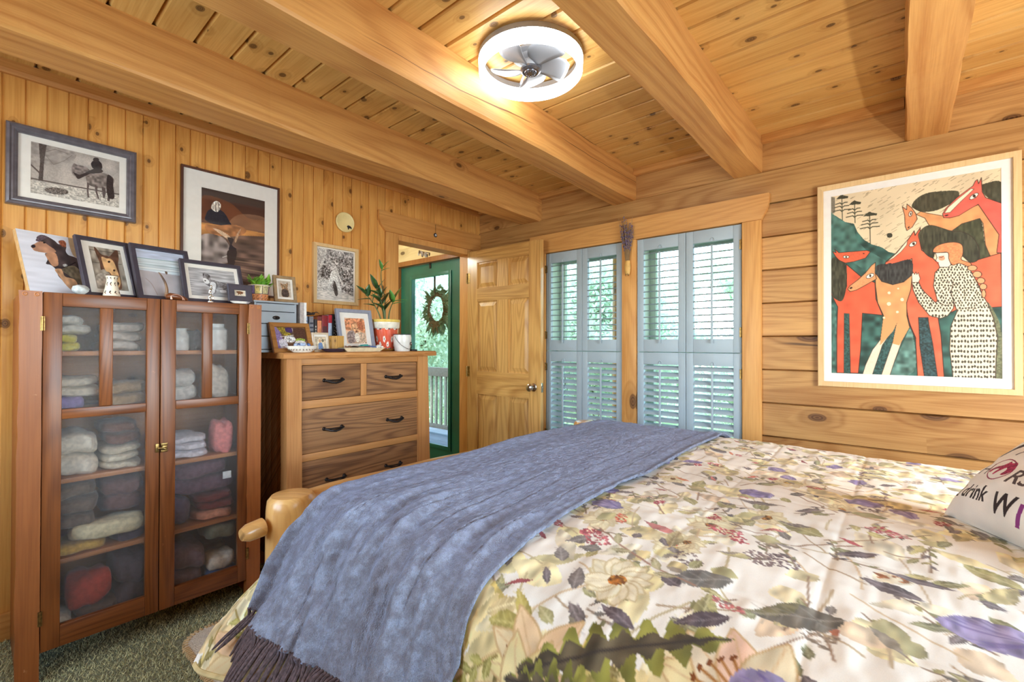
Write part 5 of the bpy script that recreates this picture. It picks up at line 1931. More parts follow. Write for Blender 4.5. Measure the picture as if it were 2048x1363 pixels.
# big red horse in the middle
A.poly(pts2('457 650 463 632 520 585 590 510 622 466 627 490 656 449 652 520 662 570 720 610 760 650 930 636 1100 588 1100 876 1040 880 850 890 748 935 762 1030 776 1248 737 1246 705 1060 692 932 640 930 645 1080 668 1246 630 1246 622 1040 585 950 570 850 585 750 610 690 607 615 560 640 480 662'), RED, sm=False, tex=.10, line=LN, lw=1.8, cell=(20, 20))
A.poly(pts2('640 932 690 930 716 1070 740 1246 668 1246 645 1080'), (48, 72, 74), sm=False, tex=.35, line=LN, lw=1.2)
A.stroke([(576, 780), (570, 850), (586, 950), (622, 1040)], LN, 3.0, sm=True)
A.poly(pts2('468 632 525 584 586 514 580 542 548 578 505 612'), (236, 220, 188), sm=False, line=LN, lw=1.0)
A.ell(614, 537, 22, 11, (244, 234, 214), rot=-28, line=LN, lw=1.1); A.ell(618, 535, 8, 8, LN); A.ell(482, 645, 14, 7, LN, rot=-18)
A.poly(pts2('652 520 646 482 680 446 720 437 782 454 832 470 882 472 942 502 976 560 976 620 930 638 880 600 800 560 740 582 724 612 690 596 664 562'), DK, tex=.28, cell=(3, 14), line=LN, lw=1.0)
# left red horse
A.poly(pts2('245 642 300 688 330 712 402 742 407 830 442 916 332 905 326 1000 320 1100 306 1224 262 1222 258 908 232 906 228 1222 188 1220 190 1000 196 870 163 806 160 792 180 800 220 835 246 760'), (224, 96, 66), sm=False, tex=.09, line=LN, lw=1.8, cell=(20, 20))
A.poly(pts2('258 908 232 906 228 1222 262 1222'), (52, 84, 78), sm=False, tex=.3)
A.poly(pts2('163 622 205 610 240 640 248 700 242 780 222 836 190 832 163 792'), DK, tex=.28, cell=(3, 12))
A.poly(pts2('171 574 190 580 182 562 206 580 360 569 379 576 352 610 290 628 240 636 205 620 186 600'), (226, 100, 68), sm=False, tex=.06, line=LN, lw=1.5)
A.ell(245, 603, 17, 7, (244, 234, 214), line=LN, lw=1.0); A.ell(245, 603, 5, 5, LN); A.ell(342, 586, 5, 3, LN)
# tan foal with pale legs
A.poly(pts2('408 662 430 645 500 640 600 620 609 690 572 736 500 754 440 740 416 712'), (58, 58, 56), tex=.3, cell=(3, 10))
A.poly(pts2('405 690 440 736 500 754 560 740 608 702 600 780 576 850 576 920 590 980 545 1052 530 1078 500 1072 496 1010 520 960 442 1062 425 1078 430 1040 448 920 416 850 405 760'), (216, 154, 100), sm=False, tex=.06, line=LN, lw=1.6, cell=(16, 16))
A.poly(pts2('448 935 430 1045 385 1100 346 1180 329 1230 383 1232 440 1075 520 965'), (232, 214, 184), sm=False, tex=.04, line=LN, lw=1.2)
A.poly(pts2('520 965 440 1075 383 1232 432 1234 496 1060'), (52, 84, 80), sm=False, tex=.3, line=LN, lw=1.0)
A.poly(pts2('496 1060 432 1234 478 1238 506 1160 548 1052'), (232, 214, 184), sm=False, tex=.04, line=LN, lw=1.2)
A.poly(pts2('425 1078 448 920 520 958 500 1000 442 1062'), (216, 154, 100), sm=False)
A.poly(pts2('496 1068 520 960 590 980 532 1078'), (216, 154, 100), sm=False)
A.poly(pts2('252 776 264 758 310 725 350 690 384 650 406 634 404 690 411 722 360 750 300 781 266 789'), (222, 154, 104), sm=False, tex=.05, line=LN, lw=1.5)
A.ell(376, 706, 23, 11, (244, 234, 214), rot=-22, line=LN, lw=1.0); A.ell(377, 705, 6, 8, LN); A.ell(270, 770, 9, 5, LN, rot=-25)
for (x, y, q) in ((480, 797, 8), (530, 775, 5), (551, 834, 10), (478, 856, 11), (524, 900, 7), (450, 930, 6)):
    A.ell(x, y, q, q * .9, (240, 216, 180))
# woman in the dotted dress
A.poly(pts2('1020 850 1055 900 1092 1000 1098 1262 1056 1262 1070 1050 1042 930'), (110, 112, 84), tex=.2)
dress = pts2('735 690 760 665 820 652 880 640 916 660 940 700 972 760 988 802 1022 860 1052 940 1072 1040 1062 1150 1056 1260 825 1252 808 1100 816 980 852 900 836 850 832 882 800 922 760 936 700 920 642 850 612 782 607 742 640 735 662 782 735 852 745 840 724 760')
A.poly(dress, (236, 218, 186), sm=False, tex=.04, line=LN, lw=1.7)
DP = A.p(dress)
for row in range(46):
    for c_ in range(30):
        x, y = 612 + c_ * 17.5 + (row % 2) * 8 + r.uniform(-3, 3), 650 + row * 13.6 + r.uniform(-3, 3)
        k = 1.0 if y < 900 else 1.25
        if y > 900 and row % 2:
            continue
        q = A.p([(x, y)])[0]
        ins = False
        for i in range(len(DP)):
            (ax, ay), (bx, by) = DP[i], DP[(i + 1) % len(DP)]
            if (ay > q[1]) != (by > q[1]) and q[0] < (bx - ax) * (q[1] - ay) / (by - ay) + ax:
                ins = not ins
        if ins:
            A.ell(x, y, 5.2 * k, 6.2 * k, (74, 70, 60), sm=False)
A.stroke([(836, 850), (820, 800), (835, 740)], LN, 1.6); A.stroke([(745, 845), (790, 870), (830, 850)], LN, 1.4)
A.stroke([(850, 888), (900, 880), (960, 884)], LN, 1.0)
A.poly(pts2('607 742 606 700 614 688 622 700 628 686 634 700 642 690 646 704 652 722 642 742'), (240, 222, 192), sm=False, line=LN, lw=1.2)
A.poly(pts2('738 585 816 583 822 650 808 662 760 662 752 640 738 626 746 612'), (240, 224, 198), sm=False, line=LN, lw=1.3)
A.ell(772, 614, 18, 13, (230, 140, 104), alpha=.8); A.stroke([(756, 606), (770, 610), (784, 602)], LN, 1.3); A.stroke([(742, 634), (754, 638)], (190, 60, 50), 1.8)
A.poly(pts2('724 580 740 552 790 533 850 529 886 545 889 592 880 622 932 642 922 662 870 642 832 652 812 622 806 584 760 584'), (226, 140, 92), tex=.10, line=LN, lw=1.3)
for (x, y, q, w_) in ((940, 668, 26, 15), (966, 702, 25, 17), (986, 736, 22, 16), (998, 768, 20, 16), (1000, 806, 12, 22)):
    A.ell(x, y, q, w_, (230, 158, 112), line=LN, lw=1.1)
framed('art_print', 'large print of red horses and a woman in a dotted dress', 'picture',
       T(XB - 0.024, 0.343, 1.029) @ Rz(-90), 0.733, 1.052, 0.026, 0.024, M_lightoak, A, (0.033, 0.034, 0.044, 0.034), group=None)

# --- horse and rider sketch
A = Art(320, 214, (182, 172, 164), [(180, 255), (757, 390), (755, 718), (180, 622)])
A.noise(.14, 40, 34, 2); A.noise(.06, 4, 4, 3)
A.poly(pts2('180 255 460 322 440 400 300 420 180 430'), (150, 140, 134), alpha=.5, tex=.3, cell=(14, 9))
A.poly(pts2('180 530 755 630 755 720 180 625'), (196, 188, 178), sm=False, tex=.22, cell=(5, 4))
A.poly(pts2('232 268 285 280 268 400 262 538 232 534 242 400'), (84, 74, 70), sm=False, tex=.2)
A.stroke(pts2('180 420 250 490'), (92, 82, 78), 6)
A.stroke(pts2('276 330 340 310 420 340'), (120, 110, 104), 2.2); A.stroke(pts2('276 350 330 420 400 390 450 350'), (120, 110, 104), 1.6)
A.stroke(pts2('180 518 470 572 755 620'), (84, 74, 70), 4.6)
A.ell(350, 606, 78, 24, (112, 102, 96), tex=.5, cell=(3, 3), rot=6)
A.poly(pts2('540 500 560 482 600 470 660 474 700 490 722 520 712 560 700 590 660 580 600 574 552 552'), (132, 120, 114), tex=.3, cell=(9, 9))
A.poly(pts2('446 440 462 406 476 414 500 420 540 432 570 460 590 476 560 492 520 500 490 516 470 500 450 480'), (126, 114, 110), tex=.3, cell=(8, 8))
A.poly(pts2('456 470 500 486 560 462 580 470 530 498 490 518 474 498'), (56, 46, 46), tex=.3)
for s in ('546 540 562 548 556 600 562 648 550 648 546 600', '596 560 616 566 612 600 626 652 616 656 602 610', '640 570 664 576 668 610 660 650 650 646', '676 560 700 560 704 600 700 640 690 672 676 664 684 610'):
    A.poly(pts2(s), (92, 80, 78), sm=False, tex=.2)
A.poly(pts2('680 484 714 510 716 560 722 648 682 640 672 560'), (48, 38, 38), tex=.3)
A.poly(pts2('572 404 590 384 620 384 642 410 640 446 600 448 578 432'), (46, 40, 42), tex=.25)
A.ell(604, 378, 20, 15, (60, 52, 52)); A.poly(pts2('600 440 644 450 640 470 560 480 530 492 540 470'), (58, 50, 50))
framed('picture_frame', 'wide grey carved frame with a sketch of a horse and rider, top left', 'picture',
       T(0.082, YL - 0.034, 1.834), 0.430, 0.344, 0.036, 0.034, plain('pewter_frame', C_(112, 106, 112), 0.35, noise=0.08, scale=30, bump=0.2, metal=0.2, coat=0.2), A, (0.038, 0.026, 0.026, 0.024), fprof='carved')

# --- rider from behind, big white mat
A = Art(190, 260, (74, 44, 32), [(1300, 560), (1708, 650), (1708, 1210), (1300, 1180)])
A.noise(.15, 50, 30, 6)
A.poly(pts2('1300 560 1708 650 1708 700 1300 620'), (66, 50, 44), sm=False)
A.poly(pts2('1300 620 1480 660 1600 760 1708 780 1708 850 1300 800'), (120, 66, 34), alpha=.6, tex=.2, cell=(30, 20))
A.poly(pts2('1540 740 1708 760 1708 860 1480 830'), (170, 130, 100), alpha=.5, tex=.2, cell=(30, 14))
A.poly(pts2('1300 790 1708 860 1708 900 1300 880'), (190, 130, 72), sm=False, tex=.2, cell=(30, 8))
A.poly(pts2('1300 870 1708 880 1708 1215 1300 1190'), (96, 74, 64), sm=False, tex=.4, cell=(30, 8))
A.poly(pts2('1300 880 1440 890 1500 1000 1460 1060 1300 1060'), (128, 116, 112), tex=.5, cell=(14, 14))
A.poly(pts2('1332 740 1350 712 1400 700 1450 730 1480 780 1490 812 1400 806 1330 780'), (34, 34, 44), tex=.2)
A.poly(pts2('1366 700 1376 664 1400 652 1424 670 1424 700 1400 724'), (218, 206, 192), tex=.5, cell=(3, 5))
A.stroke(pts2('1395 660 1392 715'), (90, 74, 66), 2); A.stroke(pts2('1410 660 1414 700'), (110, 90, 80), 2)
A.poly(pts2('1330 806 1400 812 1500 806 1570 822 1590 850 1540 880 1420 880 1340 850'), (170, 112, 70), tex=.25, cell=(12, 8))
A.poly(pts2('1376 830 1430 846 1486 884 1504 918 1484 910 1424 868'), (206, 176, 148), tex=.15)
A.poly(pts2('1556 832 1544 868 1526 918 1516 914 1530 866'), (186, 148, 118), tex=.15)
A.poly(pts2('1470 890 1510 900 1500 940 1530 966 1480 970 1486 930'), (30, 28, 36))
A.stroke(pts2('1440 1020 1500 1000 1520 975'), (230, 220, 210), 1.5)
A.poly(pts2('1470 980 1530 975 1510 1080 1480 1080'), (44, 34, 34))
for k in range(7):
    A.stroke([(1520, 1020 + 22 * k), (1708, 1040 + 25 * k)], (176, 142, 112) if k % 2 else (60, 44, 40), 2.5, alpha=.6)
framed('picture_frame', 'thin dark frame, white mat and photo of a rider seen from behind', 'picture',
       T(0.697, YL - 0.02, 1.52), 0.497, 0.664, 0.011, 0.02, wood('walnut_frame', C_(96, 56, 38), C_(66, 36, 24), 'z', knots=0, streak=.2), A, (0.083, 0.070, 0.05, 0.085))

# --- black and white woodland print, pine frame
A = Art(170, 220, (150, 144, 142))
A.noise(.30, 26, 26, 3); A.noise(.45, 6, 6, 5); A.noise(.4, 3, 3, 7)
r = random.Random(9)
A.poly(pts2('0 0 24 0 18 26 6 44 0 40'), (236, 232, 226), alpha=.7, tex=.2)
for _ in range(520):
    x, y = r.uniform(0, 100), r.uniform(0, 88)
    dk = 12 < y < 80 and (x > 50 or (8 < x < 40 and 32 < y < 62))
    c = r.choice([(40, 34, 34), (70, 62, 60), (56, 48, 48)]) if dk and r.random() < .62 else r.choice([(232, 228, 224), (196, 190, 188), (170, 164, 162)])
    A.ell(x, y, r.uniform(.8, 2.6), r.uniform(.8, 2.2), c, rot=r.uniform(0, 180), alpha=.85, sm=False)
A.poly(pts2('36 48 44 40 52 46 58 60 64 74 66 86 58 86 52 70 44 62 34 72 30 66'), (226, 222, 218), tex=.25)
A.poly(pts2('52 34 57 44 66 60 74 70 70 73 60 58 50 42'), (214, 208, 204), tex=.2)
A.poly(pts2('0 62 14 58 30 64 36 78 20 84 0 82'), (220, 216, 212), alpha=.8, tex=.35)
A.poly(pts2('0 86 50 82 100 90 100 100 0 100'), (222, 216, 210), tex=.15, cell=(10, 3))
A.poly(pts2('46 62 52 72 56 88 50 92 44 80'), (46, 38, 36), alpha=.8, tex=.3)
framed('picture_frame', 'light pine frame with a black and white tree photo beside the doorway', 'picture',
       T(1.402, YL - 0.028, 1.508), 0.317, 0.389, 0.022, 0.028, M_lightoak, A, 0.009)

# --- dog portrait on canvas
e = thing('canvas_print', 'unframed canvas of a brown and black dog, leftmost on the cabinet', 'picture')
e.matrix_world = lean(0.137, 2.50, CT + 0.001, 21, 22)
A = Art(190, 250, (222, 222, 232), [(195, 95), (1000, 275), (1085, 945), (400, 890)])
A.noise(.04, 60, 9, 3)
A.poly(pts2('860 220 950 230 1000 300 1010 500 900 470'), (176, 130, 70), alpha=.6)
A.poly(pts2('470 250 500 206 560 204 640 245 700 290 740 330 800 320 830 360 820 420 850 470 940 510 1010 600 1060 780 1060 920 960 900 900 880 850 840 780 780 720 720 690 640 640 590 580 570 600 520 570 450 620 430 640 380 540 330'), (74, 60, 60), tex=.3, cell=(16, 22))
A.poly(pts2('400 345 440 320 500 290 560 300 640 360 690 400 700 430 620 440 540 430 450 410 420 380'), (190, 140, 112), tex=.12, cell=(14, 14))
A.ell(430, 350, 28, 22, (44, 36, 42)); A.ell(566, 306, 16, 10, (30, 24, 26))
A.poly(pts2('470 250 500 206 560 204 620 236 560 260 500 290 460 275'), (96, 80, 88), tex=.3)
A.poly(pts2('740 290 800 280 830 320 820 372 770 350'), (150, 86, 62), tex=.3)
A.poly(pts2('580 450 690 440 720 520 720 590 660 600 610 530'), (190, 138, 106), tex=.15, cell=(14, 14))
A.poly(pts2('680 640 760 640 790 720 900 760 930 870 880 888 800 820 730 720'), (194, 146, 110), tex=.2, cell=(10, 14))
A.stroke(pts2('700 610 800 620 920 560'), (40, 30, 34), 4); A.ell(800, 592, 26, 16, (196, 186, 180), tex=.4)
A.poly(pts2('760 640 900 600 980 700 960 840 900 760 820 700'), (120, 104, 84), tex=.3, cell=(8, 12))
mb = MB(); mb.box(0, 0.205, 0, 0.02, 0, 0.272, 0.002); mb.build('canvas_sides', plain('canvas_edge', C_(206, 164, 110), 0.85), e)
print_sheet('print', A, 0.001, 0.204, 0.001, 0.271, -0.0006, e, M_print)

# --- shepherd dog
A = Art(140, 190, (150, 140, 128), [(1185, 355), (1640, 440), (1700, 890), (1285, 835)])
A.noise(.3, 16, 22, 4)
A.stroke(pts2('1190 400 1640 480'), (80, 72, 64), 2.4); A.stroke(pts2('1200 540 1300 560 1640 600'), (90, 80, 72), 2.4)
A.poly(pts2('1270 380 1300 390 1360 460 1400 480 1450 490 1480 500 1560 440 1600 430 1610 520 1590 600 1600 700 1610 850 1520 850 1490 800 1470 700 1400 640 1350 640 1340 560 1300 470'), (92, 62, 48), tex=.25, cell=(12, 14))
A.poly(pts2('1370 500 1440 520 1500 530 1550 600 1600 780 1560 850 1510 840 1500 740 1470 680 1420 660 1390 600'), (214, 170, 120), tex=.14, cell=(14, 14))
A.ell(1470, 560, 18, 12, (40, 26, 22)); A.ell(1530, 660, 16, 12, (60, 40, 30)); A.ell(1550, 800, 30, 22, (52, 36, 30))
A.poly(pts2('1285 700 1400 690 1450 790 1480 880 1290 840'), (186, 176, 164), tex=.25, cell=(10, 10))
framed('picture_frame', 'black frame with a pointy-eared shepherd dog photo, second from left', 'picture', lean(0.290, 2.45, CT + 0.001, 16, 22), 0.184, 0.272, 0.017, 0.018, M_blackframe, A, (0.026, 0.014, 0.022, 0.022))

# --- beach
A = Art(160, 200, (200, 210, 228), [(255, 145), (820, 245), (800, 750), (350, 770)])
A.poly(pts2('255 145 820 245 815 330 270 290'), (196, 206, 228), sm=False, tex=.10, cell=(30, 6))
A.poly(pts2('270 290 815 345 810 520 310 460'), (206, 216, 222), sm=False, tex=.12, cell=(40, 4))
A.stroke(pts2('272 294 815 352'), (126, 160, 164), 2.6); A.stroke(pts2('290 380 812 432'), (142, 166, 172), 2.2); A.stroke(pts2('300 430 812 470'), (238, 240, 240), 3)
A.poly(pts2('310 465 800 520 790 760 350 775'), (178, 172, 176), sm=False, tex=.05, cell=(20, 20))
A.stroke(pts2('390 570 450 630 500 740'), (160, 140, 134), 2, sm=True); A.poly(pts2('600 470 625 475 620 505 605 500'), (96, 76, 64))
framed('picture_frame', 'black frame with a seaside photo, third from left on the cabinet', 'picture', lean(0.452, 2.448, CT + 0.001, 10, 22), 0.226, 0.268, 0.019, 0.018, M_blackframe, A, 0)

# --- fox in black and white
A = Art(170, 110, (176, 174, 176), [(920, 400), (1470, 480), (1500, 790), (965, 740)])
A.noise(.22, 26, 4, 3)
A.poly(pts2('1100 490 1130 480 1180 510 1195 560 1230 570 1330 600 1390 620 1420 660 1400 710 1340 700 1330 660 1260 670 1250 720 1200 730 1190 660 1130 610 1110 560'), (128, 124, 126), tex=.3, cell=(4, 4))
A.poly(pts2('1110 540 1160 560 1180 600 1140 610 1110 580'), (226, 224, 224)); A.ell(1130, 574, 10, 8, (40, 38, 40)); A.ell(1176, 524, 12, 16, (70, 66, 68)); A.ell(1112, 502, 8, 16, (70, 66, 68))
A.poly(pts2('1190 600 1250 610 1240 700 1200 730'), (222, 220, 222), tex=.1)
A.poly(pts2('1300 690 1360 690 1370 716 1310 716'), (230, 228, 230))
framed('picture_frame', 'black frame with a grey photo of a young fox, on the cabinet', 'picture', lean(0.613, 2.440, CT + 0.001, 4.5, 20), 0.262, 0.214, 0.017, 0.018, M_blackframe, A, (0.016, 0.016, 0.020, 0.018))
# --- tiny dark frame
A = Art(60, 44, (214, 200, 180)); A.noise(.1, 8, 8, 2)
A.poly(pts2('20 30 45 15 80 25 75 55 60 60 62 85 50 60 30 80 35 55'), (120, 76, 46), tex=.4)
framed('picture_frame', 'tiny dark frame with a small dog photo, right end of cabinet top', 'picture', lean(0.776, 2.404, CT + 0.012, 2, 13), 0.106, 0.086, 0.028, 0.012, M_blackframe, A, (0.0001,) * 4, glass=False)
# --- dog photo in brown frame on the small chest
A = Art(80, 120, (196, 182, 166)); A.noise(.1, 12, 12, 2)
A.poly(pts2('22 12 34 20 62 18 78 8 78 28 74 42 82 60 84 88 70 98 34 98 22 86 24 60 30 46 22 34'), (150, 116, 86), tex=.45, cell=(4, 4))
A.poly(pts2('30 54 72 54 78 92 30 94'), (74, 60, 56), tex=.4, cell=(4, 4)); A.ell(52, 36, 8, 6, (50, 36, 32)); A.ell(40, 26, 4, 3, (30, 22, 20)); A.ell(62, 26, 4, 3, (30, 22, 20)); A.ell(52, 32, 14, 10, (206, 176, 138), alpha=.5)
framed('picture_frame', 'small brown frame with a photo of a sitting dog beside the green plant', 'picture', lean(1.058, 2.585, 1.4755, 0, 11), 0.120, 0.150, 0.016, 0.016, plain('taupe_frame', C_(150, 122, 88), 0.5, noise=.1), A, (0.011, 0.011, 0.014, 0.011))
# --- brown landscape frame with a colourful photo
A = Art(150, 110, (110, 84, 66)); A.noise(.25, 22, 18, 5)
A.poly(pts2('0 10 14 6 22 50 26 100 0 100'), (150, 130, 190), alpha=.85, tex=.2)
A.poly(pts2('10 0 30 0 50 30 44 46 24 30'), (160, 140, 52), tex=.4, cell=(4, 4)); A.poly(pts2('36 4 56 2 56 22 38 22'), (74, 52, 106), tex=.2)
A.stroke(pts2('16 44 58 36'), (232, 226, 216), 3); A.stroke(pts2('58 4 62 60'), (206, 196, 190), 3)
A.poly(pts2('62 6 98 8 98 60 64 56'), (88, 58, 46), tex=.2)
A.ell(44, 54, 18, 16, (206, 204, 204), tex=.5, cell=(4, 4)); A.poly(pts2('10 60 30 58 34 96 14 98'), (214, 210, 220), tex=.2)
A.ell(78, 58, 16, 8, (150, 170, 70), tex=.4); A.ell(76, 72, 18, 12, (226, 222, 214), tex=.2)
framed('picture_frame', 'brown wooden frame with a colourful photo, front left of the chest of drawers', 'picture', lean(1.002, 2.452, DT + 0.001, 1, 24), 0.214, 0.174, 0.024, 0.018, wood('frame_brown', C_(178, 124, 66), C_(136, 88, 44), 'x', knots=0, streak=.3), A, 0)
# --- grey frame, lions in orange
A = Art(120, 150, (226, 190, 160)); A.noise(.12, 18, 18, 3)
A.poly(pts2('4 8 50 2 96 6 98 50 80 60 50 40 20 50 2 44'), (206, 138, 100), tex=.35, cell=(8, 8))
A.ell(54, 44, 26, 24, (224, 168, 124), tex=.25, cell=(6, 6)); A.poly(pts2('8 60 40 50 46 90 10 96'), (150, 132, 128), tex=.3, cell=(7, 7))
A.poly(pts2('50 60 90 58 96 96 56 98'), (206, 176, 150), tex=.3, cell=(6, 6)); A.ell(54, 76, 12, 18, (236, 222, 206), tex=.2)
A.poly(pts2('60 20 84 12 90 40 70 46'), (176, 104, 72), tex=.3); A.ell(46, 40, 3, 2, (80, 50, 40)); A.ell(62, 40, 3, 2, (80, 50, 40)); A.ell(54, 52, 5, 4, (110, 66, 50))
framed('picture_frame', 'blue-grey frame with an orange animal painting on the chest of drawers', 'picture', lean(1.394, 2.500, DT + 0.001, 1, 13), 0.240, 0.264, 0.021, 0.020, plain('bluegrey_frame', C_(140, 142, 156), 0.5, noise=.04), A, (0.032, 0.030, 0.030, 0.032))
# --- small clear frame
A = Art(70, 80, (206, 190, 164)); A.noise(.2, 10, 10, 2)
A.poly(pts2('30 20 60 18 80 50 70 98 20 96 24 50'), (226, 210, 180), tex=.3); A.poly(pts2('34 52 62 50 66 98 30 98'), (112, 142, 186), tex=.2); A.ell(46, 34, 12, 13, (206, 160, 124)); A.ell(70, 30, 10, 12, (120, 112, 84), tex=.3)
framed('picture_frame', 'small pale frame with a family snapshot behind the pebble basket', 'picture', lean(1.216, 2.472, DT + 0.001, 4, 9), 0.100, 0.110, 0.011, 0.01, plain('clear_acrylic', C_(206, 186, 160), 0.15, noise=.05, coat=.6), A, (0.006, 0.004, 0.004, 0.012))

# ------------------------------------------------------------------ small things on the cabinet
mb = MB()
mb.ell((0, 0, 0.018), (0.027, 0.020, 0.019), 11, 7, jit=0.10)
tag(mb.build('crystal_rock', plain('quartz', C_(198, 204, 204), 0.25, noise=.12, scale=60, bump=.3, coat=.4), None), 'pale grey crystal rock between the dog canvas and the shepherd photo', 'rock').location = (0.267, 2.424, CT)
# painted pitcher
e = thing('ceramic_vase', 'small cream waisted pitcher with painted dark flowers on the cabinet', 'vase', (0.360, 2.422, CT))
prof = np.array(crom([(0.0265, 0), (0.0275, 0.004), (0.024, 0.02), (0.0195, 0.045), (0.0165, 0.064), (0.0185, 0.076), (0.0205, 0.081)], 12))
A = Art(150, len(prof), (232, 220, 198), [(0, 0), (100, 0), (100, 100), (0, 100)])
for k in range(9):
    x = 6 + k * 11
    for y in (30, 55, 78):
        A.ell(x + (y % 4), 100 - y, 1.6, 4.5, (54, 48, 46), rot=20); A.ell(x + 3, 100 - y + 5, 1.2, 3.6, (120, 66, 40), rot=-30)
    if k in (4, 5):
        A.poly([(x - 5, 0), (x + 4, 0), (x + 5, 100), (x - 7, 100)], (196, 150, 96), sm=False, alpha=.7, tex=.3)
ang = np.linspace(0, 2 * pi, 150)
Vv = np.stack([prof[:, 0][::-1, None] * np.cos(ang)[None, :] * -1, prof[:, 0][::-1, None] * -np.sin(ang)[None, :], np.repeat(prof[:, 1][::-1, None], 150, 1)], -1)
grid_mesh('body', Vv, M_cerprint, e, A.colors())
mb = MB(); mb.lathe([(0, 0.001), (0.027, 0.001), (0.0268, 0.003), (0, 0.004)]); mb.lathe([(0.0185, 0.078), (0.0205, 0.081), (0.0215, 0.082), (0.0192, 0.0835), (0.018, 0.079)]); mb.build('rim', plain('brown_glaze', C_(104, 62, 40), 0.25), e)
# horn-tailed carving
e = thing('horn_carving', 'carved brown animal figure with a tall curved horn tail on the cabinet', 'figurine', (0.565, 2.412, CT))
mb = MB(); mb.tube([(-0.030, 0, 0.012), (-0.015, 0, 0.016), (0.012, 0, 0.014), (0.036, 0, 0.009), (0.050, 0.002, 0.004)], [.010, .014, .013, .009, .004], 12); mb.build('body', wood('carved_brown', C_(128, 72, 40), C_(86, 44, 24), 'x', knots=0, rough=.3, streak=.3, coat=.3), e)
mb = MB(); mb.tube(np.array(crom([(-0.028, 0, 0.012), (-0.026, 0, 0.04), (-0.032, 0, 0.072), (-0.048, 0, 0.104), (-0.056, 0, 0.114)], 5)), list(np.linspace(.0075, .0012, 21)), 10); mb.build('horn_tail', wood('horn', C_(150, 112, 78), C_(64, 44, 36), 'z', knots=0, rough=.25, streak=.6), e)
mb = MB()
for s in (-1, 1):
    mb.tube(np.array(crom([(-0.012 + s * .002, -0.014, 0.0015), (-0.012, -0.014, 0.017), (0.006, -0.016, 0.023), (0.024, -0.015, 0.016), (0.032 + s * .003, -0.014, 0.0015)], 4)), .0022, 7)
lab(mb.build('leg_wire', plain('rose_wire', C_(206, 160, 140), .3, metal=.5), e), 'pinkish looped wire')
# silver figurine
e = thing('silver_figurine', 'small shiny silver twisted figurine in front of the fox photo', 'figurine', (0.702, 2.412, CT))
mb = MB()
mb.lathe([(0, 0), (0.013, 0), (0.013, 0.003), (0.006, 0.006), (0.004, 0.012), (0, 0.013)])
mb.tube(np.array(crom([(0, 0, 0.01), (-.004, 0, .022), (.002, 0, .034), (-.003, 0, .046), (.001, 0, .058), (.003, 0, .066)], 5)), [.004 + .0025 * abs(sin(i * .6)) for i in range(26)], 10)
mb.ell((.003, 0, .071), (.0055, .005, .0065))
mb.tube(np.array(crom([(0.002, 0, .03), (.011, 0, .026), (.012, 0, .015), (.006, 0, .012)], 4)), .0022, 7)
mb.build('figure', plain('silver', C_(222, 220, 216), .18, metal=1.0), e)
# dish
e = thing('ceramic_dish', 'low white dish with a blue mark under the tiny dark frame', 'dish', (0.822, 2.398, CT))
mb = MB(); mb.lathe([(0, 0.001), (0.03, 0.001), (0.042, 0.008), (0.045, 0.011), (0.043, 0.0112), (0.03, 0.004), (0, 0.003)], sy=0.45); mb.build('dish', plain('white_glaze', C_(236, 232, 226), .2, coat=.5), e)
mb = MB(); mb.tube([(0.028 + .005 * cos(a), -0.0175 + .0 * a, 0.0055 + .004 * sin(a)) for a in np.linspace(0, 5.4, 12)], .0009, 6); mb.build('mark', plain('blue_mark', C_(70, 84, 130), .4), e)
# thin hoop on the fox frame
mb = MB(); mb.tube([(0.03 * cos(a), 0.004 * sin(a), 0.033 + 0.03 * sin(a)) for a in np.linspace(0, 2 * pi, 30)], .0009, 6)
o = mb.build('wire_hoop', M_iron, None); tag(o, 'thin wire hoop standing beside the tiny dark frame', 'hoop'); o.location = (0.846, 2.435, CT)

# ------------------------------------------------------------------ small grey chest on the drawers, plant in painted pot
M_grey = plain('grey_blue_paint', C_(168, 178, 188), .5, noise=.05, scale=6)
e = thing('small_drawer_chest', 'small blue-grey painted chest of little drawers on the chest of drawers', 'drawer chest', (1.05, 2.69, DT))
mb = MB()
mb.box(-0.108, -0.098, -0.135, 0.15, 0.012, 0.262); mb.box(0.098, 0.108, -0.135, 0.15, 0.012, 0.262); mb.box(-0.108, 0.108, 0.14, 0.15, 0.012, 0.262); mb.box(-0.115, 0.115, -0.142, 0.155, 0, 0.014, .003)
mb.box(-0.098, 0.098, -0.13, 0.14, 0.012, 0.014)
mb.build('carcass', M_grey, e)
mb = MB(); mb.box(-0.115, 0.115, -0.145, 0.155, 0.262, 0.272, .003); mb.build('top', M_grey, e)
for k, (z0, z1) in enumerate(((0.218, 0.260), (0.153, 0.2165), (0.087, 0.1515), (0.017, 0.0855))):
    mb = MB(); mb.box(-0.0975, 0.0975, -0.137, 0.12, z0 + .001, z1 - .001, .0015); d = mb.build('drawer', M_grey, e)
    if k:
        mb = MB()
        zc = (z0 + z1) / 2
        mb.lathe([(0, 0), (0.019, 0), (0.0195, .002), (0.015, .004), (0.006, .005), (.004, .009), (0, .010)], (0, -0.137, zc), 24, 1.0, 1.0, M=Rx(90) @ Matrix.Diagonal((1, .55, 1, 1)))
        lab(mb.build('pull', M_iron, d), 'dark oval metal pull')
SZ = DT + 0.272
e = thing('potted_plant', 'bright green succulent in a painted patchwork pot on the small grey chest', 'plant', (0.998, 2.645, SZ))
prof = np.array(crom([(0.040, 0), (0.043, 0.02), (0.047, 0.05), (0.0505, 0.078), (0.052, 0.086)], 14))
A = Art(220, len(prof), (232, 222, 200), [(0, 0), (100, 0), (100, 100), (0, 100)])
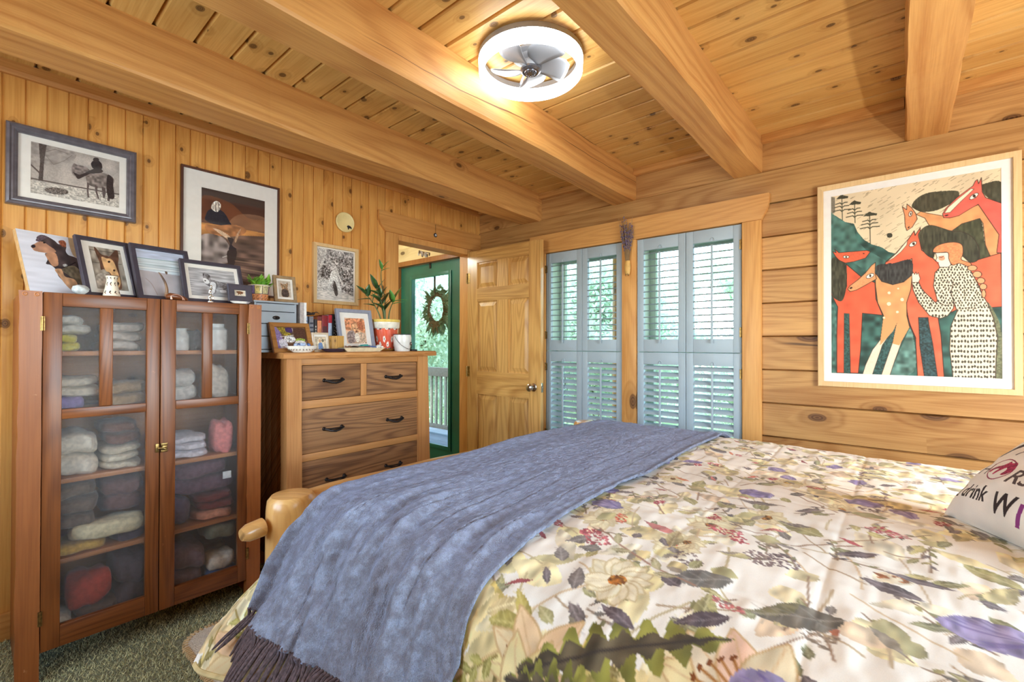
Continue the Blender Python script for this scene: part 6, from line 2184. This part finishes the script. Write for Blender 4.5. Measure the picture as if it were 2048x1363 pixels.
for k in range(8):
    c = [(124, 106, 150), (226, 206, 130), (206, 196, 150), (110, 96, 138), (222, 200, 124), (150, 160, 120), (124, 106, 150), (226, 206, 130)][k]
    A.poly([(k * 12.5, 14), (k * 12.5 + 12, 14), (k * 12.5 + 12, 58), (k * 12.5, 60)], c, sm=False, tex=.15, line=(50, 40, 60), lw=1.2)
    A.stroke([(k * 12.5 + 2, 30), (k * 12.5 + 9, 26), (k * 12.5 + 8, 44)], (60, 70, 60), 1.4)
A.poly([(0, 60), (100, 58), (100, 94), (0, 94)], (224, 146, 96), sm=False, tex=.08)
for k in range(14):
    x = 3 + k * 7.2
    A.stroke([(x + 2.2 * cos(t), 76 + 9 * sin(t)) for t in np.linspace(0, 5, 10)], (60, 44, 50), 1.2)
ang = np.linspace(0, 2 * pi, 220)
Vv = np.stack([prof[:, 0][::-1, None] * -np.cos(ang)[None, :], prof[:, 0][::-1, None] * -np.sin(ang)[None, :], np.repeat(prof[:, 1][::-1, None], 220, 1)], -1)
grid_mesh('pot', Vv, M_cerprint, e, A.colors())
mb = MB(); mb.lathe([(0, .074), (0.049, .074), (0.05, .086), (0.0525, .088), (0.0535, .086), (0.052, .083)]); mb.build('pot_rim', plain('pot_rim_glaze', C_(236, 228, 212), .3), e)
mb = MB(); mb.lathe([(0, .0755), (.049, .0755), (.049, .078), (0, .080)]); mb.build('soil', plain('soil', C_(64, 48, 38), .95, bump=.6), e)
mb = MB(); mb.lathe([(0, 0), (.042, 0), (.044, .003), (0.03, .003), (0, .002)]); mb.build('pot_foot', plain('pot_foot', C_(224, 206, 180), .4), e)
N = NT('succulent'); tc = N.n('TexCoord').outputs['Object']; nz = N.n('TexNoise', {'Vector': tc, 'Scale': 40.0}).outputs[0]
M_succ = N.surf(N.n('BsdfPrincipled', {'Base Color': N.mix(N.sm(nz, .3, .7), C_(86, 150, 40), C_(150, 204, 76)), 'Roughness': .35, 'Subsurface Weight': .1}).outputs[0])
rr = random.Random(12)
def leafblade(mb, base, direc, L, w, bend=0.2, cup=0.12, n=6):
    d = Vector(direc).normalized()
    side = d.cross(Vector((0, 0, 1)))
    side = side.normalized() if side.length > .1 else Vector((1, 0, 0))
    up = side.cross(d)
    vs = []
    for i in range(n + 1):
        t = i / n
        c = Vector(base) + d * (L * t) + up * (-bend * L * t * t)
        ww = w * max(0.02, sin(pi * (0.08 + 0.9 * t) ** 0.8))
        for s, q in ((-1, cup), (0, 0), (1, cup)):
            vs.append(c + side * (s * ww) + up * (q * ww))
    mb.add(vs, [(i * 3 + j, i * 3 + j + 1, i * 3 + 4 + j, i * 3 + 3 + j) for i in range(n) for j in (0, 1)], True)
for k in range(46):
    a = rr.uniform(0, 2 * pi); q = rr.uniform(0.1, 1)
    px = -0.014 if k % 3 else 0.028
    b = (px + rr.uniform(-.022, .022), rr.uniform(-.02, .02), 0.078 + rr.uniform(0, .025))
    mb = MB(); leafblade(mb, b, (cos(a) * q, sin(a) * q, rr.uniform(.5, 1.3)), rr.uniform(.036, .062), rr.uniform(.007, .011), .15)
    o = mb.build('leaf', M_succ, e, normals=False); s_ = o.modifiers.new('thickness', 'SOLIDIFY'); s_.thickness = .003

# ------------------------------------------------------------------ books
def book(label, x0, x1, z1, col, y0=2.60, dep=0.17, tilt=0.0, deco=None, z0=DT):
    e = thing('book', label, 'book', ((x0 + x1) / 2, y0, z0), (0, R_(tilt), 0), 'books on the chest of drawers')
    w = (x1 - x0) / 2; h = z1 - z0
    mb = MB(); mb.box(-w, -w + .0025, 0, dep, 0, h, .0008); mb.box(w - .0025, w, 0, dep, 0, h, .0008); mb.box(-w, w, -0.001, .0025, 0, h, .001); mb.build('cover', plain('cover_' + label[:18], col, .45, noise=.08, scale=60, coat=.3), e)
    mb = MB(); mb.box(-w + .003, w - .003, .0025, dep - .004, .003, h - .003); mb.build('pages', plain('paper_pages', C_(226, 214, 190), .9), e)
    if deco:
        mb = MB()
        for (a, b, c, d) in deco[1]:
            mb.box(-w + 2 * w * a, -w + 2 * w * b, -.0018, -.0012, h * c, h * d)
        mb.build('spine_print', plain('spine_' + label[:18], deco[0], .5), e)
    return e


book('tall light grey hardback standing against the small grey chest', 1.176, 1.212, 1.476, C_(176, 166, 162), 2.55, .2, 0, (C_(232, 230, 228), [(.62, 1.0, 0, 1)]))
book('pale blue book behind the brown photo frame', 1.222, 1.247, 1.404, C_(150, 172, 206), tilt=-1.5, deco=(C_(60, 66, 84), [(.1, .9, .1, .14), (.1, .9, .84, .88)]))
book('grey and navy patterned book next to the pale blue one', 1.256, 1.281, 1.404, C_(128, 130, 140), tilt=-1.0, deco=(C_(52, 56, 74), [(.1, .9, i * .12 + .06, i * .12 + .11) for i in range(7)]))
book('thin black book with pale lettering, left of the orange book', 1.284, 1.299, 1.388, C_(44, 40, 44), deco=(C_(196, 190, 180), [(.3, .7, i * .09 + .12, i * .09 + .17) for i in range(8)]))
book('thick book with an orange spine', 1.301, 1.326, 1.406, C_(224, 138, 92), deco=(C_(110, 40, 36), [(0, 1, .88, 1.0)]))
book('thick book with a dark red spine', 1.328, 1.366, 1.414, C_(132, 26, 34), deco=(C_(84, 40, 44), [(.15, .85, .2, .7)]))
book('red and pale blue book beside the dark red one', 1.368, 1.390, 1.418, C_(176, 186, 206), deco=(C_(176, 22, 40), [(0, 1, .78, 1.0)]))
book('black book with speckled spine next to the blue-grey frame', 1.394, 1.430, 1.424, C_(40, 36, 36), deco=(C_(190, 182, 164), [((i * 37 % 60) / 100 + .2, (i * 37 % 60) / 100 + .36, i * .035 + .03, i * .035 + .05) for i in range(26)]))
e = thing('bird_figurine', 'small dark bird figure lying on top of the books', 'figurine', (1.262, 2.63, 1.4065))
mb = MB(); mb.tube(np.array(crom([(-.034, 0, .006), (-.02, 0, .014), (0, 0, .015), (.018, 0, .014), (.028, 0, .020)], 4)), [.004, .006, .0075, .009, .0105, .011, .0115, .0115, .011, .010, .009, .008, .007, .006, .006, .006, .006], 10); mb.ell((.03, 0, .016), (.009, .008, .008)); mb.build('body', plain('dark_bronze', C_(66, 56, 52), .4, metal=.4), e)
mb = MB(); mb.tube([(.03, 0, .022), (.05, 0, .026), (.066, 0, .018)], [.002, .0025, .001], 6); mb.build('feather', M_black, e)

# ------------------------------------------------------------------ things along the front of the chest of drawers
e = thing('dark_basket', 'dark brown woven basket behind the brown photo frame', 'basket', (0.985, 2.60, DT))
mb = MB()
pr = [(0, 0), (.030, 0)] + [(.032 + .006 * sin(pi * i / 9) + (.0012 if i % 2 else 0), .004 + .078 * i / 9) for i in range(10)] + [(.026, .088), (.026, .07), (0, .06)]
mb.lathe(pr, n=28); mb.build('body', plain('dark_wicker', C_(74, 50, 36), .7, noise=.3, scale=90, bump=.8), e)
mb = MB(); mb.tube([(.034 * cos(a), .034 * sin(a), .083) for a in np.linspace(0, 2 * pi, 25)], .004, 8); mb.build('rim', plain('dark_wicker_rim', C_(60, 40, 30), .7, bump=.6), e)
e = thing('pebble_basket', 'shallow white openwork bowl at the front of the chest of drawers', 'bowl', (1.124, 2.408, DT))
mb = MB(); mb.lathe([(0, .001), (.045, .001), (.05, .004), (.075, .02), (.083, .034), (.081, .0345), (.072, .023), (.048, .007), (0, .005)], sy=.42, n=36)
mb.build('bowl', plain('white_porcelain', C_(232, 226, 216), .3, coat=.4), e)
mb = MB()
for k in range(26):
    a = 2 * pi * k / 26
    mb.box(-.0018, .0018, -.0008, .0008, -.006, .006, M=T(.0715 * cos(a), .0715 * .42 * sin(a) * 1.02, .0165) @ Matrix.Rotation(a + pi / 2, 4, 'Z') @ Rx(-30))
mb.build('slot_pattern', plain('slot_dark', C_(110, 84, 66), .6), e)
pm = [plain('pebble_white', C_(230, 228, 232), .35, noise=.06), plain('pebble_blue', C_(92, 116, 168), .35, noise=.15), plain('pebble_pale_blue', C_(176, 190, 216), .35, noise=.1)]
pn = ['white', 'blue', 'pale blue']
rr = random.Random(31)
for k in range(22):
    a = rr.uniform(0, 2 * pi); q = math.sqrt(rr.random()) * .85
    lay = k // 12
    mb = MB(); mb.ell((0, 0, 0), (.0115, .009, .0085), 10, 6, jit=.08)
    c = k % 3
    o = mb.build('pebble', pm[c], None)
    o.location = (1.124 + .064 * q * cos(a) * (1 - .3 * lay), 2.408 + .024 * q * sin(a), DT + .026 + .013 * lay + .006 * (1 - q))
    o.rotation_euler = (rr.uniform(0, 1), rr.uniform(0, 1), rr.uniform(0, 6))
    tag(o, pn[c] + ' polished pebble heaped in the white openwork bowl', 'pebble', pn[c] + ' pebbles in the bowl')
mb = MB(); mb.box(-.037, .037, -.02, .02, 0, .092, .004)
o = mb.build('wood_block', wood('block_wood', C_(206, 160, 84), C_(150, 100, 40), 'z', knots=.5, kscale=3, streak=.3), None); o.location = (1.352, 2.476, DT); tag(o, 'yellowish knotty wood block left of the blue-grey frame', 'block')
mb = MB(); mb.lathe([(0, .001), (.05, .001), (.062, .007), (.077, .0175), (.0755, .019), (.058, .010), (0, .006)], sy=.42, n=36)
o = mb.build('dark_tray', plain('dark_plum_glaze', C_(58, 44, 56), .25, coat=.5), None); o.location = (1.308, 2.418, DT); tag(o, 'dark oval dish at the front of the chest of drawers', 'dish')
e = thing('cream_tray', 'long cream tray holding trinkets in front of the blue-grey frame', 'tray', (1.482, 2.425, DT))
mb = MB()
def rect(w, d, z): return [(-w, -d, z), (w, -d, z), (w, d, z), (-w, d, z)]
L_ = [rect(.105, .028, .001), rect(.136, .040, .024), rect(.133, .038, .0245), rect(.102, .026, .005)]
vs = sum(L_, [])
mb.add(vs, [(3, 2, 1, 0)] + [(k * 4 + j, k * 4 + (j + 1) % 4, (k + 1) * 4 + (j + 1) % 4, (k + 1) * 4 + j) for k in range(3) for j in range(4)] + [(12, 13, 14, 15)])
mb.build('tray', plain('cream_stoneware', C_(222, 204, 170), .4, noise=.05), e)
def trinket(nm, lb, cat, mb, mat, p, rot=(0, 0, 0), g=None):
    o = mb.build(nm, mat, None); o.location = p; o.rotation_euler = rot; tag(o, lb, cat, g); return o
mb = MB(); mb.box(-.03, .03, -.015, .015, 0, .004, .0015); mb.box(-.02, .02, -.012, .012, .004, .0095, .0015)
trinket('glasses_case', 'teal slim case lying on top of the trinkets in the cream tray', 'case', mb, plain('teal_lacquer', C_(70, 150, 140), .25, coat=.5), (1.50, 2.425, DT + .0335), (0, R_(-4), R_(6)))
mb = MB(); mb.tube([(-.05, 0, .004), (0, .003, .006), (.05, 0, .004)], [.002, .005, .0015], 8)
trinket('folding_knife', 'dark slim folded knife among the trinkets in the cream tray', 'knife', mb, plain('dark_metal', C_(62, 52, 50), .35, metal=.5), (1.43, 2.42, DT + .024), (0, 0, R_(10)))
mb = MB(); mb.tube([(-.055, 0, .0), (0, .002, .001), (.055, 0, .0)], [.0035, .004, .003], 8)
trinket('pen', 'blue pen resting across the right of the cream tray', 'pen', mb, plain('blue_plastic', C_(76, 108, 168), .3), (1.555, 2.42, DT + .029), (0, R_(5), R_(-7)))
mb = MB(); mb.tube([(.016 * cos(a), .010 * sin(a), .003 * sin(3 * a)) for a in np.linspace(0, 2 * pi, 26)], .004, 8)
trinket('bracelet', 'brown beaded bracelet at the left of the cream tray', 'bracelet', mb, plain('brown_beads', C_(120, 84, 60), .4, noise=.3, scale=300), (1.395, 2.42, DT + .029))
mb = MB(); mb.box(-.036, .036, -.014, .014, 0, .006, .002)
trinket('card_stack', 'brown leather card holder under the teal case in the cream tray', 'card holder', mb, plain('brown_leather', C_(112, 78, 58), .5), (1.495, 2.425, DT + .0255), (0, 0, R_(-3)))
for k in range(7):
    mb = MB(); mb.ell((0, 0, 0), (.009, .007, .007), 9, 6, jit=.12)
    trinket('shell', 'small whitish shell heaped at the right end of the cream tray', 'shell', mb, plain('shell_white', C_(228, 222, 214), .4, noise=.08), (1.585 + (k % 4) * .011, 2.418 + (k // 4) * .014, DT + .0275 + (.007 if k > 4 else 0)), (k, k * 2, k * 3), 'shells in the cream tray')
mb = MB(); mb.tube([(0, 0, 0), (.004, 0, .02), (.012, 0, .046)], [.003, .004, .001], 8)
trinket('feather_quill', 'small pinkish quill standing behind the shells beside the grey frame', 'feather', mb, plain('pink_quill', C_(222, 186, 166), .5), (1.628, 2.47, DT))

# zz plant in red flowered pot
PC = (1.738, 2.56, DT)
e = thing('potted_plant', 'dark green zz plant in a red pot with white flowers on the chest of drawers', 'plant', PC)
prof = np.array(crom([(0.064, 0.010), (0.066, 0.03), (0.076, 0.10), (0.0805, 0.142), (0.0815, 0.146)], 16))
A = Art(260, len(prof), (216, 92, 66), [(0, 0), (100, 0), (100, 100), (0, 100)])
A.noise(.08, 20, 20, 2)
rr = random.Random(2)
for k in range(15):
    A.poly([(k * 6.7 + 1, 100), (k * 6.7 + 3, 78), (k * 6.7 + 5, 100)], (70, 96, 90), tex=.3); A.stroke([(k * 6.7, 20), (k * 6.7 + 2, 60)], (236, 190, 160), 1.2, alpha=.5)
for k in range(9):
    for (ox, oy) in ((0, 16), (5.6, 24), (2.6, 58), (7.5, 70)):
        x, y = k * 11.1 + ox, oy
        for w_ in range(5):
            A.ell(x + .9 * cos(w_ * 1.2566), y + 3.4 * sin(w_ * 1.2566), .95, 3.4, (240, 232, 222), sm=False)
        A.ell(x, y, .55, 2.0, (60, 44, 44))
    A.ell(k * 11.1 + 9, 18, 1.6, 12, (66, 70, 76)); A.ell(k * 11.1 + 9.4, 90, 1.8, 8, (70, 110, 80))
ang = np.linspace(0, 2 * pi, 260)
Vv = np.stack([prof[:, 0][::-1, None] * -np.cos(ang)[None, :], prof[:, 0][::-1, None] * -np.sin(ang)[None, :], np.repeat(prof[:, 1][::-1, None], 260, 1)], -1)
grid_mesh('pot', Vv, M_cerprint, e, A.colors())
mb = MB(); mb.lathe([(.0815, .145), (.0835, .147), (.087, .152), (.089, .186), (.0845, .188), (.081, .16), (.0815, .145)], n=40); mb.build('white_band', plain('white_band_glaze', C_(232, 224, 208), .3, coat=.4), e)
mb = MB(); mb.lathe([(.0885, .186), (.0915, .190), (.092, .201), (.088, .204), (.083, .203), (.082, .188), (.0885, .186)], n=40); lab(mb.build('pot_rim', plain('yellow_glaze', C_(228, 196, 96), .3, coat=.4), e), 'yellow glazed rim')
mb = MB(); mb.lathe([(0, .175), (.083, .175), (.083, .18), (0, .185)], n=30); mb.build('soil', plain('soil_dark', C_(60, 46, 36), .95, bump=.6), e)
mb = MB(); mb.lathe([(0, 0), (.07, 0), (.085, .012), (.083, .014), (.066, .0095), (0, .009)], n=36); mb.build('saucer', plain('ochre_glaze', C_(176, 124, 58), .3, coat=.4), e)
N = NT('zz_leaf'); tc = N.n('TexCoord').outputs['Object']; nz = N.n('TexNoise', {'Vector': tc, 'Scale': 30.0}).outputs[0]
M_zz = N.surf(N.n('BsdfPrincipled', {'Base Color': N.mix(N.sm(nz, .3, .7), C_(34, 66, 34), C_(66, 104, 52)), 'Roughness': .28, 'Coat Weight': .3}).outputs[0])
M_zzn = plain('zz_young_leaf', C_(84, 138, 58), .3, coat=.3)
M_st = plain('zz_stem', C_(94, 110, 66), .5)
def shoot(path, nl, L, w, mleaf, start=.45, seed=0, r0=.0055):
    q = np.array(crom(path, 6))
    mb = MB(); mb.tube(q, list(np.linspace(r0, .002, len(q))), 8); mb.build('stem', M_st, e)
    rr = random.Random(seed)
    for i in range(nl):
        t = start + (1 - start) * i / max(1, nl - 1)
        k = min(len(q) - 1, int(t * (len(q) - 1)))
        d = Vector(q[min(k + 1, len(q) - 1)]) - Vector(q[max(k - 1, 0)])
        d.normalize()
        s = 1 if i % 2 else -1
        sd = d.cross(Vector((0, 1, 0))).normalized() * s
        dirv = d * .75 + sd * (.75 if i < nl - 1 else .05) + Vector((0, -.25 + .2 * rr.random(), 0))
        mb = MB(); leafblade(mb, tuple(q[k]), dirv, L * rr.uniform(.85, 1.1), w, .12, .2)
        o = mb.build('leaf', mleaf, e, normals=False); s_ = o.modifiers.new('thickness', 'SOLIDIFY'); s_.thickness = .0012
shoot([(-.03, 0, .18), (-.05, 0, .24), (-.09, .01, .31), (-.14, .01, .36)], 6, .090, .020, M_zz, .45, 1)
shoot([(-.01, -.01, .18), (-.02, -.01, .26), (-.045, 0, .34), (-.07, 0, .40)], 8, .094, .022, M_zz, .35, 2)
shoot([(0.0, .01, .18), (-.012, .01, .25), (-.03, .01, .30), (-.035, .01, .345)], 6, .086, .020, M_zz, .45, 3)
shoot([(.02, 0, .18), (.028, 0, .25), (.045, 0, .30), (.062, 0, .335)], 4, .10, .022, M_zzn, .75, 4)
shoot([(.012, .02, .18), (.012, .03, .34), (-.008, .035, .44), (-.012, .035, .515), (.0, .035, .545)], 3, .062, .014, M_zzn, .80, 5, .004)
# pail
e = thing('enamel_pail', 'small white enamel pail with a wire handle at the right of the chest of drawers', 'pail', (1.775, 2.432, DT))
mb = MB(); mb.lathe([(0, 0), (.046, 0), (.048, .003), (.056, .06), (.057, .085), (.0545, .104), (.055, .106), (.053, .106), (.0525, .1), (.054, .085), (.045, .006), (0, .004)], n=36); mb.build('body', plain('white_enamel', C_(226, 222, 216), .22, noise=.02, coat=.6), e)
mb = MB(); mb.tube([(.0555 * cos(a), .0555 * sin(a), .106) for a in np.linspace(0, 2 * pi, 36)], .0022, 8); lab(mb.build('rim', plain('navy_enamel', C_(40, 44, 66), .25), e), 'dark enamel rim')
mb = MB(); mb.tube(np.array(crom([(-.057, 0, .095), (-.056, -.022, .07), (-.040, -.048, .038), (-.004, -.066, .016), (.03, -.058, .022), (.05, -.03, .05), (.0565, 0, .095)], 6)), .0013, 7); mb.build('wire_handle', M_iron, e)
mb = MB(); mb.lathe([(0, 0), (.0135, 0), (.0135, .0008), (0, .001)], M=T(.0314, -.0487, .048) @ Rz(33) @ Rx(86) @ Matrix.Diagonal((1, .82, 1, 1)), n=22); p = mb.build('oval_label', plain('label_dark', C_(56, 40, 44), .4), e)
mb = MB()
for k, (a, b) in enumerate(((-.008, -.004), (-.003, .000), (.001, .004), (.005, .008))):
    mb.box(a, b, -.0022, -.0014, -.0025 + .001 * (k % 2), .003, M=T(.0314, -.0487, .048) @ Rz(33))
mb.build('label_lettering', plain('label_letters', C_(216, 206, 196), .5), p)
mb = MB(); mb.box(-.022, .022, -.012, .012, 0, .012, .003); o = mb.build('black_case', M_black, None); o.location = (1.862, 2.43, DT); tag(o, 'small flat black case at the right end of the chest of drawers', 'case')

# ------------------------------------------------------------------ on the walls
e = thing('wall_plate', 'round pale wooden plaque with a dark bear silhouette on the left wall', 'plaque', (1.622, YL, 2.066))
mb = MB(); mb.lathe([(0, 0.0), (.060, 0.0), (.066, .010), (.067, .020), (.062, .024), (.054, .021), (0, .020)], M=Rx(90), n=40); mb.build('disc', plain('pale_wood_disc', C_(236, 214, 150), .45, noise=.05, scale=8), e)
mb = MB(); mb.prism([(.010, -.026), (.018, -.018), (.034, -.02), (.044, -.028), (.046, -.042), (.040, -.044), (.038, -.036), (.026, -.036), (.024, -.046), (.018, -.046), (.016, -.034)], -.0225, -.0205, 'xz'); mb.build('bear_silhouette', M_black, e)
e = thing('eye_charm', 'small round black and white eye charm hanging on the door head casing', 'charm', (2.400, YL - 0.024, 2.119))
mb = MB(); mb.lathe([(0, 0), (.016, 0), (.017, .003), (.013, .006), (0, .006)], M=Rx(90), n=26); mb.build('disc', M_black, e)
mb = MB(); mb.lathe([(0, .0055), (.0085, .0055), (.0085, .0075), (0, .0075)], M=Rx(90), n=22); p = mb.build('white_ring', plain('white_glass', C_(226, 224, 224), .2), e)
mb = MB(); mb.ell((0, -.0075, 0), (.0035, .0015, .0035)); mb.build('pupil', M_black, p)
mb = MB(); mb.tube([(0, -.002, .016), (.001, -.002, .05), (0, -.002, .085)], .0009, 6); mb.build('cord', M_iron, e)
e = thing('shell_cluster', 'cluster of little shells and bells hanging inside the door opening', 'ornament', (2.44, 3.05, DZ - 0.012))
sm1 = plain('shell_grey', C_(206, 202, 190), .35, noise=.15); sm2 = plain('shell_brown', C_(122, 104, 82), .4, noise=.2)
rr = random.Random(4)
for k in range(13):
    mb = MB(); mb.ell((-.05 + .1 * (k % 7) / 6 + rr.uniform(-.006, .006), rr.uniform(-.012, .012), -.016 - .018 * (k // 7) + rr.uniform(-.005, .005)), (.008, .008, .015), 9, 6, jit=.1); mb.build('shell', sm1 if k % 3 else sm2, e)
mb = MB(); mb.tube([(-.055, 0, -.004), (0, 0, -.008), (.055, 0, -.004)], .002, 6); mb.build('cord', M_iron, e)
# wreath on the outside of the green door, hung from a hook over the door's top
e = thing('wreath', 'leafy wreath with a brown bow hanging on the green door glass', 'wreath', (3.03, 3.575, 1.600))
rr = random.Random(6)
mb = MB()
for k in range(7):
    ph = rr.uniform(0, 6)
    mb.tube([(.01 * sin(5 * a + ph), (.128 + .014 * sin(3 * a + ph)) * cos(a), (.148 + .014 * cos(4 * a + ph)) * sin(a)) for a in np.linspace(0, 2 * pi, 49)], .011, 7)
mb.build('vine_ring', plain('vine_twigs', C_(104, 70, 52), .85, noise=.2, scale=70, bump=.8), e)
N = NT('wreath_leaf'); tc = N.n('TexCoord').outputs['Object']; nz = N.n('TexNoise', {'Vector': tc, 'Scale': 14.0}).outputs[0]
lc = N.mix(N.sm(nz, .3, .7), C_(112, 134, 100), C_(178, 190, 160))
M_wl = N.surf(N.n('MixShader', {0: .55, 1: N.n('BsdfDiffuse', {'Color': lc}).outputs[0], 2: N.n('BsdfTranslucent', {'Color': lc}).outputs[0]}).outputs[0])
mb = MB()
for k in range(260):
    a = rr.uniform(0, 2 * pi)
    if abs(a - pi * .5) < .2:
        continue
    q = rr.uniform(.11, .185)
    b = (rr.uniform(-.02, .03), q * cos(a), q * 1.1 * sin(a))
    d = (rr.uniform(-.6, .6), cos(a + rr.uniform(-.9, .9)), sin(a + rr.uniform(-.9, .9)))
    leafblade(mb, b, d, rr.uniform(.05, .10), rr.uniform(.014, .026), rr.uniform(-.2, .4), .15, 4)
for k in range(26):
    b = (rr.uniform(-.01, .03), rr.uniform(-.12, .12), -.17 - rr.uniform(0, .05))
    leafblade(mb, b, (rr.uniform(-.3, .3), rr.uniform(-.7, .7), -1), rr.uniform(.05, .09), .012, .1, .15, 4)
o = mb.build('leaves', M_wl, e, normals=False); o['kind'] = 'stuff'
mb = MB()
for s in (-1, 1):
    mb.tube(np.array(crom([(-.02, 0, -.15), (-.03, s * .04, -.135), (-.03, s * .085, -.15), (-.02, s * .05, -.175), (-.02, 0, -.155)], 4)), .014, 8, sq=.5)
    mb.tube([(-.02, s * .01, -.16), (-.025, s * .03, -.2), (-.02, s * .035, -.24)], [.012, .014, .010], 8, sq=.4)
mb.build('bow', plain('burlap_bow', C_(128, 92, 72), .9, noise=.15, scale=150, bump=.4), e)
mb = MB(); mb.box(-.092, -.086, -.012, .012, .397, .449); mb.box(-.092, -.026, -.012, .012, .4475, .4505); mb.box(-.0325, -.0285, -.012, .012, .16, .4505); mb.tube([(-.03, 0, .165), (0, 0, .15), (0, 0, .165)], .003, 6); mb.build('door_hook', M_iron, e)

# lavender on the mullion
e = thing('lavender_bunch', 'dried lavender bunch in a small wooden holder on the post between the windows', 'dried flowers', (XB - 0.024, 1.425, 1.715))
mb = MB(); mb.lathe([(0, 0), (.014, .006), (.021, .03), (.0225, .06), (.019, .09), (.017, .10), (.013, .10), (.013, .06), (0, .05)], (-.012, 0, 0), 20, .55, 1.0)
mb.build('wooden_holder', plain('holder_wood', C_(224, 178, 100), .45, noise=.08, scale=20), e)
mb = MB()
for s in (-1, 1):
    mb.tube([(-.022, s * .006, .012), (-.020, s * .012, .0), (-.02, s * .007, -.006)], .0015, 6)
mb.build('clip_wire', M_iron, e)
rr = random.Random(15)
ms, mf = MB(), MB()
for k in range(58):
    a = rr.uniform(-1, 1); b = rr.uniform(-1, .1)
    h = rr.uniform(.22, .29) if k % 9 else rr.uniform(.30, .345)
    top = (-.012 + b * .03, a * (.050 if k % 9 else .058), .06 + h)
    mid = (-.012 + b * .012, a * .022, .06 + h * .5)
    q = np.array(crom([(-.012 + b * .004, a * .008, .06), mid, top], 5))
    ms.tube(q, .0009, 5)
    for i in range(rr.randint(6, 9)):
        t = .58 + .42 * i / 8
        p = q[min(len(q) - 1, int(t * (len(q) - 1)))]
        mf.ell((p[0] + rr.uniform(-.002, .002), p[1] + rr.uniform(-.0025, .0025), p[2] + rr.uniform(-.004, .004)), (.0034, .0034, .0052), 6, 4, jit=.2)
for k in range(12):
    a = rr.uniform(-1.2, 1.0)
    ms.tube(np.array(crom([(-.012, a * .008, .06), (-.015, a * .03, .2), (-.02, a * .06, .33 + rr.uniform(0, .05))], 4)), .0006, 4)
o = ms.build('stems', plain('lavender_stem', C_(156, 128, 92), .8), e); o['kind'] = 'stuff'
o = mf.build('blooms', plain('lavender_bloom', C_(112, 96, 120), .85, noise=.25, scale=120), e); o['kind'] = 'stuff'
